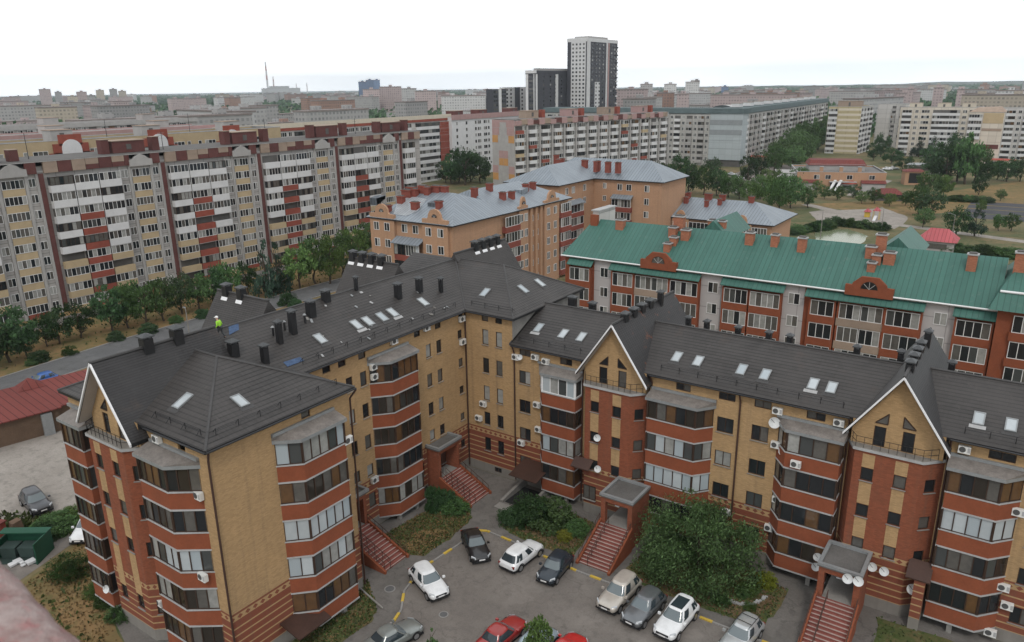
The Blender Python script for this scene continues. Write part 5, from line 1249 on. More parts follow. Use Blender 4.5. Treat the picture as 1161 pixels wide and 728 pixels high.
def small_block(px0, pxc, px1, y0, ptop, m1, m2, label, dark=True):
    xc = PY(pxc, 98, y0).x; x0 = PY(px0, 98, y0).x; y1 = PX(px1, 98, xc).y; z1 = PY(pxc, ptop, y0).z
    o = empty('high_rise', ((x0+xc)/2, (y0+y1)/2, 0), label=label, cat='high-rise'); w = MB(); w.box(x0, xc, y0, y1, 0, z1, m1); w.build('wall', o)
    s = MB(); F = Fr(xc, y0, 90); W = y1-y0
    s.fbox(F, W*.4, W*.6, .003, .3, 0, z1-.01, m2); s.build('facade_strip', o); wn = []
    for k in range(int(z1/3)-1):
        m = MB()
        for f in (.1, .25, .7, .88): m.fbox(F, W*f-1, W*f+1, .003, .1, z1-2.9-3*k, z1-1.4-3*k, 'glass_dark')
        wn.append((k, m, None))
    build_many(o, 'window_row', wn)
small_block(551, 559, 574, 400, 101, 'b_charcoal', 'b_white', 'low dark block with a white stripe beside the black towers')
small_block(566, 572, 600, 460, 99, 'b_white', 'b_charcoal', 'white block with dark balconies between the dark stripe block and the towers')

# --- kindergarten and pavilions in the park
kg = empty('kindergarten', (-18, 250, 0), label='two-storey brick kindergarten with red roof strips and outside white stairs', cat='school building')
FK = Fr(-31.5, 243, 20); LK = 31
slab(kg, FK, 0, LK, 26, 6.6, 'orange_brick', 'b_concrete')
m = MB(); m.fbox(FK, -7, -.01, -14, -1.5, 0, 5.6, 'b_white'); m.fbox(FK, -7.2, .1, -14.2, -1.3, 5.601, 5.9, 'b_concrete'); m.build('side_wing', kg); m = MB(); m.fbox(FK, 5, LK-6, -20, -9, 6.1, 8.6, 'b_concrete'); m.hexa([FK(4.5, -8.6, 8.2), FK(LK-5.5, -8.6, 8.2), FK(LK-5.5, -20.4, 8.2), FK(4.5, -20.4, 8.2), FK(5.5, -11, 10), FK(LK-6.5, -11, 10), FK(LK-6.5, -18, 10), FK(5.5, -18, 10)], 'red_roof'); m.build('roof', kg)
for u in (8.5, 15.5, 22): m = MB(); m.fbox(FK, u, u+1.2, -6, -4.8, 6.1, 7.9, 'orange_brick'); m.fbox(FK, u-.1, u+1.3, -6.1, -4.7, 7.901, 8.1, 'trim_grey'); m.build('chimney', kg)
wn = []
for u in (6, 10, 17.5, 25.2): m = MB(); strip(m, FK, u, u+2, 3.9, 5.5, .04, 2, gm=GM); wn.append((1, m, None))
build_many(kg, 'window', wn)
for a, b in ((1, 8), (22.5, 31)): m = MB(); m.hexa([FK(a, 2.6, 2.7), FK(b, 2.6, 2.7), FK(b, .01, 3.5), FK(a, .01, 3.5), FK(a, 2.6, 2.85), FK(b, 2.6, 2.85), FK(b, .01, 3.65), FK(a, .01, 3.65)], 'red_roof'); m.fbox(FK, a+.3, b-.3, .02, 2.2, 0, 2.6, 'b_concrete'); m.build('canopy', kg)
for u in (13.2, 15.2): m = MB(); m.hexa([FK(u-2.5, 6, 0), FK(u-1.6, 6, 0), FK(u+.9, .3, 3.2), FK(u, .3, 3.2), FK(u-2.5, 6, .5), FK(u-1.6, 6, .5), FK(u+.9, .3, 3.7), FK(u, .3, 3.7)], 'b_white'); m.build('stairs', kg)
m = MB(); m.fbox(FK, 11.5, 21, .02, 1.5, 2.9, 3.2, 'trim_grey'); m.fbox(FK, 12, 20.5, .01, .08, .2, 2.8, 'glass_dark'); m.build('veranda', kg)
def pavilion(px, py, w, d, h, rh, rm, wm, label, rot=0., name='pavilion', dome=False):
    P = G(px, py); F = Fr(P.x, P.y, rot); o = empty(name, P, label=label, cat='pavilion')
    b = MB(); b.fbox(F, -w/2, w/2, -d, 0, 0, h, wm); b.build('wall', o)
    r = MB(); e = .5
    c = [F(-w/2-e, e, h), F(w/2+e, e, h), F(w/2+e, -d-e, h), F(-w/2-e, -d-e, h)]; A, B = F(-w/2+w*.25, -d/2, h+rh), F(w/2-w*.25, -d/2, h+rh)
    r.poly([c[0], c[1], B, A], rm); r.poly([c[1], c[2], B], rm); r.poly([c[2], c[3], A, B], rm); r.poly([c[3], c[0], A], rm); r.poly(c[::-1], 'soffit'); r.build('roof', o)
    k = MB(); k.fbox(F, -w*.3, w*.3, .003, .06, .8, h-.6, 'glass_dark'); k.build('opening', o)
    return o
pavilion(1007, 228, 9, 5, 2.2, 1.8, 'red_roof', 'b_dark', 'open pavilion with a low red roof in front of the kindergarten', 20)
pavilion(1036, 210, 7, 6, 5.2, .8, 'red_roof', 'orange_brick', 'small square brick tower house with red eaves in the park', 20)
pavilion(894, 207, 6, 5, 2.2, 1.6, 'rust_sheet', 'b_dark', 'rusty-roofed shelter among the young trees', 10)
pavilion(1060, 286, 7.5, 6.5, 2.6, 2.6, 'pink_roof', 'b_concrete', 'hut with a bright pinkish red gabled roof behind the green-roofed block')
pavilion(960, 216, 5, 4, 2.4, 1.2, 'rust_sheet', 'b_concrete', 'little rust-roofed shed beside the kindergarten stairs')
pavilion(1045, 198, 12, 8, 4, .6, 'grey_metal', 'b_concrete', 'low grey-roofed shed behind the tall park trees')
pavilion(1128, 192, 14, 7, 4, .6, 'rust_sheet', 'b_cream', 'shop-like flat building below the white balcony block')
pavilion(848, 186, 14, 8, 3.6, .5, 'rust_sheet', 'b_tan', 'low rusty-roofed garages at the foot of the grey angled block')
pavilion(778, 182, 24, 9, 3.4, .5, 'b_tan', 'b_orange', 'long low orange-walled shop in front of the grey angled block')

# ================================================================== ground, roads, yard
def ground_mat(name, a, b_, c_, s=.06, fine=1.2, bump=.3):
    m, t, b = base_mat(name, .95, 0, .1)
    co = objco(t); n1 = noise(t, co, s, 6, .62); n2 = noise(t, co, fine, 5, .7); n3 = noise(t, co, s*5, 5, .65)
    c = t.mix(ramp(t, n1, .4, .62), a, b_); c = t.mix(t.math('MULTIPLY', ramp(t, n3, .5, .66), .8), c, c_)
    c = t.mix(t.math('MULTIPLY', ramp(t, n2, .4, .75), .4), c, tuple(x*.55 for x in a))
    t.ln(c, b.inputs['Base Color'])
    if 'asphalt' in name or name == 'paving':     # cracks, sealed seams and oily patches
        vo = t.new('ShaderNodeTexVoronoi'); vo.feature = 'DISTANCE_TO_EDGE'; vo.inputs['Scale'].default_value = .16
        wp = t.new('ShaderNodeVectorMath'); wp.operation = 'MULTIPLY_ADD'; nv = t.new('ShaderNodeTexNoise'); nv.inputs['Scale'].default_value = .5; nv.inputs['Detail'].default_value = 5; t.ln(co, nv.inputs['Vector']); t.ln(nv.outputs['Color'], wp.inputs[0]); wp.inputs[1].default_value = (3, 3, 3); t.ln(co, wp.inputs[2]); t.ln(wp.outputs[0], vo.inputs['Vector'])
        c = t.mix(t.math('MULTIPLY', t.math('LESS_THAN', vo.outputs['Distance'], .006), .3), c, tuple(x*.45 for x in a))
        c = t.mix(t.math('MULTIPLY', ramp(t, noise(t, co, .9, 4, .6), .63, .72), .4), c, tuple(x*.5 for x in a))
        c = t.mix(t.math('MULTIPLY', ramp(t, noise(t, co, .33, 3, .5), .56, .6), .22), c, tuple(x*1.35 for x in b_))
        t.ln(c, b.inputs['Base Color'])
    bp = t.new('ShaderNodeBump'); bp.inputs['Strength'].default_value = bump; bp.inputs['Distance'].default_value = .1; t.ln(n2, bp.inputs['Height']); t.ln(bp.outputs[0], b.inputs['Normal'])
ground_mat('ground_mix', (.10, .11, .055), (.2, .15, .085), (.06, .085, .035))
ground_mat('dry_grass', (.24, .155, .075), (.15, .12, .055), (.08, .10, .04), .12, 2.2)
ground_mat('bed_grass', (.075, .095, .035), (.15, .115, .06), (.05, .085, .025), .35, 3.)
ground_mat('asphalt', (.17, .152, .138), (.2, .18, .163), (.142, .128, .117), .25, 7., .15)
ground_mat('road_asphalt', (.115, .115, .118), (.13, .13, .13), (.1, .1, .1), .1, 6., .1)
ground_mat('paving', (.14, .13, .12), (.17, .158, .147), (.115, .106, .10), .25, 6., .15)
ground_mat('gravel', (.27, .245, .22), (.34, .31, .28), (.2, .185, .165), .2, 5., .4)
ground_mat('soil', (.13, .085, .05), (.17, .125, .075), (.09, .085, .04), .4, 4.)
ground_mat('court', (.07, .07, .08), (.085, .085, .095), (.06, .06, .065), .1, 3., .05)
ground_mat('far_green', (.035, .052, .03), (.06, .07, .04), (.09, .085, .07), .006, .05, .1)
mat('kerb_stone', (.25, .24, .23), .9, var=.2); mat('yellow_paint', (.52, .36, .06), .8, var=.25, fine=14)
m_, t_, b_ = base_mat('pond', .15, 0, .5); co_ = objco(t_); t_.ln(t_.mix(noise(t_, co_, .3, 4), (.15, .18, .10), (.2, .22, .14)), b_.inputs['Base Color'])

def sheet(name, pts, z, m, **k):
    o = MB(); o.poly([(p[0], p[1], z) for p in pts], m); return o.build(name, kind='structure', **k)
n = 40; o = MB()
o.poly([(-2600, -900, 0), (1400, -900, 0), (1400, 1400, 0), (-2600, 1400, 0)], 'ground_mix'); o.build('ground', kind='structure')
o = MB(); o.poly([(-12000, -3000, -.6), (6000, -3000, -.6), (6000, 11000, -.6), (-12000, 11000, -.6)], 'far_green'); o.build('terrain', kind='structure')
# low wooded hills at the horizon
o = MB(); hr = random.Random(5)
Hs = []
for i in range(121):
    t = -25+150*i/120-YAW*0; a = R(-110+150*i/120)
    d = 6800+400*math.sin(i*.3); h = 14+50*math.exp(-((math.degrees(a)+3+20)/17)**2)+7*math.sin(i*.21+1)+5*math.sin(i*.63)+3*math.sin(i*1.7)+hr.uniform(-1.5, 1.5)
    c, s_ = math.cos(a+math.pi/2), math.sin(a+math.pi/2)
    Hs.append([(CAM.x+c*(d+q), CAM.y+s_*(d+q), z) for q, z in ((-1500, -.7), (-700, h*.45), (0, h), (900, h*.5))])
for A, B in zip(Hs, Hs[1:]):
    for k in range(3): o.poly([A[k], B[k], B[k+1], A[k+1]], 'far_green')
o.build('hills', kind='structure', smooth=True)
K = [(10.7, -30), (10.5, -22.8), (10.1, -21.6), (8.7, -19.7), (7.9, -16.7), (8.3, -12.4), (8.3, -9.6), (9.1, -9.2), (11.8, -9.3), (15.1, -9.6), (18.6, -9.85), (21.8, -9.8), (25.7, -9.75), (29.3, -9.7), (33.3, -9.7), (60, -9.6)]
yard = K+[(60, -60), (10.9, -60)]
sheet('pavement', [(.05, -60), (60, -60), (60, -.05), (.05, -.05)], .008, 'paving')
sheet('road', yard, .016, 'asphalt')
kb = MB()
for a, b in zip(K, K[1:]):
    A, B = Vector((*a, 0)), Vector((*b, 0)); d = (B-A).normalized(); nrm = Vector((-d.y, d.x, 0))
    kb.hexa([A, B, B+nrm*.16, A+nrm*.16, A+Vector((0, 0, .12)), B+Vector((0, 0, .12)), B+nrm*.16+Vector((0, 0, .12)), A+nrm*.16+Vector((0, 0, .12))], 'kerb_stone')
kb.build('kerb', kind='structure')
ym = MB(); acc = 0
for a, b in zip(K, K[1:]):
    A, B = Vector((*a, 0)), Vector((*b, 0)); L = (B-A).length; d = (B-A)/L; nrm = Vector((-d.y, d.x, 0)); t = 0
    while t < L:
        ph = (acc+t) % 2.35; st = min(L-t, .1 if ph else .1)
        if ph < 1.05:
            P, Q = A+d*t, A+d*min(L, t+.1)
            ym.hexa([P-nrm*.012, Q-nrm*.012, Q+nrm*.2, P+nrm*.2, *[v+Vector((0, 0, .126)) for v in (P-nrm*.012, Q-nrm*.012, Q+nrm*.2, P+nrm*.2)]], 'yellow_paint')
        t += .1
    acc += L
ym.build('road_marking', kind='structure')
def blob(pts, rr=.35, seed=1, sub=5):
    r = random.Random(seed); out = []
    for a, b in zip(pts, pts[1:]+pts[:1]):
        for i in range(sub):
            t = i/sub; out.append((a[0]+(b[0]-a[0])*t+r.uniform(-rr, rr)*.6, a[1]+(b[1]-a[1])*t+r.uniform(-rr, rr)*.6))
    return out
beds = [[(1.6, -14.8), (1.9, -10.6), (2.4, -8.2), (5.6, -7.2), (6.6, -8.2), (7.0, -12), (6.7, -15.2), (5.4, -15.8), (3, -16)],
        [(9.4, -7.6), (9.9, -3.6), (13, -2.0), (17.0, -2.6), (17.4, -8.3), (14.8, -8.5), (10.9, -8.2)],
        [(22.2, -8.2), (22.2, -1.6), (30.5, -1.4), (34.2, -2.6), (34.0, -6.6), (33.2, -8.4), (27, -8.5)],
        [(1.0, -20.5), (5.2, -20.4), (8.4, -22.6), (9.0, -24), (8.6, -30), (6.2, -34), (5.8, -33), (5.7, -22)],
        [(40.6, -2.), (48, -2), (48, -8), (41, -8.2)]]
for i, b in enumerate(beds): sheet('lawn', blob(b, .3, i), .022, 'bed_grass')
sheet('ground', blob([(3.6, -13.5), (5.6, -9.5), (6.3, -12), (6.2, -15), (4.6, -15.2)], .4, 9), .027, 'dry_grass'); sheet('ground', blob([(10.2, -7.3), (16.6, -7.5), (16.8, -4.6), (14, -5.2), (11, -6.4)], .4, 10), .027, 'soil')
sheet('ground', blob([(23, -7.9), (27, -8.2), (33, -8.0), (33.8, -4), (32.4, -3.6), (31, -6.6), (26, -7.)], .4, 12), .027, 'soil')
# street behind, lot and lane beside the tall wing
sheet('ground', [(-99, -60), (-60, -60), (-60, 125), (-99, 125)], .01, 'dry_grass')
sheet('pavement', [(-97, -60), (-92.5, -60), (-90.5, 120), (-95, 120)], .018, 'paving')
def lane(name, pts, w, z, m):
    o = MB(); L, Rr = [], []
    for i, p in enumerate(pts):
        a, b = Vector((*pts[max(0, i-1)], 0)), Vector((*pts[min(len(pts)-1, i+1)], 0)); d = (b-a).normalized(); nn = Vector((-d.y, d.x, 0)); P = Vector((*p, 0)); L.append(P+nn*w/2); Rr.append(P-nn*w/2)
    for i in range(len(pts)-1): o.poly([Rr[i]+Vector((0, 0, z)), Rr[i+1]+Vector((0, 0, z)), L[i+1]+Vector((0, 0, z)), L[i]+Vector((0, 0, z))], m)
    o.build(name, kind='structure'); return L, Rr
L_, R__ = lane('road', [(-62.5, -70), (-65.5, -28), (-68.5, -15), (-70.5, 2), (-71, 40), (-70, 130)], 7.4, .024, 'road_asphalt')
for side in (L_, R__):
    kb = MB()
    for A, B in zip(side, side[1:]):
        d = (B-A).normalized(); nn = Vector((-d.y, d.x, 0)); kb.hexa([A-nn*.09, B-nn*.09, B+nn*.09, A+nn*.09]+[v+Vector((0, 0, .14)) for v in (A-nn*.09, B-nn*.09, B+nn*.09, A+nn*.09)], 'kerb_stone')
    kb.build('kerb', kind='structure')
sheet('ground', blob([(-50.5, -24), (-47.5, -10), (-30, -12), (-24.6, -24), (-24.5, -28.2), (-27.5, -30.2), (-31.5, -33.6), (-38, -40), (-50, -40)], .5, 3), .012, 'gravel')
lane('road', [(-17, -60), (-19, -44), (-20.9, -36.6), (-22.7, -31.6), (-24.6, -25), (-25, 0), (-25, 40)], 3.6, .02, 'asphalt')
sheet('ground', blob([(-18.8, -35.6), (-20.8, -30.6), (-21.5, -24), (-12.3, -24), (-12.3, -33), (-8, -34.6), (-2.5, -36.4), (-4, -46), (-14, -50), (-17.2, -43)], .2, 14), .015, 'dry_grass')
sheet('pavement', [(-8.4, -34.5), (-8.4, -33.05), (5.5, -33.05), (5.5, -35.5), (-1, -36.6)], .03, 'paving')
# park, court, pond, street beyond
sheet('lawn', blob([(-40, 150), (-42, 240), (-10, 258), (60, 300), (90, 180), (40, 130)], 3, 21), .012, 'ground_mix')
sheet('ground', blob([G(915, 240), G(1000, 236), G(1030, 246), G(1015, 260), G(930, 252)], 1., 22), .02, 'gravel')
sheet('ground', blob([G(890, 232), G(1000, 228), G(1161, 205), G(1161, 232), G(1035, 245)], 1.5, 23), .017, 'dry_grass')
for a, b in ((0, 8), (9.4, 17), (18.6, 27), (28.6, 38)):
    P = G(1102, 228); sheet('ground', [(P.x, P.y-a, 0), (P.x+60, P.y-a, 0), (P.x+60, P.y-b, 0), (P.x, P.y-b, 0)], .024, 'court')
P1, P2 = G(1010, 254), G(1161, 274); lane('path', [(P1.x-30, P1.y+26), (P1.x, P1.y), (P2.x, P2.y), (P2.x+40, P2.y-14)], 4, .026, 'gravel')
sheet('water', blob([G(925, 262), G(962, 260), G(985, 268), G(975, 279), G(925, 276)], .8, 25), .03, 'pond')
sheet('road', [G(812, 205), G(850, 190), G(900, 186), G(880, 214), G(835, 222)], .02, 'asphalt'); sheet('road', [G(975, 200), G(1012, 205), G(985, 218), G(1005, 222), G(960, 222)], .022, 'gravel')

# ================================================================== trees and shrubs
leaf_mat('leaf_dark', (.04, .082, .03)); leaf_mat('leaf_mid', (.065, .122, .038)); leaf_mat('leaf_light', (.10, .16, .045)); leaf_mat('leaf_blue', (.036, .07, .044)); leaf_mat('leaf_yellow', (.2, .22, .03))
leaf_mat('leaf_willow', (.15, .245, .10), .45)
mat('bark', (.07, .055, .04), .95, var=.4, fine=6)
def crown_mesh(seed, shape, n, leaf, m, clumps=46):
    """leaf-sized faces gathered in clumps inside the crown volume; unit height crown from z=0 to 1, half width 1"""
    r = random.Random(seed); V, F = [], []
    for c in range(clumps):
        while True:
            x, y, z = r.uniform(-1, 1), r.uniform(-1, 1), r.uniform(0, 1)
            if shape == 'round': ok = x*x+y*y+((z-.5)/.5)**2 < 1
            elif shape == 'cone': ok = math.hypot(x, y) < (1-z)*.95+.03
            elif shape == 'tall': ok = math.hypot(x, y) < .9*math.sin(math.pi*min(1, z*.88+.12))**.6
            else: ok = x*x+y*y < 1 and z < .55+.45*(1-(x*x+y*y))
            if ok and r.random() < .35+.65*min(1, (x*x+y*y+((z-.5)*2)**2)): break
        cr = r.uniform(.16, .34)*(1 if shape != 'cone' else .55+.45*(1-z))
        for k in range(n//clumps):
            d = Vector((r.gauss(0, 1), r.gauss(0, 1), r.gauss(0, .8))).normalized()*cr*r.random()**.4
            p = Vector((x, y, z))+Vector((d.x, d.y, d.z*.5))
            a = Vector((r.gauss(0, 1), r.gauss(0, 1), r.gauss(0, .7))).normalized(); b = a.orthogonal().normalized()*r.uniform(.6, 1)
            if shape == 'willow': a = Vector((r.gauss(0, .25), r.gauss(0, .25), -1)).normalized()*1.7; b = a.orthogonal().normalized()*.45
            s = leaf*r.uniform(.6, 1.25); k0 = len(V)
            for ca, cb in ((-1, 0), (0, -.6), (1, 0), (0, .6)):
                q = p+(a*ca+b*cb)*s; V.append((q.x, q.y, q.z*1.))
            F.append((k0, k0+1, k0+2, k0+3))
    me = bpy.data.meshes.new('crown'); me.from_pydata(V, [], F); me.materials.append(MAT[m]); me.update(); return me
def trunk_mesh(seed, top=.75, branches=7, lean=.04):
    r = random.Random(seed); mb = MB(); p = Vector((0, 0, -.02)); rad = .032
    pts = [p]
    for i in range(5): pts.append(pts[-1]+Vector((r.uniform(-lean, lean), r.uniform(-lean, lean), top/5)))
    for i in range(5): mb.tube(pts[i], pts[i+1], rad*(1-.16*i), 'bark', rad*(1-.16*(i+1)), 7)
    for k in range(branches):
        i = r.randint(1, 4); q = pts[i]; a = r.uniform(0, 6.28); e = q+Vector((math.cos(a)*r.uniform(.12, .26), math.sin(a)*r.uniform(.12, .26), r.uniform(.1, .24)))
        mb.tube(q, e, rad*.45, 'bark', .004, 5)
    return mb.mesh('trunk')
CR = {}
for nm, shape, mts, n, lf in (('round', 'round', ('leaf_dark', 'leaf_mid', 'leaf_light'), 2300, .062), ('bush', 'dome', ('leaf_dark', 'leaf_mid', 'leaf_light', 'leaf_yellow'), 6600, .055), ('cone', 'cone', ('leaf_blue', 'leaf_mid'), 1600, .06), ('tall', 'tall', ('leaf_mid', 'leaf_light'), 2200, .075)):
    for mt in mts: CR[nm, mt] = [crown_mesh(31*k+len(mt), shape, n, lf, mt, 100 if nm == 'bush' else 46) for k in range(2)]
CR['big', 'leaf_willow'] = [crown_mesh(77, 'dome', 27000, .031, 'leaf_willow', 190)]
TK = [trunk_mesh(k) for k in range(4)]
tr_ = random.Random(12)
ORD = 'first second third fourth fifth sixth seventh eighth ninth tenth eleventh twelfth thirteenth fourteenth fifteenth sixteenth seventeenth eighteenth nineteenth twentieth'.split()
ORD += ['twenty-'+o for o in ORD[:9]]+['thirtieth']+['thirty-'+o for o in ORD[:9]]+['fortieth']+['forty-'+o for o in ORD[:9]]+['fiftieth']
SERIES = {}; LAST = []
def series(key, o, px, fmt): SERIES.setdefault(key, []).append((px, o, fmt))
def label_series():
    for key, L in SERIES.items():
        L.sort(key=lambda q: q[0])
        for i, (px, o, fmt) in enumerate(L): o['label'] = fmt.format(ORD[min(i, 49)])
def tree(P, h, w, kind='round', lf='leaf_mid', low=.22, label='', group=None, cat='tree', name=None):
    """h overall height, w crown half width"""
    name = name or {'round': 'deciduous_tree', 'bush': 'shrub', 'cone': 'conifer_tree', 'tall': 'poplar_tree', 'big': 'deciduous_tree'}[kind]
    o = empty(name, (P[0], P[1], 0), tr_.uniform(0, 6.28), label=label, cat=cat, group=group); LAST[:] = [o]
    t = sub('trunk' if kind != 'bush' else 'stem', tr_.choice(TK), o); t.scale = (h*.8, h*.8, h) if kind != 'bush' else (h*.6, h*.6, h*.9)
    c = sub('crown' if kind != 'bush' else 'foliage', tr_.choice(CR[kind, lf]), o); c.location.z = h*low; c.scale = (w*tr_.uniform(.92, 1.08), w*tr_.uniform(.92, 1.08), h*(1-low))
    return o
GRP = 'trees in front of the red and white balcony block'
lab = {'round': 'full green tree in the row before the red and white balcony block'}
for x, y, h, w, lf in ((12, 411, 11, 4.8, 'leaf_dark'), (-8, 418, 10, 4, 'leaf_dark'), (31, 405, 5, 2.2, 'leaf_dark'), (68, 390, 7.5, 3.0, 'leaf_dark'), (54, 393, 6, 2.2, 'leaf_dark'), (92, 383, 7.5, 2.8, 'leaf_dark'), (128, 376, 9.5, 3.8, 'leaf_dark'), (146, 372, 9, 3.2, 'leaf_mid'), (166, 370, 10, 3.8, 'leaf_mid'),
                       (186, 364, 9, 3.3, 'leaf_mid'), (207, 356, 9, 3.5, 'leaf_dark'), (226, 352, 8, 3, 'leaf_mid'), (243, 345, 8.5, 3, 'leaf_dark'), (262, 340, 9, 3.2, 'leaf_mid'), (281, 334, 8, 2.6, 'leaf_dark'), (340, 327, 11, 4.2, 'leaf_light'), (358, 322, 11.5, 4., 'leaf_mid'), (374, 322, 12, 4.2, 'leaf_light'), (388, 312, 11, 4., 'leaf_mid'), (402, 300, 11, 4., 'leaf_light'), (415, 292, 10, 3.5, 'leaf_mid')):
    dark = {'leaf_dark': 'dark green leafy tree', 'leaf_mid': 'mid green leafy tree', 'leaf_light': 'pale green bushy tree'}[lf]
    o = tree(G(x, y), h*.82, w*.84, 'round', lf, .2, dark, GRP); series(GRP+lf, o, x, '{} '+dark+' from the blue car, along the red and white balcony block')
tree(G(304, 335), 13, 3.0, 'cone', 'leaf_blue', .06, 'tall dark conifer beside the lamp post before the balcony block'); tree(G(318, 332), 12, 2.8, 'cone', 'leaf_blue', .06, 'second dark conifer just past the lamp post before the balcony block')
for x, y, h in ((132, 386, 1.6), (80, 402, 1.4), (168, 378, 1.8), (45, 410, 1.8), (36, 414, 1.0), (230, 360, 1.6), (327, 345, 2.2), (335, 348, 1.6), (200, 366, 1.4)): series('verge', tree(G(x, y), h, h*.8, 'bush', 'leaf_dark' if h > 1.5 else 'leaf_mid', 0, 'low shrub', 'shrubs on the dry verge', 'shrub'), x, '{} low shrub from the blue car on the dry verge before the balcony block')
# trees between the blocks
for x, y, h, w in ((478, 205, 9, 4.5), (490, 203, 8, 4), (505, 207, 9, 4.5), (520, 207, 14, 5.5), (534, 206, 13, 5.5), (527, 210, 15, 6), (545, 208, 12, 5), (512, 209, 12, 5), (468, 208, 8, 4)):
    series('mid', tree(G(x, y), h, w, 'round', 'leaf_dark', .15, 'dark tree', 'trees between the panel blocks'), x, '{} dark tree from the striped block towards the pink-squared end wall')
G2 = 'trees on the street behind the silver roofs'
for x, y, h, w, lf in ((752, 222, 10, 4.2, 'leaf_dark'), (765, 220, 11, 4.5, 'leaf_dark'), (780, 219, 12, 4.5, 'leaf_dark'), (798, 221, 10, 4, 'leaf_mid'), (813, 222, 10, 4.2, 'leaf_dark'), (826, 224, 9, 4, 'leaf_mid'), (806, 204, 9, 4, 'leaf_dark'), (847, 208, 11, 4, 'leaf_dark'), (858, 205, 11, 4, 'leaf_dark'), (838, 226, 8, 3.5, 'leaf_mid'),
                       (850, 230, 7, 3.5, 'leaf_light'), (862, 226, 8, 3.6, 'leaf_mid'), (873, 232, 9, 4, 'leaf_light'), (884, 240, 10, 4.4, 'leaf_mid'), (896, 236, 10, 4.2, 'leaf_mid'), (880, 218, 8, 3.6, 'leaf_light'), (868, 213, 7, 3.3, 'leaf_light'), (892, 222, 8, 3.5, 'leaf_mid'), (771, 198, 9, 4, 'leaf_dark'), (745, 205, 8, 4, 'leaf_dark')):
    tn = {'leaf_dark': 'dark', 'leaf_mid': 'mid green', 'leaf_light': 'fresh light green'}[lf]; series(G2+lf, tree(G(x, y), h, w, 'round', lf, .15, tn, G2), x, '{} '+tn+' street tree from the silver roofs towards the kindergarten')
for x, y, h, w in ((886, 190, 13, 6), (893, 182, 15, 7), (901, 178, 15, 7), (909, 172, 16, 7), (916, 166, 16, 7.5), (922, 161, 16, 8), (928, 157, 16, 8), (878, 196, 12, 6), (905, 185, 14, 7), (913, 180, 14, 7), (920, 174, 15, 7), (927, 170, 15, 7), (933, 164, 15, 7), (898, 193, 11, 6)):
    series('belt', tree(G(x, y), h, w, 'round', 'leaf_mid', .1, 'tree', 'tree belt along the grey angled block'), x, '{} tall leafy tree counted from the steel-blue wall in the belt along the grey block')
G3 = 'trees of the park'
for x, y, h, w, k, lf in ((916, 236, 7, 2.6, 'round', 'leaf_mid'), (904, 213, 8, 3.5, 'round', 'leaf_mid'), (926, 219, 5, 2, 'round', 'leaf_light'), (934.5, 226, 4.5, 2.2, 'round', 'leaf_mid'), (949, 227, 5, 2.2, 'round', 'leaf_mid'), (967, 224, 4.5, 2.6, 'round', 'leaf_dark'), (977, 231, 4.5, 2.0, 'round', 'leaf_light'), (991, 231, 5.5, 2.4, 'round', 'leaf_mid'),
                          (1008, 234, 4.5, 2.2, 'round', 'leaf_light'), (1026, 233, 4.5, 2.2, 'round', 'leaf_mid'), (1041, 243, 9, 4, 'round', 'leaf_mid'), (1054, 246, 8, 4, 'round', 'leaf_dark'), (1052, 224, 9, 4.2, 'round', 'leaf_mid'), (1069, 224, 8.5, 3.2, 'tall', 'leaf_light'),
                          (1059, 205, 15, 7, 'round', 'leaf_dark'), (1072, 207, 15, 6.5, 'round', 'leaf_dark'), (1094, 209, 20, 5.5, 'tall', 'leaf_mid'), (1085, 206, 17, 6, 'round', 'leaf_dark'), (1104, 206, 14, 5, 'round', 'leaf_mid'), (1083, 180, 13, 4.5, 'round', 'leaf_dark'), (1057, 178, 13, 4.5, 'cone', 'leaf_blue'), (1041, 178, 12, 4.5, 'cone', 'leaf_blue'), (998, 178, 12, 4, 'round', 'leaf_dark'),
                          (990, 182, 9, 4, 'round', 'leaf_dark'), (1010, 186, 8, 4.5, 'round', 'leaf_dark'), (1022, 193, 7, 4, 'round', 'leaf_dark'), (1109, 221, 7, 2.8, 'round', 'leaf_dark'), (1117, 208, 8, 3.2, 'round', 'leaf_dark'), (1141, 206, 9, 4, 'round', 'leaf_dark'), (1156, 206, 9, 3.5, 'round', 'leaf_dark'), (1130, 204, 8, 3.5, 'round', 'leaf_mid'), (1134, 228, 4, 1.8, 'round', 'leaf_mid'),
                          (1083, 268, 7.5, 3.2, 'round', 'leaf_dark'), (1105, 268, 8.5, 2.8, 'cone', 'leaf_blue'), (1046, 258, 5.5, 2.6, 'round', 'leaf_mid'), (1112, 240, 3.5, 1.4, 'round', 'leaf_light'), (1146, 262, 5, 2, 'round', 'leaf_mid'), (1132, 262, 4.5, 1.6, 'round', 'leaf_mid'), (960, 208, 6, 3, 'round', 'leaf_mid'), (945, 212, 5, 2.6, 'round', 'leaf_dark'), (1030, 206, 7, 3, 'round', 'leaf_dark')):
    nmk = {'round': 'round-crowned', 'cone': 'pointed conifer', 'tall': 'tall narrow poplar'}[k]; cl_ = {'leaf_dark': 'dark', 'leaf_mid': 'mid green', 'leaf_light': 'light green', 'leaf_blue': 'blackish green'}[lf]
    sz = 'tall' if h > 10 else 'smaller'; series(G3+k+lf+sz, tree(G(x, y), h, w, k, lf, .16, 'tree', G3), x, '{} '+f'{sz} {cl_} {nmk} tree from the kindergarten across the park')
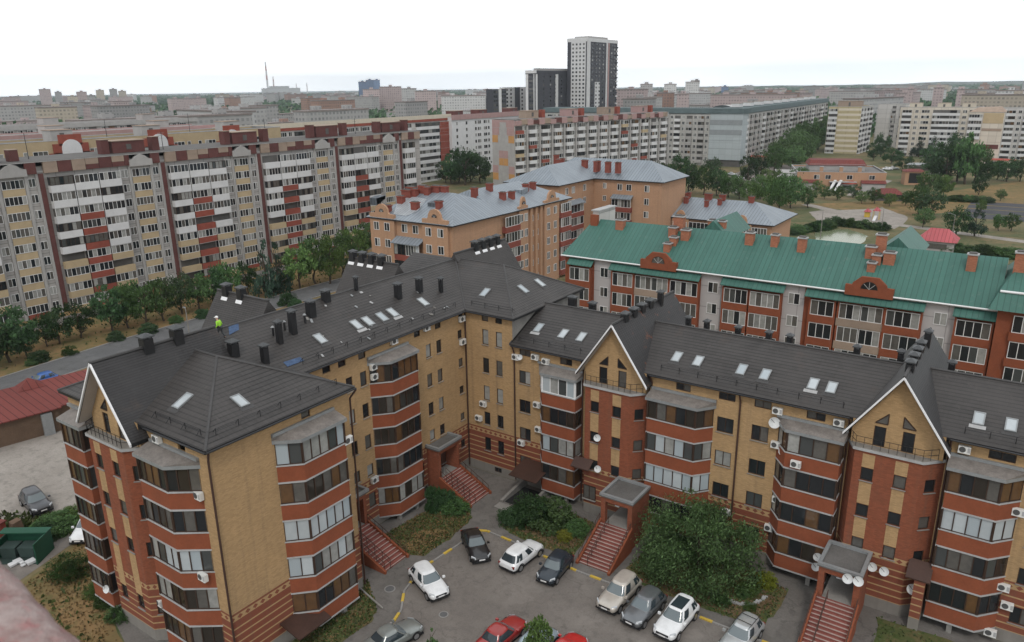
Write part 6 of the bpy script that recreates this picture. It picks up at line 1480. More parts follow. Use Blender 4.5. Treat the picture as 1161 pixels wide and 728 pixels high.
for i, (x0, x1, y, n_) in enumerate(((898, 942, 266, 9), (945, 1000, 255, 9), (1000, 1060, 262, 0), (1062, 1160, 284, 16), (1075, 1120, 228, 7))):
    for k in range(n_):
        xx = x0+(x1-x0)*k/max(1, n_-1); yy = y+((-8, 6, 8, 10, 2)[i])*k/max(1, n_-1); h = tr_.uniform(1.6, 2.6)
        tree(G(xx, yy), h, h*.95, 'bush', 'leaf_mid' if k % 2 else 'leaf_dark', 0, 'green shrub', 'hedge shrubs of the park', 'shrub'); series('hedge%d' % i, bpy.context.scene.collection.objects[-1] if False else LAST[0], xx, '{} green hedge shrub '+('on the near bank of the pond', 'behind the pond', '', 'beyond the pink-roofed hut', 'between the park lawn and the dark court')[i]+', from the pond side')
# the yard
tree((27.3, -4.6), 6.7, 4.4, 'big', 'leaf_willow', .02, 'wide spreading leafy tree filling the bed beside the tower stairs')
for x, y, h, w, lf, l in ((505, 575, 1.9, 1.0, 'leaf_dark', 'dark bush in the grass bed below the taller wing'), (492, 578, 2.6, .9, 'leaf_dark', 'slim dark bush, tallest in the grass bed below the taller wing'), (604, 590, 2.6, 1.9, 'leaf_dark', 'broad dark bush by the basement ramp'), (626, 594, 2.4, 2.0, 'leaf_mid', 'round green bush near the tower stairs'), (578, 592, 1.5, 1.2, 'leaf_dark', 'low dark bush on the corner of the bed by the ramp'),
                          (640, 612, 1.0, .6, 'leaf_yellow', 'small yellow-green bush beside the navy hatchback'), (655, 605, 1.4, 1.0, 'leaf_mid', 'loose bush against the tower stairs'), (868, 664, 1.2, .8, 'leaf_yellow', 'yellow flowering bush at the end of the bed'), (848, 672, .7, .9, 'leaf_light', 'low bright bush between the big tree and the yellow flowers'),
                          (842, 676, .6, .5, 'leaf_mid', 'small bush by the silver estate car'), (818, 684, .6, .7, 'leaf_mid', 'small green bush at the kerb below the big tree'), (79, 652, 2.0, 1.5, 'leaf_mid', 'round dense bush on the dry verge beside the lane'), (66, 600, 1.6, 1.8, 'leaf_mid', 'weedy bush between gravel lot and lane'), (55, 607, 1.4, 1.6, 'leaf_dark', 'dark weedy bush by the green container'), (84, 590, 1.4, 1.4, 'leaf_light', 'pale weedy bush at the edge of the gravel lot'),
                          (122, 684, .9, 1.0, 'leaf_mid', 'low bush under the end balcony'), (112, 672, .9, 1.0, 'leaf_light', 'pale low bush under the end balcony'), (137, 700, 1.0, 1.1, 'leaf_mid', 'leafy bush at the foot of the gabled end'), (516, 579, 1.2, 1.3, 'leaf_mid', 'low spreading bush in the middle of the grass bed'), (850, 690, .5, .5, 'leaf_light', 'tiny bush beside the estate car tail')):
    tree(G(x, y), h, w, 'bush', lf, 0, l, None, 'shrub')
tree(G(490, 745), 2.6, .8, 'cone', 'leaf_mid', .05, 'young light conifer in the yard at the frame edge'); tree(G(611, 755), 4.0, 1.1, 'tall', 'leaf_light', .3, 'thin sapling in front of the blue-grey car')
# grass tufts in the beds (nobody could count them)
def tufts(pts_list, n, m, name, seed, s=.085):
    r = random.Random(seed); V, F = [], []
    for poly, k in pts_list:
        xs, ys = [p[0] for p in poly], [p[1] for p in poly]; c = 0
        while c < k:
            x, y = r.uniform(min(xs), max(xs)), r.uniform(min(ys), max(ys)); ins = False; j = len(poly)-1
            for i in range(len(poly)):
                if (poly[i][1] > y) != (poly[j][1] > y) and x < (poly[j][0]-poly[i][0])*(y-poly[i][1])/(poly[j][1]-poly[i][1])+poly[i][0]: ins = not ins
                j = i
            if not ins: continue
            c += 1; a = r.uniform(0, 6.28); d = Vector((math.cos(a), math.sin(a), 0))*s*r.uniform(.5, 1.2); h = s*r.uniform(.6, 2.0); l = Vector((r.uniform(-.1, .1), r.uniform(-.1, .1), 0)); k0 = len(V); p = Vector((x, y, .02))
            V += [tuple(p-d), tuple(p+d), tuple(p+d*.5+l+Vector((0, 0, h))), tuple(p-d*.5+l+Vector((0, 0, h)))]; F.append((k0, k0+1, k0+2, k0+3))
    me = bpy.data.meshes.new(name); me.from_pydata(V, [], F); me.materials.append(MAT[m]); o = bpy.data.objects.new(name, me); COL.objects.link(o); tag(o, kind='stuff')
leaf_mat('grass_blade', (.07, .095, .03), .6); leaf_mat('grass_dry', (.2, .14, .06), .5)
tufts([(b, k) for b, k in zip(beds, (1800, 1400, 2000, 1800, 500))], 0, 'grass_blade', 'grass', 4)
dv = [(-18.4, -35.6), (-20.4, -30.6), (-21, -24.5), (-12.6, -24.5), (-12.6, -33), (-8.2, -34.8), (-3, -36.6), (-4, -45), (-13.6, -49), (-16.8, -43)]
tufts([(beds[0], 1500), (beds[1], 1300), (beds[2], 1300), (beds[3], 900), (dv, 5000)], 0, 'grass_dry', 'dry_grass', 5)
tufts([(dv, 500), ([(-33, -33), (-25, -28), (-22, -30.2), (-24, -33), (-28, -36)], 1200), ([(-98, -40), (-75, -40), (-75, 80), (-98, 80)], 1500)], 0, 'grass_blade', 'weeds', 6, .17)

# ================================================================== cars
def loft(rings, m, close=True):
    mb = MB(); n = len(rings[0])
    for A in rings: mb.V += [tuple(p) for p in A]
    mb.mi(m)
    for i in range(len(rings)-1):
        for j in range(n):
            mb.F.append((i*n+j, i*n+(j+1) % n, (i+1)*n+(j+1) % n, (i+1)*n+j)); mb.M.append(0)
    mb.F.append(tuple(range(n-1, -1, -1))); mb.M.append(0); k = (len(rings)-1)*n; mb.F.append(tuple(k+j for j in range(n))); mb.M.append(0)
    return mb
KIND = {   # L, W, H, belt, nose, cowl x, roof front x, roof rear x, tail x, deck height, wheel radius, ground clearance
    'suv': (4.6, 1.86, 1.70, 1.02, .92, .98, .30, -1.75, -2.15, 1.02, .36, .30), 'cross': (4.4, 1.82, 1.60, .98, .86, .92, .25, -1.6, -2.08, .98, .35, .27),
    'sedan': (4.55, 1.78, 1.46, .92, .76, .85, .12, -1.05, -1.65, .96, .32, .22), 'hatch': (4.1, 1.76, 1.50, .93, .80, .95, .30, -1.35, -1.9, .93, .32, .22), 'wagon': (4.6, 1.80, 1.55, .96, .82, .9, .2, -1.75, -2.15, .96, .33, .25)}
WHEEL = {}
def car(label, front, rear, colour, kind, rails=False, sunroof=False, name='parked_car', group='cars parked in the courtyard'):
    L, W, H, belt, nose, cowl, rf_, rr_, tail, deck, wr_, gc = KIND[kind]; pm = 'paint_'+colour
    A, B = Vector(front), Vector(rear); d = (A-B); c = (A+B)/2
    o = empty(name, (c.x, c.y, .02), math.atan2(d.y, d.x), label=label, cat='car', group=group); hw = W/2; hl = L/2
    def ring(x, w, zb, zt, sh): return [Vector((x, s*w*q, z)) for s, q, z in ((-1, .9, zb), (-1, 1., zb+.14), (-1, 1., zt-sh), (-1, .86, zt), (1, .86, zt), (1, 1., zt-sh), (1, 1., zb+.14), (1, .9, zb))]
    rg = [ring(hl, hw*.66, gc+.1, nose-.2, .1), ring(hl-.1, hw*.86, gc, nose-.05, .14), ring(hl-.45, hw*.98, gc-.02, nose+.03, .14), ring(cowl+.1, hw, gc-.02, belt-.02, .12), ring(cowl-.4, hw, gc-.02, belt+.02, .1), ring(0, hw, gc-.02, belt+.02, .1),
          ring(rr_+.1, hw, gc-.02, belt+.04, .1), ring(tail+.12, hw*.99, gc, deck+.01, .1), ring(-hl+.22, hw*.96, gc, deck-.01, .12), ring(-hl+.05, hw*.88, gc+.02, deck-.1, .14), ring(-hl, hw*.74, gc+.1, deck-.22, .12)]
    bd = loft(rg, pm); me = bd.mesh('body'); me.polygons.foreach_set('use_smooth', [True]*len(me.polygons)); body = sub('body', me, o)
    sd = body.modifiers.new('s', 'SUBSURF'); sd.levels = sd.render_levels = 1
    # cabin: rounded greenhouse, glass cut out of the same surface
    def S(a, t, off=0.):
        c, s_ = math.cos(a), math.sin(a); te = t**.85
        x0, x1 = tail+(rr_-tail)*te, cowl+(rf_-cowl)*te; ay = hw*(.93-.23*te*te-.0*te); e = 2/(5.2-1.2*te)
        nx, ny = math.copysign(abs(c)**e, c), math.copysign(abs(s_)**e, s_)
        return Vector(((x0+x1)/2+(x1-x0)/2*nx+off*nx, (ay+off)*ny, belt-.06+(H-.07-belt+.06)*t)), nx, ny
    NA, NT_ = 72, 10; parts = {}
    wins = ((-.93, -.60), (-.55, -.02), (.03, .74)) if kind != 'sedan' else ((-.80, -.08), (-.03, .76))
    def cls(nx, ny, t):
        if .08 < t < .92:
            if nx > .86 and abs(ny) < .93: return 'windscreen'
            if nx < -.9 and abs(ny) < .88 and t > .14: return 'rear_window'
            if abs(ny) > .9:
                for k_, (w0, w1) in enumerate(wins):
                    if w0 < nx < w1: return ('side_window', k_, ny > 0)
        return 'cabin'
    for i in range(NA):
        for k in range(NT_):
            a0, a1 = 2*math.pi*(i-.5)/NA, 2*math.pi*(i+.5)/NA; t0_, t1_ = k/NT_, (k+1)/NT_
            p, nx, ny = S((a0+a1)/2, (t0_+t1_)/2); kk = cls(nx, ny, (t0_+t1_)/2)
            m = parts.setdefault(kk, MB()); of = 0. if kk == 'cabin' else .006
            m.poly([S(a0, t0_, of)[0], S(a1, t0_, of)[0], S(a1, t1_, of)[0], S(a0, t1_, of)[0]], pm if kk == 'cabin' else 'car_glass_sky_reflection' if kk == 'windscreen' else 'car_glass')
    cb = parts['cabin']; rings = []
    for f, z in ((1, H-.07), (.94, H-.03), (.8, H-.008), (.45, H), (.02, H+.004)):
        rings.append([Vector(((rf_+rr_)/2+(S(2*math.pi*(i-.5)/NA, 1)[0].x-(rf_+rr_)/2)*f, S(2*math.pi*(i-.5)/NA, 1)[0].y*f, z)) for i in range(NA)])
    for A_, B_ in zip(rings, rings[1:]):
        for i in range(NA): j = (i+1) % NA; cb.poly([A_[i], A_[j], B_[j], B_[i]], pm)
    def smooth(me): me.polygons.foreach_set('use_smooth', [True]*len(me.polygons)); bm_ = __import__('bmesh').new(); bm_.from_mesh(me); __import__('bmesh').ops.remove_doubles(bm_, verts=bm_.verts, dist=.0005); bm_.to_mesh(me); bm_.free(); return me
    cab = sub('cabin', smooth(cb.mesh('cabin')), o)
    for kk, m in parts.items():
        if kk != 'cabin': nm_ = kk if isinstance(kk, str) else kk[0]; sub(nm_, smooth(m.mesh(nm_)), cab)
    if sunroof: g = MB(); g.poly([(rf_-.12, -hw*.5, H+.008), (rf_-.12, hw*.5, H+.008), (rr_+.5, hw*.5, H+.008), (rr_+.5, -hw*.5, H+.008)], 'car_glass'); sub('sunroof', g.mesh('sunroof'), cab)
    key = wr_
    if key not in WHEEL:
        t = MB(); t.tube((0, -.11, 0), (0, .11, 0), wr_, 'rubber', n=20); k = MB(); k.tube((0, -.115, 0), (0, .115, 0), wr_*.66, 'rim', n=14); h_ = MB()
        WHEEL[key] = (t.mesh('tyre'), k.mesh('rim'))
    wb = L*.295
    for x in (wb+.08, -wb):
        for s in (-1, 1):
            w = sub('wheel', WHEEL[key][0], o); w.location = (x, s*(hw-.10), wr_-.02); sub('rim', WHEEL[key][1], w)
            ar = MB(); n = 14; pts = [(x+(wr_+.09)*math.cos(math.pi*i/n), wr_-.02+(wr_+.09)*math.sin(math.pi*i/n)) for i in range(n+1)]; pin = [(x+(wr_+.02)*math.cos(math.pi*i/n), wr_-.02+(wr_+.02)*math.sin(math.pi*i/n)) for i in range(n+1)]
            for i in range(n): ar.poly([(pts[i][0], s*(hw+.012), pts[i][1]), (pts[i+1][0], s*(hw+.012), pts[i+1][1]), (pin[i+1][0], s*(hw+.012), pin[i+1][1]), (pin[i][0], s*(hw+.012), pin[i][1])], 'car_black_trim')
            sub('wheel_arch', ar.mesh('wheel_arch'), o)
    def bit(nm, f, par=o): m = MB(); f(m); return sub(nm, m.mesh(nm), par)
    for s in (-1, 1):
        bit('headlight', lambda m: m.hexa([(hl-.42, s*hw*.93, nose-.2), (hl-.04, s*hw*.62, nose-.24), (hl-.02, s*hw*.62, nose-.22), (hl-.40, s*hw*.96, nose-.2), (hl-.46, s*hw*.90, nose+.0), (hl-.16, s*hw*.58, nose-.07), (hl-.10, s*hw*.62, nose-.08), (hl-.42, s*hw*.97, nose-.03)], 'lamp_clear'))
        bit('tail_light', lambda m: m.box(-hl+.03, -hl+.2, hw*.66 if s > 0 else -hw*.90, hw*.90 if s > 0 else -hw*.66, deck-.36, deck-.16, 'lamp_red'))
        bit('wing_mirror', lambda m: m.box(cowl-.28, cowl-.12, s*(hw+.0) if s > 0 else -hw-.2, hw+.2 if s > 0 else -hw, belt+.0, belt+.15, pm))
    bit('grille', lambda m: (m.box(hl-.09, hl+.012, -hw*.52, hw*.52, nose-.32, nose-.18, 'car_black_trim'), m.box(hl-.12, hl+.015, -hw*.6, hw*.6, gc+.06, gc+.2, 'car_black_trim')))
    bit('number_plate', lambda m: m.box(hl+.014, hl+.03, -.26, .26, gc+.22, gc+.33, 'plate_white')); bit('number_plate', lambda m: m.box(-hl-.02, -hl-.002, -.26, .26, deck-.48, deck-.37, 'plate_white'))
    bit('sill', lambda m: m.box(-hl+.15, hl-.15, -hw*.92, hw*.92, gc-.08, gc+.02, 'car_black_trim'))
    if kind in ('suv', 'cross', 'wagon'): bit('rear_bumper', lambda m: m.box(-hl-.03, -hl+.12, -hw*.8, hw*.8, gc+.02, gc+.18, 'car_black_trim'))
    if rails:
        for s in (-1, 1): bit('roof_rail', lambda m: (m.tube((rf_-.1, s*hw*.64, H+.05), (rr_+.05, s*hw*.64, H+.05), .022, 'car_black_trim', n=5), m.tube((rf_-.1, s*hw*.64, H-.05), (rf_-.1, s*hw*.64, H+.05), .022, 'car_black_trim', n=5), m.tube((rr_+.05, s*hw*.64, H-.05), (rr_+.05, s*hw*.64, H+.05), .022, 'car_black_trim', n=5)), cab)
        for x in (rf_-.55, rr_+.6): bit('roof_bar', lambda m: m.tube((x, -hw*.64, H+.06), (x, hw*.64, H+.06), .025, 'car_black_trim', n=5), cab)
    return o
g = G
car('white crossover parked nose outward at the yellow kerb by the stairs of the taller wing', g(499.5, 681), g(474, 652), 'white', 'cross')
car('black sedan standing alone in the corner of the yard', g(547, 641), g(532, 608), 'black', 'sedan')
car('white crossover parked tail outward beside the navy hatchback', g(607, 624), g(576, 648), 'white', 'cross', sunroof=False)
car('navy blue hatchback parked near the tower stairs', g(617, 664), g(641, 636), 'navy', 'hatch')
car('beige off-roader, first in the row along the far kerb', g(688, 694), g(715, 666), 'beige', 'suv')
car('grey crossover between the beige off-roader and a white one', g(716, 710), g(743, 683), 'grey', 'cross')
car('white crossover with a black glass roof', g(752, 726), g(780, 693), 'white', 'suv', sunroof=True)
car('silver estate car with black roof rails at the kerb', g(824, 747), g(854, 712), 'silver', 'wagon', True)
car('dark red sedan facing the far kerb at the frame edge', g(588, 711), g(549, 744), 'red', 'sedan')
car('pale blue-grey hatchback behind a sapling at the frame edge', g(622, 724), g(592, 752), 'blue_grey', 'hatch')
car('bright red car of which only the bonnet shows', g(656, 731), g(626, 764), 'bright_red', 'hatch')
car('grey-green sedan at the frame edge below the end balconies', g(468, 717), g(424, 742), 'sage', 'sedan')
car('dusty dark off-roader parked alone on the gravel lot', g(53, 586), g(31, 565), 'dark_grey', 'suv', group='cars on the lot and lane')
car('white car half hidden behind the end balconies on the lane', g(96, 610), g(106, 597), 'white', 'sedan', group='cars on the lot and lane')
car('bright blue car behind the long red roof on the street', g(34, 439), g(62, 431), 'blue', 'hatch', group='cars on the lot and lane')
for x, y, c, l in ((1013, 192, 'white', 'white car parked by the shed behind the kindergarten'), (1006, 193, 'white', 'second white car by the shed behind the kindergarten'), (776, 205, 'dark_grey', 'dark car among the street trees behind the silver roof'), (830, 199, 'silver', 'silver car on the street by the grey angled block'), (838, 203, 'white', 'white car on the street by the grey angled block'), (846, 196, 'silver', 'silver car parked by the low garages'), (862, 193, 'red', 'red car parked beyond the low garages')):
    P = g(x, y); car(l, P+Vector((2, .6, 0)), P-Vector((2, .6, 0)), c, 'sedan', group='distant parked cars')

# ================================================================== small things
acs = MB(); acs.box(-.38, .38, -.30, 0, 0, .54, 'ac_white'); AC1 = acs.mesh('casing')
acg = MB(); acg.tube((-.12, -.303, .29), (-.12, -.32, .29), .21, 'ac_dark', n=14); acg.box(.2, .36, -.318, -.302, .12, .46, 'trim_grey'); AC2 = acg.mesh('fan_grille')
acb = MB(); acb.box(-.32, -.28, -.3, .02, -.05, -.003, 'dark_metal'); acb.box(.28, .32, -.3, .02, -.05, -.003, 'dark_metal'); AC3 = acb.mesh('bracket')
def ac(x, y, F, label, o=0.):
    u, z = hitF(x, y, F, o); e = empty('air_conditioner', F(u, o+.05, z-.29), R(F.deg), label=label, cat='air conditioner', group='air conditioners on the courtyard block')
    for nm, me in (('casing', AC1), ('fan_grille', AC2), ('bracket', AC3)): sub(nm, me, e)
def dish(x, y, F, label, o=0., r=.42, aim=(.25, -1, .45)):
    r *= .86
    u, z = hitF(x, y, F, o); P = F(u, o+.35, z); e = empty('satellite_dish', F(u, o, z), 0, label=label, cat='satellite dish', group='satellite dishes on the courtyard block')
    a = Vector(aim).normalized(); b = a.orthogonal().normalized(); c = a.cross(b); m = MB(); n = 16
    for k in range(4):
        r0, r1 = r*k/4, r*(k+1)/4
        for i in range(n):
            t0, t1 = 6.2832*i/n, 6.2832*(i+1)/n
            f = lambda rr, t: P+b*rr*math.cos(t)+c*rr*math.sin(t)+a*(rr*rr*.45/r)
            pts = [f(r0, t0), f(r1, t0), f(r1, t1), f(r0, t1)]; m.poly(pts if k else [pts[1], pts[2], pts[0]], 'dish_white')
    m.build('reflector', e, smooth=True); s = MB(); s.tube(P-c*r+a*.1, P+a*r*1.1, .018, 'dark_metal', n=4); s.tube(P, F(u, o, z-.1), .03, 'dark_metal', n=5); s.build('arm', e)
FTW = Fr(0, -1.2, 0); FEW = Fr(0, -34.2, 0)
for x, y, F, o, l in ((445, 386, FL, 0, 'air conditioner under the eave just above the yard balcony canopy'), (422, 415, FL, .1, 'upper of two stacked air conditioners beside the yard balcony canopy'), (423, 426, FL, .1, 'lower of two stacked air conditioners beside the yard balcony canopy'),
                      (522, 361, FL, 0, 'air conditioner at the inner corner, close under the eave'), (523, 387, FL, 0, 'air conditioner at the inner corner below the eave one'), (482, 371, FL, 0, 'air conditioner between two small attic windows of the taller wing'), (423, 543, FL, 0, 'air conditioner just above the striped base near the yard stairs'),
                      (549, 457, FC, 0, 'air conditioner under a slim window of the inner corner face'), (544, 473, FC, 0, 'air conditioner above the frieze on the inner corner face'), (586, 404, FRW, 0, 'air conditioner beside a small round dish under the lower eave'), (608, 404, FRW, 0, 'air conditioner under the lower eave, middle of three'),
                      (620, 409, FRW, 0, 'air conditioner under the lower eave next to the balcony canopy'), (610, 458, FRW, 0, 'air conditioner beside the second balcony down, near the corner pipe'), (612, 486, FRW, 0, 'small air conditioner beside the white glazed balcony'), (592, 501, FRW, 0, 'air conditioner just above the frieze near the corner pipe'),
                      (794, 488, FRW, 0, 'air conditioner beside the top balcony past the first tower'), (791, 524, FRW, 0, 'air conditioner beside the white curtained balcony past the first tower'), (789, 558, FRW, 0, 'air conditioner beside the whitest balcony past the first tower'), (793, 570, FRW, 0, 'air conditioner on the frieze just above the big tree'), (824, 579, FRW, 0, 'air conditioner on the striped base past the big tree'),
                      (873, 597, FRW, 0, 'air conditioner on the striped base near the second tower balconies'), (882, 565, FRW, 0, 'air conditioner at the frieze beside the balconies of the second tower'), (882.5, 464.6, FRW, 0, 'air conditioner just above the large round dish'), (880.6, 503, FRW, 0, 'air conditioner with a cover below the large round dish'),
                      (952, 478, FRW, 0, 'air conditioner tucked between eave and second gable'), (903, 525, FRW, 1.35, 'air conditioner hung on the red parapet below the dark balcony'), (1094, 508, FRW, 0, 'air conditioner under the eave past the second gable'), (1155, 579, FRW, .1, 'air conditioner at the far end beside the last balconies'),
                      (1138, 664, FRW, 0, 'upper air conditioner of the low group at the last balconies'), (1142, 685, FRW, 0, 'middle air conditioner of the low group at the last balconies'), (1123, 715, FRW, .3, 'lowest air conditioner at the foot of the last balconies'),
                      (329, 570, FB, 0, 'air conditioner on the plain brick end wall beside the third balcony'), (392, 498, FB, 1.0, 'air conditioner at the corner of the top end-wall balcony'), (181, 496, FE, 0, 'air conditioner under the eave of the gabled end above a balcony'), (228, 560, FE, 0, 'air conditioner beside the top balcony of the gabled end'),
                      (233, 652, FE, .4, 'air conditioner beside the white balcony of the gabled end'), (184, 681, FE, .5, 'air conditioner at the frieze of the gabled end tower')):
    ac(x, y, F, l, o)
for x, y, F, o, r, l in ((592, 404, FRW, 0, .33, 'small round dish next to an air conditioner under the lower eave'), (879.6, 477.7, FRW, 0, .52, 'largest white dish, on the tan wall before the second tower'), (889, 510, FRW, 0, .4, 'dish seen edge-on beside the second tower balconies'), (679.5, 495, FTW, 0, .38, 'upper dish on the red front of the first tower'), (680, 530, FTW, 0, .38, 'lower dish on the red front of the first tower'),
                         (928, 629, FRW, 1.4, .38, 'upper dish of two at the corner of the second porch roof'), (926, 640, FRW, 1.4, .38, 'lower dish of two at the corner of the second porch roof'), (989.6, 640, FTW, .05, .4, 'dish on the frieze just past the second porch roof'), (1003, 645, FTW, .05, .4, 'dish further along the frieze past the second porch roof'),
                         (962, 653, Fr(0, -4.7, 0), .25, .42, 'dish on the front edge of the second porch roof, over the lamp'), (974, 656, Fr(0, -4.7, 0), .25, .42, 'dish on the front corner of the second porch roof'), (1035, 665, FTW, .05, .46, 'dish on the striped base beside the dark hood'), (174, 640, FE, .3, .4, 'dish seen edge-on beside the gabled end balconies'), (127, 665, FE, 1.3, .36, 'small dish low on the last gabled end balcony'), (1032, 262+30, FG, .2, .4, 'dish on the ridge side of the green roof')):
    if F is FG: continue
    dish(x, y, F, l, o, r)
# lamp posts and poles
def lamp_post(px, py, h, label, arm=1.2, name='street_lamp', cat='street lamp', group=None):
    P = G(px, py); o = empty(name, P, label=label, cat=cat, group=group); m = MB(); m.tube(P, P+Vector((0, 0, h)), .11, 'concrete', .07, 8); m.build('post', o)
    if arm:
        m = MB(); m.tube(P+Vector((0, 0, h-.1)), P+Vector((-arm, .2, h+.3)), .04, 'grey_metal', n=6); m.build('bracket', o); m = MB(); m.box(P.x-arm-.5, P.x-arm+.1, P.y+.08, P.y+.32, h+.22, h+.36, 'grey_metal'); m.build('lamp_head', o)
lamp_post(308, 336, 9.5, 'concrete lamp post before the long balcony block')
lamp_post(215, 382, 4.6, 'thin lamp post on the verge behind the gable chimneys', .5); lamp_post(765, 216, 10, 'lamp post among the trees behind the silver roofs'); lamp_post(793, 207, 14, 'tall pale mast among the street trees', 0, 'mast', 'mast'); lamp_post(1079, 270, 6, 'lamp post by the park conifer'); lamp_post(999, 262, 6, 'lamp post by the pond hedge', .4); lamp_post(930, 270, 7, 'lamp post at the near bank of the pond', .4)
# playground
P = G(993, 249); o = empty('playground_tower', P, label='little red-roofed play tower with a white slide', cat='play equipment'); m = MB()
for x in (-.8, .8):
    for y in (-.8, .8): m.tube(P+Vector((x, y, 0)), P+Vector((x, y, 2.6)), .07, 'yellow_paint', n=6)
m.build('frame', o); m = MB(); c = [P+Vector((x, y, 2.6)) for x, y in ((-1, -1), (1, -1), (1, 1), (-1, 1))]; ap = P+Vector((0, 0, 3.8))
for i in range(4): m.poly([c[i], c[(i+1) % 4], ap], 'pink_roof')
m.build('roof', o); m = MB(); m.hexa([P+Vector(v) for v in ((-.4, -.9, 1.2), (.4, -.9, 1.2), (.4, -3.6, .1), (-.4, -3.6, .1), (-.4, -.9, 1.3), (.4, -.9, 1.3), (.4, -3.6, .2), (-.4, -3.6, .2))], 'b_white'); m.build('slide', o)
P = G(983, 246); o = empty('playground_tower', P, label='small red play house beside the play tower', cat='play equipment'); m = MB(); m.box(P.x-.7, P.x+.7, P.y-.7, P.y+.7, 0, 1.6, 'yellow_paint'); m.build('wall', o); m = MB(); c = [P+Vector((x, y, 1.6)) for x, y in ((-1, -1), (1, -1), (1, 1), (-1, 1))]
for i in range(4): m.poly([c[i], c[(i+1) % 4], P+Vector((0, 0, 2.7))], 'pink_roof')
m.build('roof', o)
# long red-roofed garages by the gravel lot
o = empty('garage_row', (-53, -20, 0), label='long low brown garage row under a red metal roof beside the gravel lot', cat='garage')
FGa = Fr(-50.6, -42, 79.5)
mat('brown_wall', (.115, .075, .05), .9, var=.25)
w = MB(); w.fbox(FGa, 0, 22.6, -7, 0, 0, 2.9, 'brown_wall'); w.fbox(FGa, 22.601, 40, -7, -.6, 0, 2.9, 'brown_wall'); w.build('wall', o)
r = MB(); r.hexa([FGa(-.5, .4, 2.92), FGa(22.9, .4, 2.92), FGa(22.9, -7.4, 4.2), FGa(-.5, -7.4, 4.2), FGa(-.5, .4, 3.05), FGa(22.9, .4, 3.05), FGa(22.9, -7.4, 4.35), FGa(-.5, -7.4, 4.35)], 'red_roof'); r.build('roof', o)
r = MB(); r.hexa([FGa(22.91, -.1, 2.93), FGa(40, -.1, 2.93), FGa(40, -7.4, 4.2), FGa(22.91, -7.4, 4.2), FGa(22.91, -.1, 3.06), FGa(40, -.1, 3.06), FGa(40, -7.4, 4.34), FGa(22.91, -7.4, 4.34)], 'red_roof')
q = FGa(21, -6.6, 0); r.hexa([FGa(20, -5.6, 4.1), FGa(23, -5.6, 4.1), FGa(23, -8, 4.1), FGa(20, -8, 4.1), FGa(21.4, -6.7, 5.2), FGa(21.5, -6.7, 5.2), FGa(21.5, -6.9, 5.2), FGa(21.4, -6.9, 5.2)], 'red_roof'); r.build('roof', o)
P = hitF(51, 466, FGa, .05); m = MB(); m.fbox(FGa, P[0]-.55, P[0]+.55, -.02+.03, .5, 0, 2.7, 'grey_metal'); m.build('door', o)
P = G(38, 479); o = empty('air_conditioner', P, R(79.5), label='white outdoor unit low on the brown garage wall', cat='air conditioner')
for nm, me in (('casing', AC1), ('fan_grille', AC2), ('bracket', AC3)): k = sub(nm, me, o); k.location.z = .8
P = G(4, 491); o = empty('plastic_tank', P, label='white rounded tank standing by the garage wall', cat='tank'); m = MB(); m.tube(P, P+Vector((0, 0, 1.0)), .55, 'ac_white', n=12); m.tube(P+Vector((0, 0, 1.0)), P+Vector((0, 0, 1.25)), .55, 'ac_white', .15, 12); m.build('tank_body', o)
# green refuse container at the lane
mat('container_green', (.012, .07, .04), .6, var=.25); mat('container_inside', (.03, .05, .045), .9)
P = G(22, 641); FCt = Fr(P.x, P.y, 35); o = empty('waste_container', P, label='open green metal container shelter with white litter inside beside the lane', cat='container')
m = MB(); m.fbox(FCt, -2.4, 1.6, -2.5, -2.4, 0, 2., 'container_green'); m.fbox(FCt, -2.4, -2.3, -2.399, 0, 0, 1.6, 'container_green'); m.fbox(FCt, 1.5, 1.6, -2.399, 0, 0, 2., 'container_green'); m.fbox(FCt, -2.5, 1.7, -2.6, -1.7, 2.001, 2.1, 'container_green'); m.fbox(FCt, -2.29, 1.49, -2.39, -.1, .04, .08, 'container_inside'); m.build('shelter_wall', o)
for u in (-1.4, .2):
    m = MB(); m.hexa([FCt(u-.6, -.9, .12), FCt(u+.6, -.9, .12), FCt(u+.6, -1.9, .12), FCt(u-.6, -1.9, .12), FCt(u-.7, -.8, 1.15), FCt(u+.7, -.8, 1.15), FCt(u+.7, -2.0, 1.15), FCt(u-.7, -2., 1.15)], 'container_inside')
    k = m.build('waste_bin'); tag(k, ('dark waste bin at the far side of the green shelter', 'dark waste bin nearer the open side of the green shelter')[u > 0], 'waste bin', 'bins in the green shelter')
m = MB()
for i in range(9):
    q = FCt(rnd.uniform(-.6, 1.3), rnd.uniform(-.7, .3), .06); s = rnd.uniform(.15, .35); m.hexa([q+Vector((a*s, b*s, c*s*.6+rnd.uniform(0, .05))) for c in (0, 1) for a, b in ((-1, -1), (1, -1), (1, 1), (-1, 1))], 'b_white')
m.build('litter', kind='stuff')
P = G(10, 612); m = MB(); F_ = Fr(P.x, P.y, 20); m.fbox(F_, -2.6, -.6, -.5, .5, 0, 1.5, 'rust_sheet'); m.fbox(F_, -2.7, -.5, -.6, .6, 1.501, 1.62, 'red_roof'); tag(m.build('metal_cabinet'), 'small red metal cabinet behind the green container', 'cabinet')
P = G(20, 604); m = MB(); m.hexa([P+Vector(v) for v in ((-.5, -.5, 0), (.5, -.5, 0), (.5, .5, 0), (-.5, .5, 0), (-.4, -.4, 1.2), (.4, -.4, 1.2), (.35, .4, 1.3), (-.4, .35, 1.3))], 'brown_wall'); tag(m.build('concrete_stump'), 'brown weathered stump beside the container', 'stump')
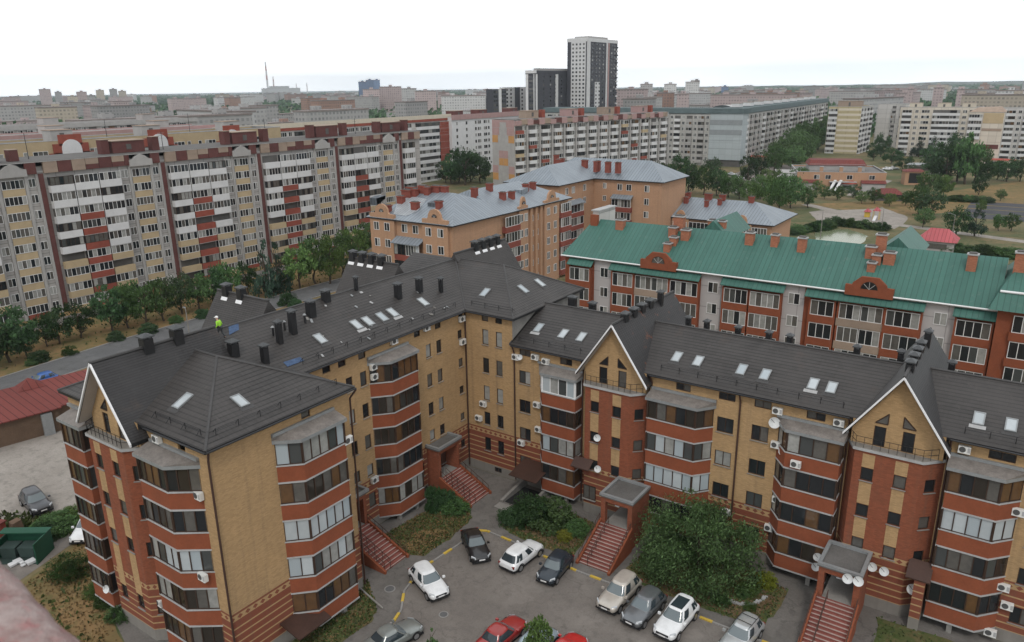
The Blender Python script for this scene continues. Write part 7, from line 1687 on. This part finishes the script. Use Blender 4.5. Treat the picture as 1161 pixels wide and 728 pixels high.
# manholes in the asphalt
for x, y, r in ((442, 668, .46), (503, 697, .38)):
    P = G(x, y); m = MB(); m.tube(P+Vector((0, 0, .018)), P+Vector((0, 0, .035)), r, 'kerb_stone', n=20); k = m.build('manhole'); m = MB(); m.tube(P+Vector((0, 0, .0355)), P+Vector((0, 0, .045)), r*.78, 'road_asphalt', n=20); m.build('cover', k); tag(k, 'pale-rimmed manhole near the end-wall bed' if x < 460 else 'dark manhole in the middle of the asphalt', 'manhole', None)
# border stones of the flower bed
m = MB()
for i in range(26):
    t = i/25; x = 826+t*42+rnd.uniform(-1, 1); y = 682+11*math.sin(t*2.4)-t*12+rnd.uniform(-.6, .6); P = G(x, y); s = rnd.uniform(.08, .16); m.hexa([P+Vector((a*s*rnd.uniform(.7, 1.1), b*s*rnd.uniform(.7, 1.1), c*s*1.2)) for c in (0, 1) for a, b in ((-1, -1), (1, -1), (1, 1), (-1, 1))], 'trim_grey')
m.build('pebbles', kind='stuff')
# stains of the yard: pipes lying in the bed
m = MB(); m.tube(G(408, 668)+Vector((0, 0, .12)), G(434, 691)+Vector((0, 0, .12)), .08, 'concrete', n=8); tag(m.build('pipe'), 'pale pipe lying in the grass below the end balconies', 'pipe')

# aerials on the roofs of the panel blocks
def aerial(P, h, label):
    o = empty('roof_aerial', P, label=label, cat='aerial', group='aerials on the panel block roofs'); m = MB(); m.tube(P, P+Vector((0, 0, h)), .07, 'dark_metal', .05, 6); m.build('mast', o)
    m = MB()
    for k in range(3): z = h-.3-.5*k; m.tube(P+Vector((-.2, -.7+.12*k, z)), P+Vector((-.2, .7-.12*k, z)), .04, 'grey_metal', n=4)
    m.tube(P+Vector((-.6, 0, h-.8)), P+Vector((.5, 0, h-.8)), .04, 'grey_metal', n=4); m.build('crossbar', o)
for i, (x, y, z, h, w_) in enumerate(((-106, 8, 27.3, 4.6, 'second-section roof of the long red and white block'), (-104, 33, 27.3, 3.6, 'third-section roof of the long red and white block'), (-107, 61, 27.3, 5, 'middle roof of the long red and white block'), (-105, 88, 27.3, 4, 'far-end roof of the long red and white block'),
                                     (-147, 20, 28, 5, 'yellow arched block before its first lift hut'), (-146, 44, 28, 4.4, 'yellow arched block between two lift huts'), (-148, 68, 28, 5, 'yellow arched block near its far end'), (-192, 10, 27, 6, 'pinkish slab behind the yellow block'))): aerial(Vector((x, y, z)), h, 'thin aerial mast on the '+w_)
# ------------------------------------------------------------------ the roofer
mat('skin', (.5, .32, .24), .6, var=.1); mat('hivis', (.30, .62, .05), .7, var=.12); mat('hivis_band', (.6, .62, .6), .5, var=.1); mat('trousers', (.055, .06, .065), .9, var=.2); mat('boots', (.02, .018, .016), .8); mat('helmet', (.75, .75, .74), .35, var=.05); mat('glove', (.08, .08, .075), .9)
FEET = hit(251, 384, PLF)
def skin(name, parent, pts, edges, rad, m, sub_=2):
    me = bpy.data.meshes.new(name); me.from_pydata([tuple(p) for p in pts], edges, []); me.materials.append(MAT[m])
    o = bpy.data.objects.new(name, me); COL.objects.link(o); o.parent = parent
    md = o.modifiers.new('skin', 'SKIN'); md.use_smooth_shade = True
    for v, r in zip(me.skin_vertices[0].data, rad): v.radius = (r, r) if not isinstance(r, tuple) else r
    me.skin_vertices[0].data[0].use_root = True
    s = o.modifiers.new('sub', 'SUBSURF'); s.levels = s.render_levels = sub_
    return o
man = empty('person', FEET, R(200), label='worker in white helmet and bright green jacket walking across the dark roof', cat='person')
# local frame: +x forward, z up; walking, leaning a little forward; the roof rises away from the yard
J = {'pelvis': (0, 0, .95), 'waist': (.03, 0, 1.1), 'chest': (.09, 0, 1.32), 'neck': (.13, 0, 1.5), 'head0': (.16, 0, 1.58), 'head1': (.19, 0, 1.70), 'crownp': (.18, 0, 1.78),
     'hipl': (0, .09, .93), 'kneel': (.2, .11, .52), 'anklel': (.22, .12, .1), 'toel': (.40, .13, .04), 'hipr': (0, -.09, .93), 'kneer': (-.08, -.11, .5), 'ankler': (-.3, -.12, .14), 'toer': (-.14, -.13, .04),
     'shl': (.1, .2, 1.42), 'ell': (.02, .27, 1.14), 'wrl': (.2, .27, .94), 'shr': (.1, -.2, 1.42), 'elr': (.0, -.28, 1.15), 'wrr': (.16, -.30, .92)}
nm = list(J); ix = {k: i for i, k in enumerate(nm)}; P_ = [J[k] for k in nm]
E_ = [(ix[a], ix[b]) for a, b in (('pelvis', 'waist'), ('waist', 'chest'), ('chest', 'neck'), ('neck', 'head0'), ('head0', 'head1'), ('head1', 'crownp'), ('pelvis', 'hipl'), ('hipl', 'kneel'), ('kneel', 'anklel'), ('anklel', 'toel'), ('pelvis', 'hipr'), ('hipr', 'kneer'), ('kneer', 'ankler'), ('ankler', 'toer'), ('chest', 'shl'), ('shl', 'ell'), ('ell', 'wrl'), ('chest', 'shr'), ('shr', 'elr'), ('elr', 'wrr'))]
Rr_ = {'pelvis': .13, 'waist': .125, 'chest': .15, 'neck': .058, 'head0': .085, 'head1': .095, 'crownp': .06, 'hipl': .09, 'kneel': .062, 'anklel': .042, 'toel': .03, 'hipr': .09, 'kneer': .062, 'ankler': .042, 'toer': .03, 'shl': .065, 'ell': .045, 'wrl': .03, 'shr': .065, 'elr': .045, 'wrr': .03}
rad = [Rr_[k] for k in nm]
for s, w in ((1, 'wrl'), (-1, 'wrr')):     # palm and five fingers
    b0 = Vector(J[w]); k0 = len(P_); P_.append(tuple(b0+Vector((.06, 0, -.06)))); rad.append(.032); E_.append((ix[w], k0))
    for f, (dy, ln) in enumerate(((-.03, .07), (-.01, .08), (.01, .075), (.03, .06))):
        k = len(P_); q = b0+Vector((.09, dy, -.09)); P_ += [tuple(q), tuple(q+Vector((.02, 0, -ln*.6))), tuple(q+Vector((.0, 0, -ln)))]; rad += [.010, .009, .008]; E_ += [(k0, k), (k, k+1), (k+1, k+2)]
    k = len(P_); P_ += [tuple(b0+Vector((.08, -s*.045, -.05))), tuple(b0+Vector((.11, -s*.05, -.09)))]; rad += [.011, .009]; E_ += [(k0, k), (k, k+1)]
body = skin('body', man, P_, E_, rad, 'skin', 1)
def part(name, keys, edges, add, m): return skin(name, man, [J[k] for k in keys], [(keys.index(a), keys.index(b)) for a, b in edges], [Rr_[k]+add for k in keys], m, 1)
jk = ['pelvis', 'waist', 'chest', 'neck', 'shl', 'ell', 'shr', 'elr', 'wrl', 'wrr']
J['neck'] = (.12, 0, 1.46); part('jacket', jk, [('pelvis', 'waist'), ('waist', 'chest'), ('chest', 'neck'), ('chest', 'shl'), ('shl', 'ell'), ('chest', 'shr'), ('shr', 'elr'), ('ell', 'wrl'), ('elr', 'wrr')], .022, 'hivis')
tk = ['pelvis', 'hipl', 'kneel', 'anklel', 'hipr', 'kneer', 'ankler']; part('trousers', tk, [('pelvis', 'hipl'), ('hipl', 'kneel'), ('kneel', 'anklel'), ('pelvis', 'hipr'), ('hipr', 'kneer'), ('kneer', 'ankler')], .025, 'trousers')
for a, b in (('anklel', 'toel'), ('ankler', 'toer')): part('boot', [a, b], [(a, b)], .022, 'boots')
m = MB(); hc = Vector((.185, 0, 1.72)); n = 12
prev = None
for k in range(5):
    ph = math.pi/2*k/4; ring = [(hc.x+.135*math.cos(ph)*math.cos(6.2832*i/n), .12*math.cos(ph)*math.sin(6.2832*i/n), hc.z+.13*math.sin(ph)) for i in range(n)]
    if prev:
        for i in range(n): m.poly([prev[i], prev[(i+1) % n], ring[(i+1) % n], ring[i]], 'helmet')
    prev = ring
m.hexa([(hc.x+.1, -.09, hc.z-.0), (hc.x+.2, -.07, hc.z-.01), (hc.x+.2, .07, hc.z-.01), (hc.x+.1, .09, hc.z), (hc.x+.1, -.09, hc.z+.015), (hc.x+.2, -.07, hc.z+.005), (hc.x+.2, .07, hc.z+.005), (hc.x+.1, .09, hc.z+.015)], 'helmet')
sub('helmet', m.mesh('helmet'), man)
m = MB(); hx = Vector((.285, 0, 1.63))
for s in (-1, 1): m.box(hx.x-.02, hx.x+.004, s*.035-.014, s*.035+.014, 1.655, 1.672, 'boots')
sub('eye', m.mesh('eye'), man); m = MB(); m.hexa([(.26, -.018, 1.6), (.305, -.012, 1.605), (.305, .012, 1.605), (.26, .018, 1.6), (.26, -.01, 1.65), (.28, -.006, 1.65), (.28, .006, 1.65), (.26, .01, 1.65)], 'skin'); sub('nose', m.mesh('nose'), man); m = MB(); m.box(.255, .282, -.024, .024, 1.565, 1.577, 'lamp_red'); sub('mouth', m.mesh('mouth'), man)
# blue roofing membrane laid near him
mat('membrane', (.05, .085, .16), .7, var=.35, scale=2)
def roof_sheet(pxs, name, label, m='membrane', off=.03):
    P = [hit(x, y, PLF)+PLF[1]*off for x, y in pxs]; q = MB(); k = [p-PLF[1]*.02 for p in P]; q.poly(P, m)
    for i in range(len(P)): q.poly([P[i], P[(i+1) % len(P)], k[(i+1) % len(P)], k[i]], m)
    tag(q.build(name), label, 'roofing sheet')
roof_sheet(((239, 386), (247, 381.5), (249, 386), (241, 390)), 'roofing_sheet', 'small blue membrane sheet at the feet of the worker'); roof_sheet(((259, 371), (270, 366), (271, 374), (260, 380)), 'roofing_sheet', 'blue membrane sheet just behind the worker')
roof_sheet(((321, 411), (340, 405), (345, 409), (326, 416)), 'roofing_sheet', 'grey-blue membrane strip by the lowest chimney')

# ------------------------------------------------------------------ rough pink ledge of the viewer's own wall
m_, t_, b_ = base_mat('pink_stucco', .95, 0, .15); co_ = objco(t_); n1 = noise(t_, co_, 14, 5, .7); n2 = noise(t_, co_, 45, 3)
c_ = t_.mix(ramp(t_, n1, .4, .62), (.23, .145, .135), (.34, .275, .26)); c_ = t_.mix(t_.math('MULTIPLY', ramp(t_, n2, .5, .7), .6), c_, (.34, .13, .13)); t_.ln(c_, b_.inputs['Base Color'])
bp = t_.new('ShaderNodeBump'); bp.inputs['Distance'].default_value = .02; t_.ln(n1, bp.inputs['Height']); t_.ln(bp.outputs[0], b_.inputs['Normal'])
zl = 38.05; A = G(-60, 566, zl); B = G(175, 795, zl); d = (B-A).normalized(); nn = Vector((-d.y, d.x, 0)); nn = nn if nn.dot(FW) < 0 else -nn
q = random.Random(8); A2, B2 = A-d*.5, B+d*.25; n = 44; V, F = [], []
prof = [(.0, -.6), (-.006, -.09), (.0, -.03), (.02, -.004), (.07, .006), (.18, .004), (.32, .003), (.5, .0), (.51, -.6)]
for i in range(n+1):
    P = A2.lerp(B2, i/n)
    for o_, z_ in prof: V.append(tuple(P+nn*(o_+q.uniform(-.005, .005))+Vector((0, 0, z_+q.uniform(-.004, .004)))))
k = len(prof)
for i in range(n):
    for j in range(k-1): F.append((i*k+j, (i+1)*k+j, (i+1)*k+j+1, i*k+j+1))
me = bpy.data.meshes.new('ledge'); me.from_pydata([(v[0]-A.x, v[1]-A.y, v[2]) for v in V], [], F); me.materials.append(MAT['pink_stucco']); me.polygons.foreach_set('use_smooth', [True]*len(F))
ob = bpy.data.objects.new('ledge', me); COL.objects.link(ob); ob.location = (A.x, A.y, 0); tag(ob, 'rough pink stone ledge out of focus in the bottom corner', 'ledge')

# ================================================================== the far city
def city_mat(name, col, ww=2.9, dark=(.07, .075, .085), fillc=None, dens=1.):
    m, t, b = base_mat(name, .85)
    co, u, z, uv, sx = wallco(t); oi = t.new('ShaderNodeObjectInfo')
    fu = t.math('FRACT', t.math('DIVIDE', u, ww)); fz = t.math('FRACT', t.math('DIVIDE', z, 2.9))
    w = t.math('MULTIPLY', t.math('LESS_THAN', t.math('ABSOLUTE', t.math('SUBTRACT', fu, .5)), .27), t.math('LESS_THAN', t.math('ABSOLUTE', t.math('SUBTRACT', fz, .55)), .25))
    ge = t.new('ShaderNodeNewGeometry'); sn = t.new('ShaderNodeSeparateXYZ'); t.ln(ge.outputs['Normal'], sn.inputs[0])
    w = t.math('MULTIPLY', w, t.math('LESS_THAN', sn.outputs[2], .5))
    hs = t.new('ShaderNodeHueSaturation'); hs.inputs['Color'].default_value = (*col, 1); t.ln(t.math('ADD', .78, t.math('MULTIPLY', oi.outputs['Random'], .4)), hs.inputs['Value'])
    cb = t.new('ShaderNodeCombineXYZ'); t.ln(t.math('FLOOR', t.math('DIVIDE', u, ww)), cb.inputs[0]); t.ln(t.math('FLOOR', t.math('DIVIDE', z, 2.9)), cb.inputs[1]); wn = t.new('ShaderNodeTexWhiteNoise'); wn.noise_dimensions = '2D'; t.ln(cb.outputs[0], wn.inputs['Vector'])
    c = t.mix(t.math('MULTIPLY', w, t.math('ADD', .15, t.math('MULTIPLY', wn.outputs['Value'], .5))), hs.outputs['Color'], dark)
    c = t.mix(t.math('GREATER_THAN', sn.outputs[2], .5), c, (.22, .21, .205)); t.ln(c, b.inputs['Base Color'])
for nm_, c_ in (('city_white', (.48, .48, .48)), ('city_grey', (.33, .325, .32)), ('city_pink', (.38, .31, .305)), ('city_cream', (.42, .37, .3)), ('city_brick', (.30, .19, .15)), ('city_blue', (.14, .2, .32))): city_mat(nm_, c_)
mat('city_roof', (.2, .17, .16), .8, var=.3, rand=.4); mat('city_dark', (.06, .075, .08), .7, var=.2); mat('city_grey_plain', (.4, .4, .4), .8); mat('stack_white', (.55, .55, .55), .8); mat('stack_red', (.4, .2, .17), .8)
GC = 'apartment blocks of the far city'
def city(P, w, d, h, rot, m, label, group=None, name='distant_block', roof=True, cat='apartment building'):
    o = MB(); F = Fr(0, 0, 0); o.box(-w/2, w/2, -d/2, d/2, 0, h, m)
    if roof:
        o.box(-w/2-.3, w/2+.3, -d/2-.3, d/2+.3, h+.01, h+.9, 'city_roof')
        k = max(1, int(w/22))
        for i in range(k): x = -w/2+(i+.5)*w/k; o.box(x-2.5, x+2.5, -2, 2.5, h+.91, h+3.2, m)
    ob = o.build(name); ob.location = (P[0], P[1], 0); ob.rotation_euler.z = R(rot); return tag(ob, label, cat, group)
def city_px(px0, px1, ytop, dist, m, label, depth=14, rot=None, group=None, name='distant_block', cat='apartment building'):
    a, b = ray(px0, 98), ray(px1, 98)
    a = CAM+a*(dist/math.hypot(a.x, a.y)); b = CAM+b*(dist/math.hypot(b.x, b.y)); c = (a+b)/2; r = ray((px0+px1)/2, ytop); s = dist/math.hypot(r.x, r.y); z = CAM.z+r.z*s
    w = (b-a).length; yaw = math.degrees(math.atan2((b-a).y, (b-a).x))
    return city(c, w, depth, max(6, z-.9), yaw if rot is None else rot, m, label, group, name, True, cat)
for px0, px1, yt, dist, m, l in ((43, 56.5, 101, 2100, 'city_pink', 'pinkish tower block standing apart, broadest of those breaking the horizon'), (60.5, 68.5, 104, 2300, 'city_grey', 'small grey tower block next to the pinkish one on the horizon'), (85, 97, 104, 1800, 'city_pink', 'stepped pink block below the horizon'), (74, 86, 109, 1750, 'city_cream', 'cream block adjoining the stepped pink one'), (97, 106, 108, 1800, 'city_grey', 'grey block beside the stepped pink one'),
                                 (107.5, 117, 102, 2000, 'city_cream', 'cream tower block in the middle of the horizon group'), (123, 132, 101, 2100, 'city_grey', 'grey tower block over the white pointed hall'), (133, 142, 103, 2100, 'city_cream', 'broad cream tower block closing the horizon group'),
                                 (406.5, 416, 92.5, 1700, 'city_blue', 'lowest of three blue office slabs'), (415, 424, 90.5, 1760, 'city_blue', 'tallest of three blue office slabs'), (424, 431, 90.5, 1820, 'city_blue', 'blue office slab closing the group of three'),
                                 (411, 430, 101, 1150, 'city_pink', 'pink and white block below the blue slabs'), (430, 455, 98, 1180, 'city_pink', 'white stepped block with pink trims beside the blue slabs'), (455, 472, 100, 1120, 'city_white', 'white block between pink-trimmed ones'), (470, 494, 103, 1050, 'city_pink', 'low pink and white block beside a park'), (500, 550, 108, 900, 'city_white', 'wide white building with a small tower before the dark towers'),
                                 (697, 735, 101, 800, 'city_pink', 'pink and white long block just past the tallest tower'), (726, 740, 95, 1000, 'city_grey', 'grey tower block behind the pink and white long one'), (753, 767, 95, 1100, 'city_white', 'white slender tower block past the tallest tower'), (777, 793, 92.5, 1100, 'city_white', 'white slender tower block, taller of the pair'), (786, 793, 91, 1300, 'city_grey', 'grey block just behind the taller slender one'),
                                 (745, 765, 105, 850, 'city_brick', 'red-walled low block in front of the slender towers'), (768, 782, 106, 820, 'city_pink', 'pink low block in front of the slender towers'), (795, 806, 103, 1000, 'city_white', 'small white block beside the slender towers'), (818, 826, 98, 1500, 'city_blue', 'bluish office block over the arched hall'),
                                 (1030, 1036.5, 101, 900, 'city_pink', 'narrow pinkish block behind the cream panel blocks'), (1059, 1071, 99, 950, 'city_pink', 'white and pink block behind the cream panel blocks'), (1086, 1095, 101, 880, 'city_pink', 'narrow pink block near the long white one'), (1095, 1130, 101, 900, 'city_grey', 'long grey-white block on the horizon at the far side'), (1130, 1165, 102, 860, 'city_white', 'long white block running out of frame on the horizon')):
    city_px(px0, px1, yt, dist, m, l)
# power station: stacks and cooling towers
def stack(px, yt, dist, r, label, striped=True):
    a = ray(px, 98); P = CAM+a*(dist/math.hypot(a.x, a.y)); q = ray(px, yt); h = CAM.z+q.z*dist/math.hypot(q.x, q.y); o = MB(); n = 8
    for i in range(n): o.tube((0, 0, h*i/n), (0, 0, h*(i+1)/n), r*(1-.4*i/n), ('stack_red', 'stack_white')[i % 2] if striped and i > 2 else 'stack_white', r*(1-.4*(i+1)/n), 12, i == n-1)
    ob = o.build('chimney_stack'); ob.location = (P.x, P.y, 0); tag(ob, label, 'factory chimney')
stack(303.5, 70, 4200, 5.5, 'tallest striped factory chimney on the horizon'); stack(310.5, 87, 4300, 4.5, 'shorter factory chimney next to the tallest one'); stack(336, 94, 4500, 3, 'thin faint chimney beyond the cooling towers'); stack(348, 94, 4500, 3, 'second thin faint chimney beyond the cooling towers')
for px, l in ((313.5, 'cooling tower next to the chimneys'), (324, 'cooling tower standing apart from the chimneys')):
    a = ray(px, 98); P = CAM+a*(4300/math.hypot(a.x, a.y)); o = MB()
    for i in range(6): f = lambda t: 12+9*(1-t)**2+1.5*max(0, t-.75)*4; o.tube((0, 0, 56*i/6), (0, 0, 56*(i+1)/6), f(i/6), 'city_dark' if False else 'city_roof', f((i+1)/6), 16, i == 5)
    ob = o.build('cooling_tower'); ob.location = (P.x, P.y, 0); tag(ob, l, 'cooling tower', None)
for px0, px1, yt in ((305, 328, 97.8), (296, 340, 100)): city_px(px0, px1, yt, 4150, 'city_white', 'long pale power station hall under the chimneys' if px0 > 300 else 'lower wide hall in front of the power station', 40, cat='power station', name='power_station')
# arched hall and grey roofs behind the angled block
P = G(830, 113, 30); o = MB(); n = 12
for i in range(n):
    a0, a1 = math.pi*i/n, math.pi*(i+1)/n; rr = 9
    o.poly([(rr*math.cos(a0), -18, 23+rr*.5*math.sin(a0)), (rr*math.cos(a1), -18, 23+rr*.5*math.sin(a1)), (rr*math.cos(a1), 30, 23+rr*.5*math.sin(a1)), (rr*math.cos(a0), 30, 23+rr*.5*math.sin(a0))], 'city_dark' if i > 5 else 'city_grey_plain')
    o.poly([(0, -18, 23), (rr*math.cos(a0), -18, 23+rr*.5*math.sin(a0)), (rr*math.cos(a1), -18, 23+rr*.5*math.sin(a1))], 'city_dark')
o.box(-9, 9, -17.9, 30, 0, 23, 'city_grey'); ob = o.build('arched_hall'); c = CAM+ray(842, 98)*(460/math.hypot(ray(842, 98).x, ray(842, 98).y)); ob.location = (c.x, c.y, 0); ob.rotation_euler.z = R(-14); tag(ob, 'hall with a dark and pale arched roof behind the angled block', 'hall')
# the rest of the city: countless slabs thinning into the haze
cr_ = random.Random(42); placed = []
cm = ['city_white', 'city_white', 'city_grey', 'city_grey', 'city_pink', 'city_cream', 'city_pink', 'city_grey', 'city_brick']
occ = [(-112, -250, 20, 130)]
cnt = 0
while cnt < 255:
    px = cr_.uniform(-20, 1180); t = cr_.random(); dist = 330+2900*t**1.5
    if px > 590 and px < 960 and dist < 520: continue
    if px > 900 and dist < 620: continue
    if px < 600 and dist < 520 and cr_.random() < .6: continue
    a = ray(px, 98); a = a/math.hypot(a.x, a.y); P = CAM+a*dist
    if P.x > -262 and P.x < -90 and P.y < 330: continue
    w, d = cr_.choice(((50, 12), (66, 12), (36, 12), (24, 13), (84, 12), (28, 12))), None
    if any((P.x-q[0])**2+(P.y-q[1])**2 < ((q[2]+w[0])*.36)**2 for q in placed): continue
    h = cr_.choice((14, 15, 26, 26, 27, 27, 15)) if dist < 1600 else cr_.choice((14, 26, 27, 30, 15, 20))
    rot = cr_.choice((0, 90, 90, -12, 78)); m = cr_.choice(cm)
    colw = {'city_white': 'white', 'city_grey': 'grey', 'city_pink': 'pinkish', 'city_cream': 'cream', 'city_brick': 'brick-red'}[m]
    ob = city(P, w[0], w[1], h, rot, m, 'x', GC); fm = f'{"long" if w[0] > 50 else "short"} {colw} {"high" if h > 20 else "low"} block'; LMK = [(30, 'at the skyline end left of the pinkish tower'), (100, 'below the pinkish tower block'), (180, 'below the horizon tower group'), (270, 'between the tower group and the chimneys'), (340, 'below the striped chimneys'), (405, 'between the chimneys and the blue slabs'), (480, 'below the blue slabs'), (600, 'beside the dark towers'), (720, 'just past the tallest tower'), (820, 'below the white slender towers'), (940, 'beyond the grey angled block'), (1040, 'beyond the cream blocks'), (2000, 'beyond the white balcony block')]; lm = next(n_ for q_, n_ in LMK if px < q_); series('city'+fm+lm, ob, dist, fm+' '+lm.replace(' left of', ' beside')+', {} going back'); placed.append((P.x, P.y, w[0])); cnt += 1
# woods and street greenery between the far blocks
V, F = [], []; wr_ = random.Random(3)
def clump(P, rad, h, n, s):
    for k in range(n):
        a, q = wr_.uniform(0, 6.28), rad*wr_.random()**.5; p = Vector((P.x+math.cos(a)*q, P.y+math.sin(a)*q, h*(.15+.85*wr_.random())*(1-.5*(q/rad)**2)))
        u = Vector((wr_.gauss(0, 1), wr_.gauss(0, 1), wr_.gauss(0, .8))).normalized(); v = u.orthogonal().normalized(); k0 = len(V)
        for ca, cb in ((-1, -.3), (.2, -1), (1, .3), (-.2, 1)): V.append(tuple(p+(u*ca+v*cb)*s*wr_.uniform(.7, 1.2)))
        F.append((k0, k0+1, k0+2, k0+3))
for i in range(1500):
    px = wr_.uniform(-30, 1190); dist = 420+4800*wr_.random(); a = ray(px, 98); a = a/math.hypot(a.x, a.y); P = CAM+a*dist
    if P.x > -262 and P.x < -88 and P.y < 330: continue
    if px > 560 and dist < 620: continue
    if any((P.x-q[0])**2+(P.y-q[1])**2 < (q[2]*.4)**2 for q in placed): continue
    rad = wr_.uniform(10, 22)*(1+dist/2500); clump(P, rad, wr_.uniform(10, 19), int(24+rad*1.2), 1.5+dist/900)
for i in range(70):      # thick wood behind the beige blocks
    px = wr_.uniform(940, 1190); dist = wr_.uniform(620, 1500); a = ray(px, 98); a = a/math.hypot(a.x, a.y); clump(CAM+a*dist, 30, 16, 90, 2.4)
me = bpy.data.meshes.new('woods'); me.from_pydata(V, [], F); me.materials.append(MAT['leaf_dark']); ob = bpy.data.objects.new('woods', me); COL.objects.link(ob); tag(ob, kind='stuff')

label_series()
# ================================================================== air, sky, light, camera
hz = MB(); hz.box(-9000, 3800, -900, 9000, -1.9, 215, 'b_white'); ob = hz.build('haze', kind='stuff'); ob.data.materials.clear()
hm = bpy.data.materials.new('haze_air'); hm.use_nodes = True; nt = hm.node_tree; nt.nodes.remove(nt.nodes['Principled BSDF']); pv = nt.nodes.new('ShaderNodeVolumePrincipled')
pv.inputs['Color'].default_value = (.84, .93, 1, 1); pv.inputs['Density'].default_value = HAZE; pv.inputs['Anisotropy'].default_value = .2; nt.links.new(pv.outputs[0], nt.nodes['Material Output'].inputs['Volume']); ob.data.materials.append(hm)
w = bpy.data.worlds.new('World'); scene.world = w; w.use_nodes = True; nt = w.node_tree; N = nt.nodes; bg = N['Background']
SUN_EL, SUN_AZ = R(50), R(150)     # azimuth measured from +y towards +x
sky = N.new('ShaderNodeTexSky'); sky.sky_type = 'NISHITA'; sky.sun_disc = False; sky.sun_elevation = SUN_EL; sky.sun_rotation = SUN_AZ; sky.dust_density = 3; sky.air_density = 1.5
tc = N.new('ShaderNodeTexCoord'); mp = N.new('ShaderNodeMapping'); mp.inputs['Scale'].default_value = (1, 1, 3.2); no = N.new('ShaderNodeTexNoise'); no.inputs['Scale'].default_value = 2.2; no.inputs['Detail'].default_value = 6; no.inputs['Roughness'].default_value = .55
nt.links.new(tc.outputs['Generated'], mp.inputs[0]); nt.links.new(mp.outputs[0], no.inputs['Vector'])
rp = N.new('ShaderNodeValToRGB'); rp.color_ramp.elements[0].position = .3; rp.color_ramp.elements[0].color = (.80, .86, .915, 1); rp.color_ramp.elements[1].position = .62; rp.color_ramp.elements[1].color = (1.02, 1.02, 1.02, 1)
nt.links.new(no.outputs['Fac'], rp.inputs[0])
sc_ = N.new('ShaderNodeMix'); sc_.data_type = 'RGBA'; sc_.blend_type = 'MULTIPLY'; sc_.inputs[0].default_value = 1; sc_.inputs[7].default_value = (SKYV, SKYV, SKYV, 1); sc_.clamp_result = False
sx_ = N.new('ShaderNodeSeparateXYZ'); nt.links.new(tc.outputs['Generated'], sx_.inputs[0])
def wm(op, a, b):
    n = N.new('ShaderNodeMath'); n.operation = op
    for i, v in enumerate((a, b)):
        if isinstance(v, (int, float)): n.inputs[i].default_value = v
        else: nt.links.new(v, n.inputs[i])
    return n.outputs[0]
glow = wm('ADD', 1, wm('MULTIPLY', .8, wm('POWER', wm('SUBTRACT', 1, wm('MINIMUM', 1, wm('ABSOLUTE', sx_.outputs[2], 0))), 12)))
gm_ = N.new('ShaderNodeMix'); gm_.data_type = 'RGBA'; gm_.blend_type = 'MULTIPLY'; gm_.inputs[0].default_value = 1; gm_.clamp_result = False; nt.links.new(rp.outputs[0], gm_.inputs[6]); nt.links.new(glow, gm_.inputs[7]); nt.links.new(gm_.outputs[2], sc_.inputs[6])
mx = N.new('ShaderNodeMix'); mx.data_type = 'RGBA'; mx.inputs[0].default_value = .9; nt.links.new(sky.outputs[0], mx.inputs[6]); nt.links.new(sc_.outputs[2], mx.inputs[7]); nt.links.new(mx.outputs[2], bg.inputs[0]); bg.inputs[1].default_value = .1
sl = bpy.data.lights.new('sun', 'SUN'); sl.energy = 1.5; sl.angle = R(10); sl.color = (1, .95, .88); so = bpy.data.objects.new('sun', sl); COL.objects.link(so)
dv_ = Vector((math.sin(SUN_AZ)*math.cos(SUN_EL), math.cos(SUN_AZ)*math.cos(SUN_EL), math.sin(SUN_EL))); so.rotation_euler = dv_.to_track_quat('Z', 'Y').to_euler(); so.location = CAM+Vector((0, 0, 60))
cam = bpy.data.cameras.new('camera'); co = bpy.data.objects.new('camera', cam); COL.objects.link(co); scene.camera = co
cam.sensor_width = 36; cam.lens = FPX/1161*36; cam.clip_start = .05; cam.clip_end = 30000
M = Matrix.Identity(4)
for i, v in enumerate((RT, UP, -FW)): M[0][i], M[1][i], M[2][i] = v
M[0][3], M[1][3], M[2][3] = CAM; co.matrix_world = M
cam.dof.use_dof = True; cam.dof.focus_distance = 95; cam.dof.aperture_fstop = cam.lens/1000/.0045
vs = scene.view_settings; scene.display_settings.display_device = 'sRGB'; vs.view_transform = 'Standard'; vs.look = 'None'; vs.exposure = EXPO; vs.gamma = 1; vs.use_curve_mapping = False
scene.render.engine = 'CYCLES'; cy = scene.cycles; cy.use_denoising = True; cy.max_bounces = 6; cy.diffuse_bounces = 3; cy.glossy_bounces = 2; cy.transmission_bounces = 2; cy.volume_bounces = 0; cy.caustics_reflective = cy.caustics_refractive = False
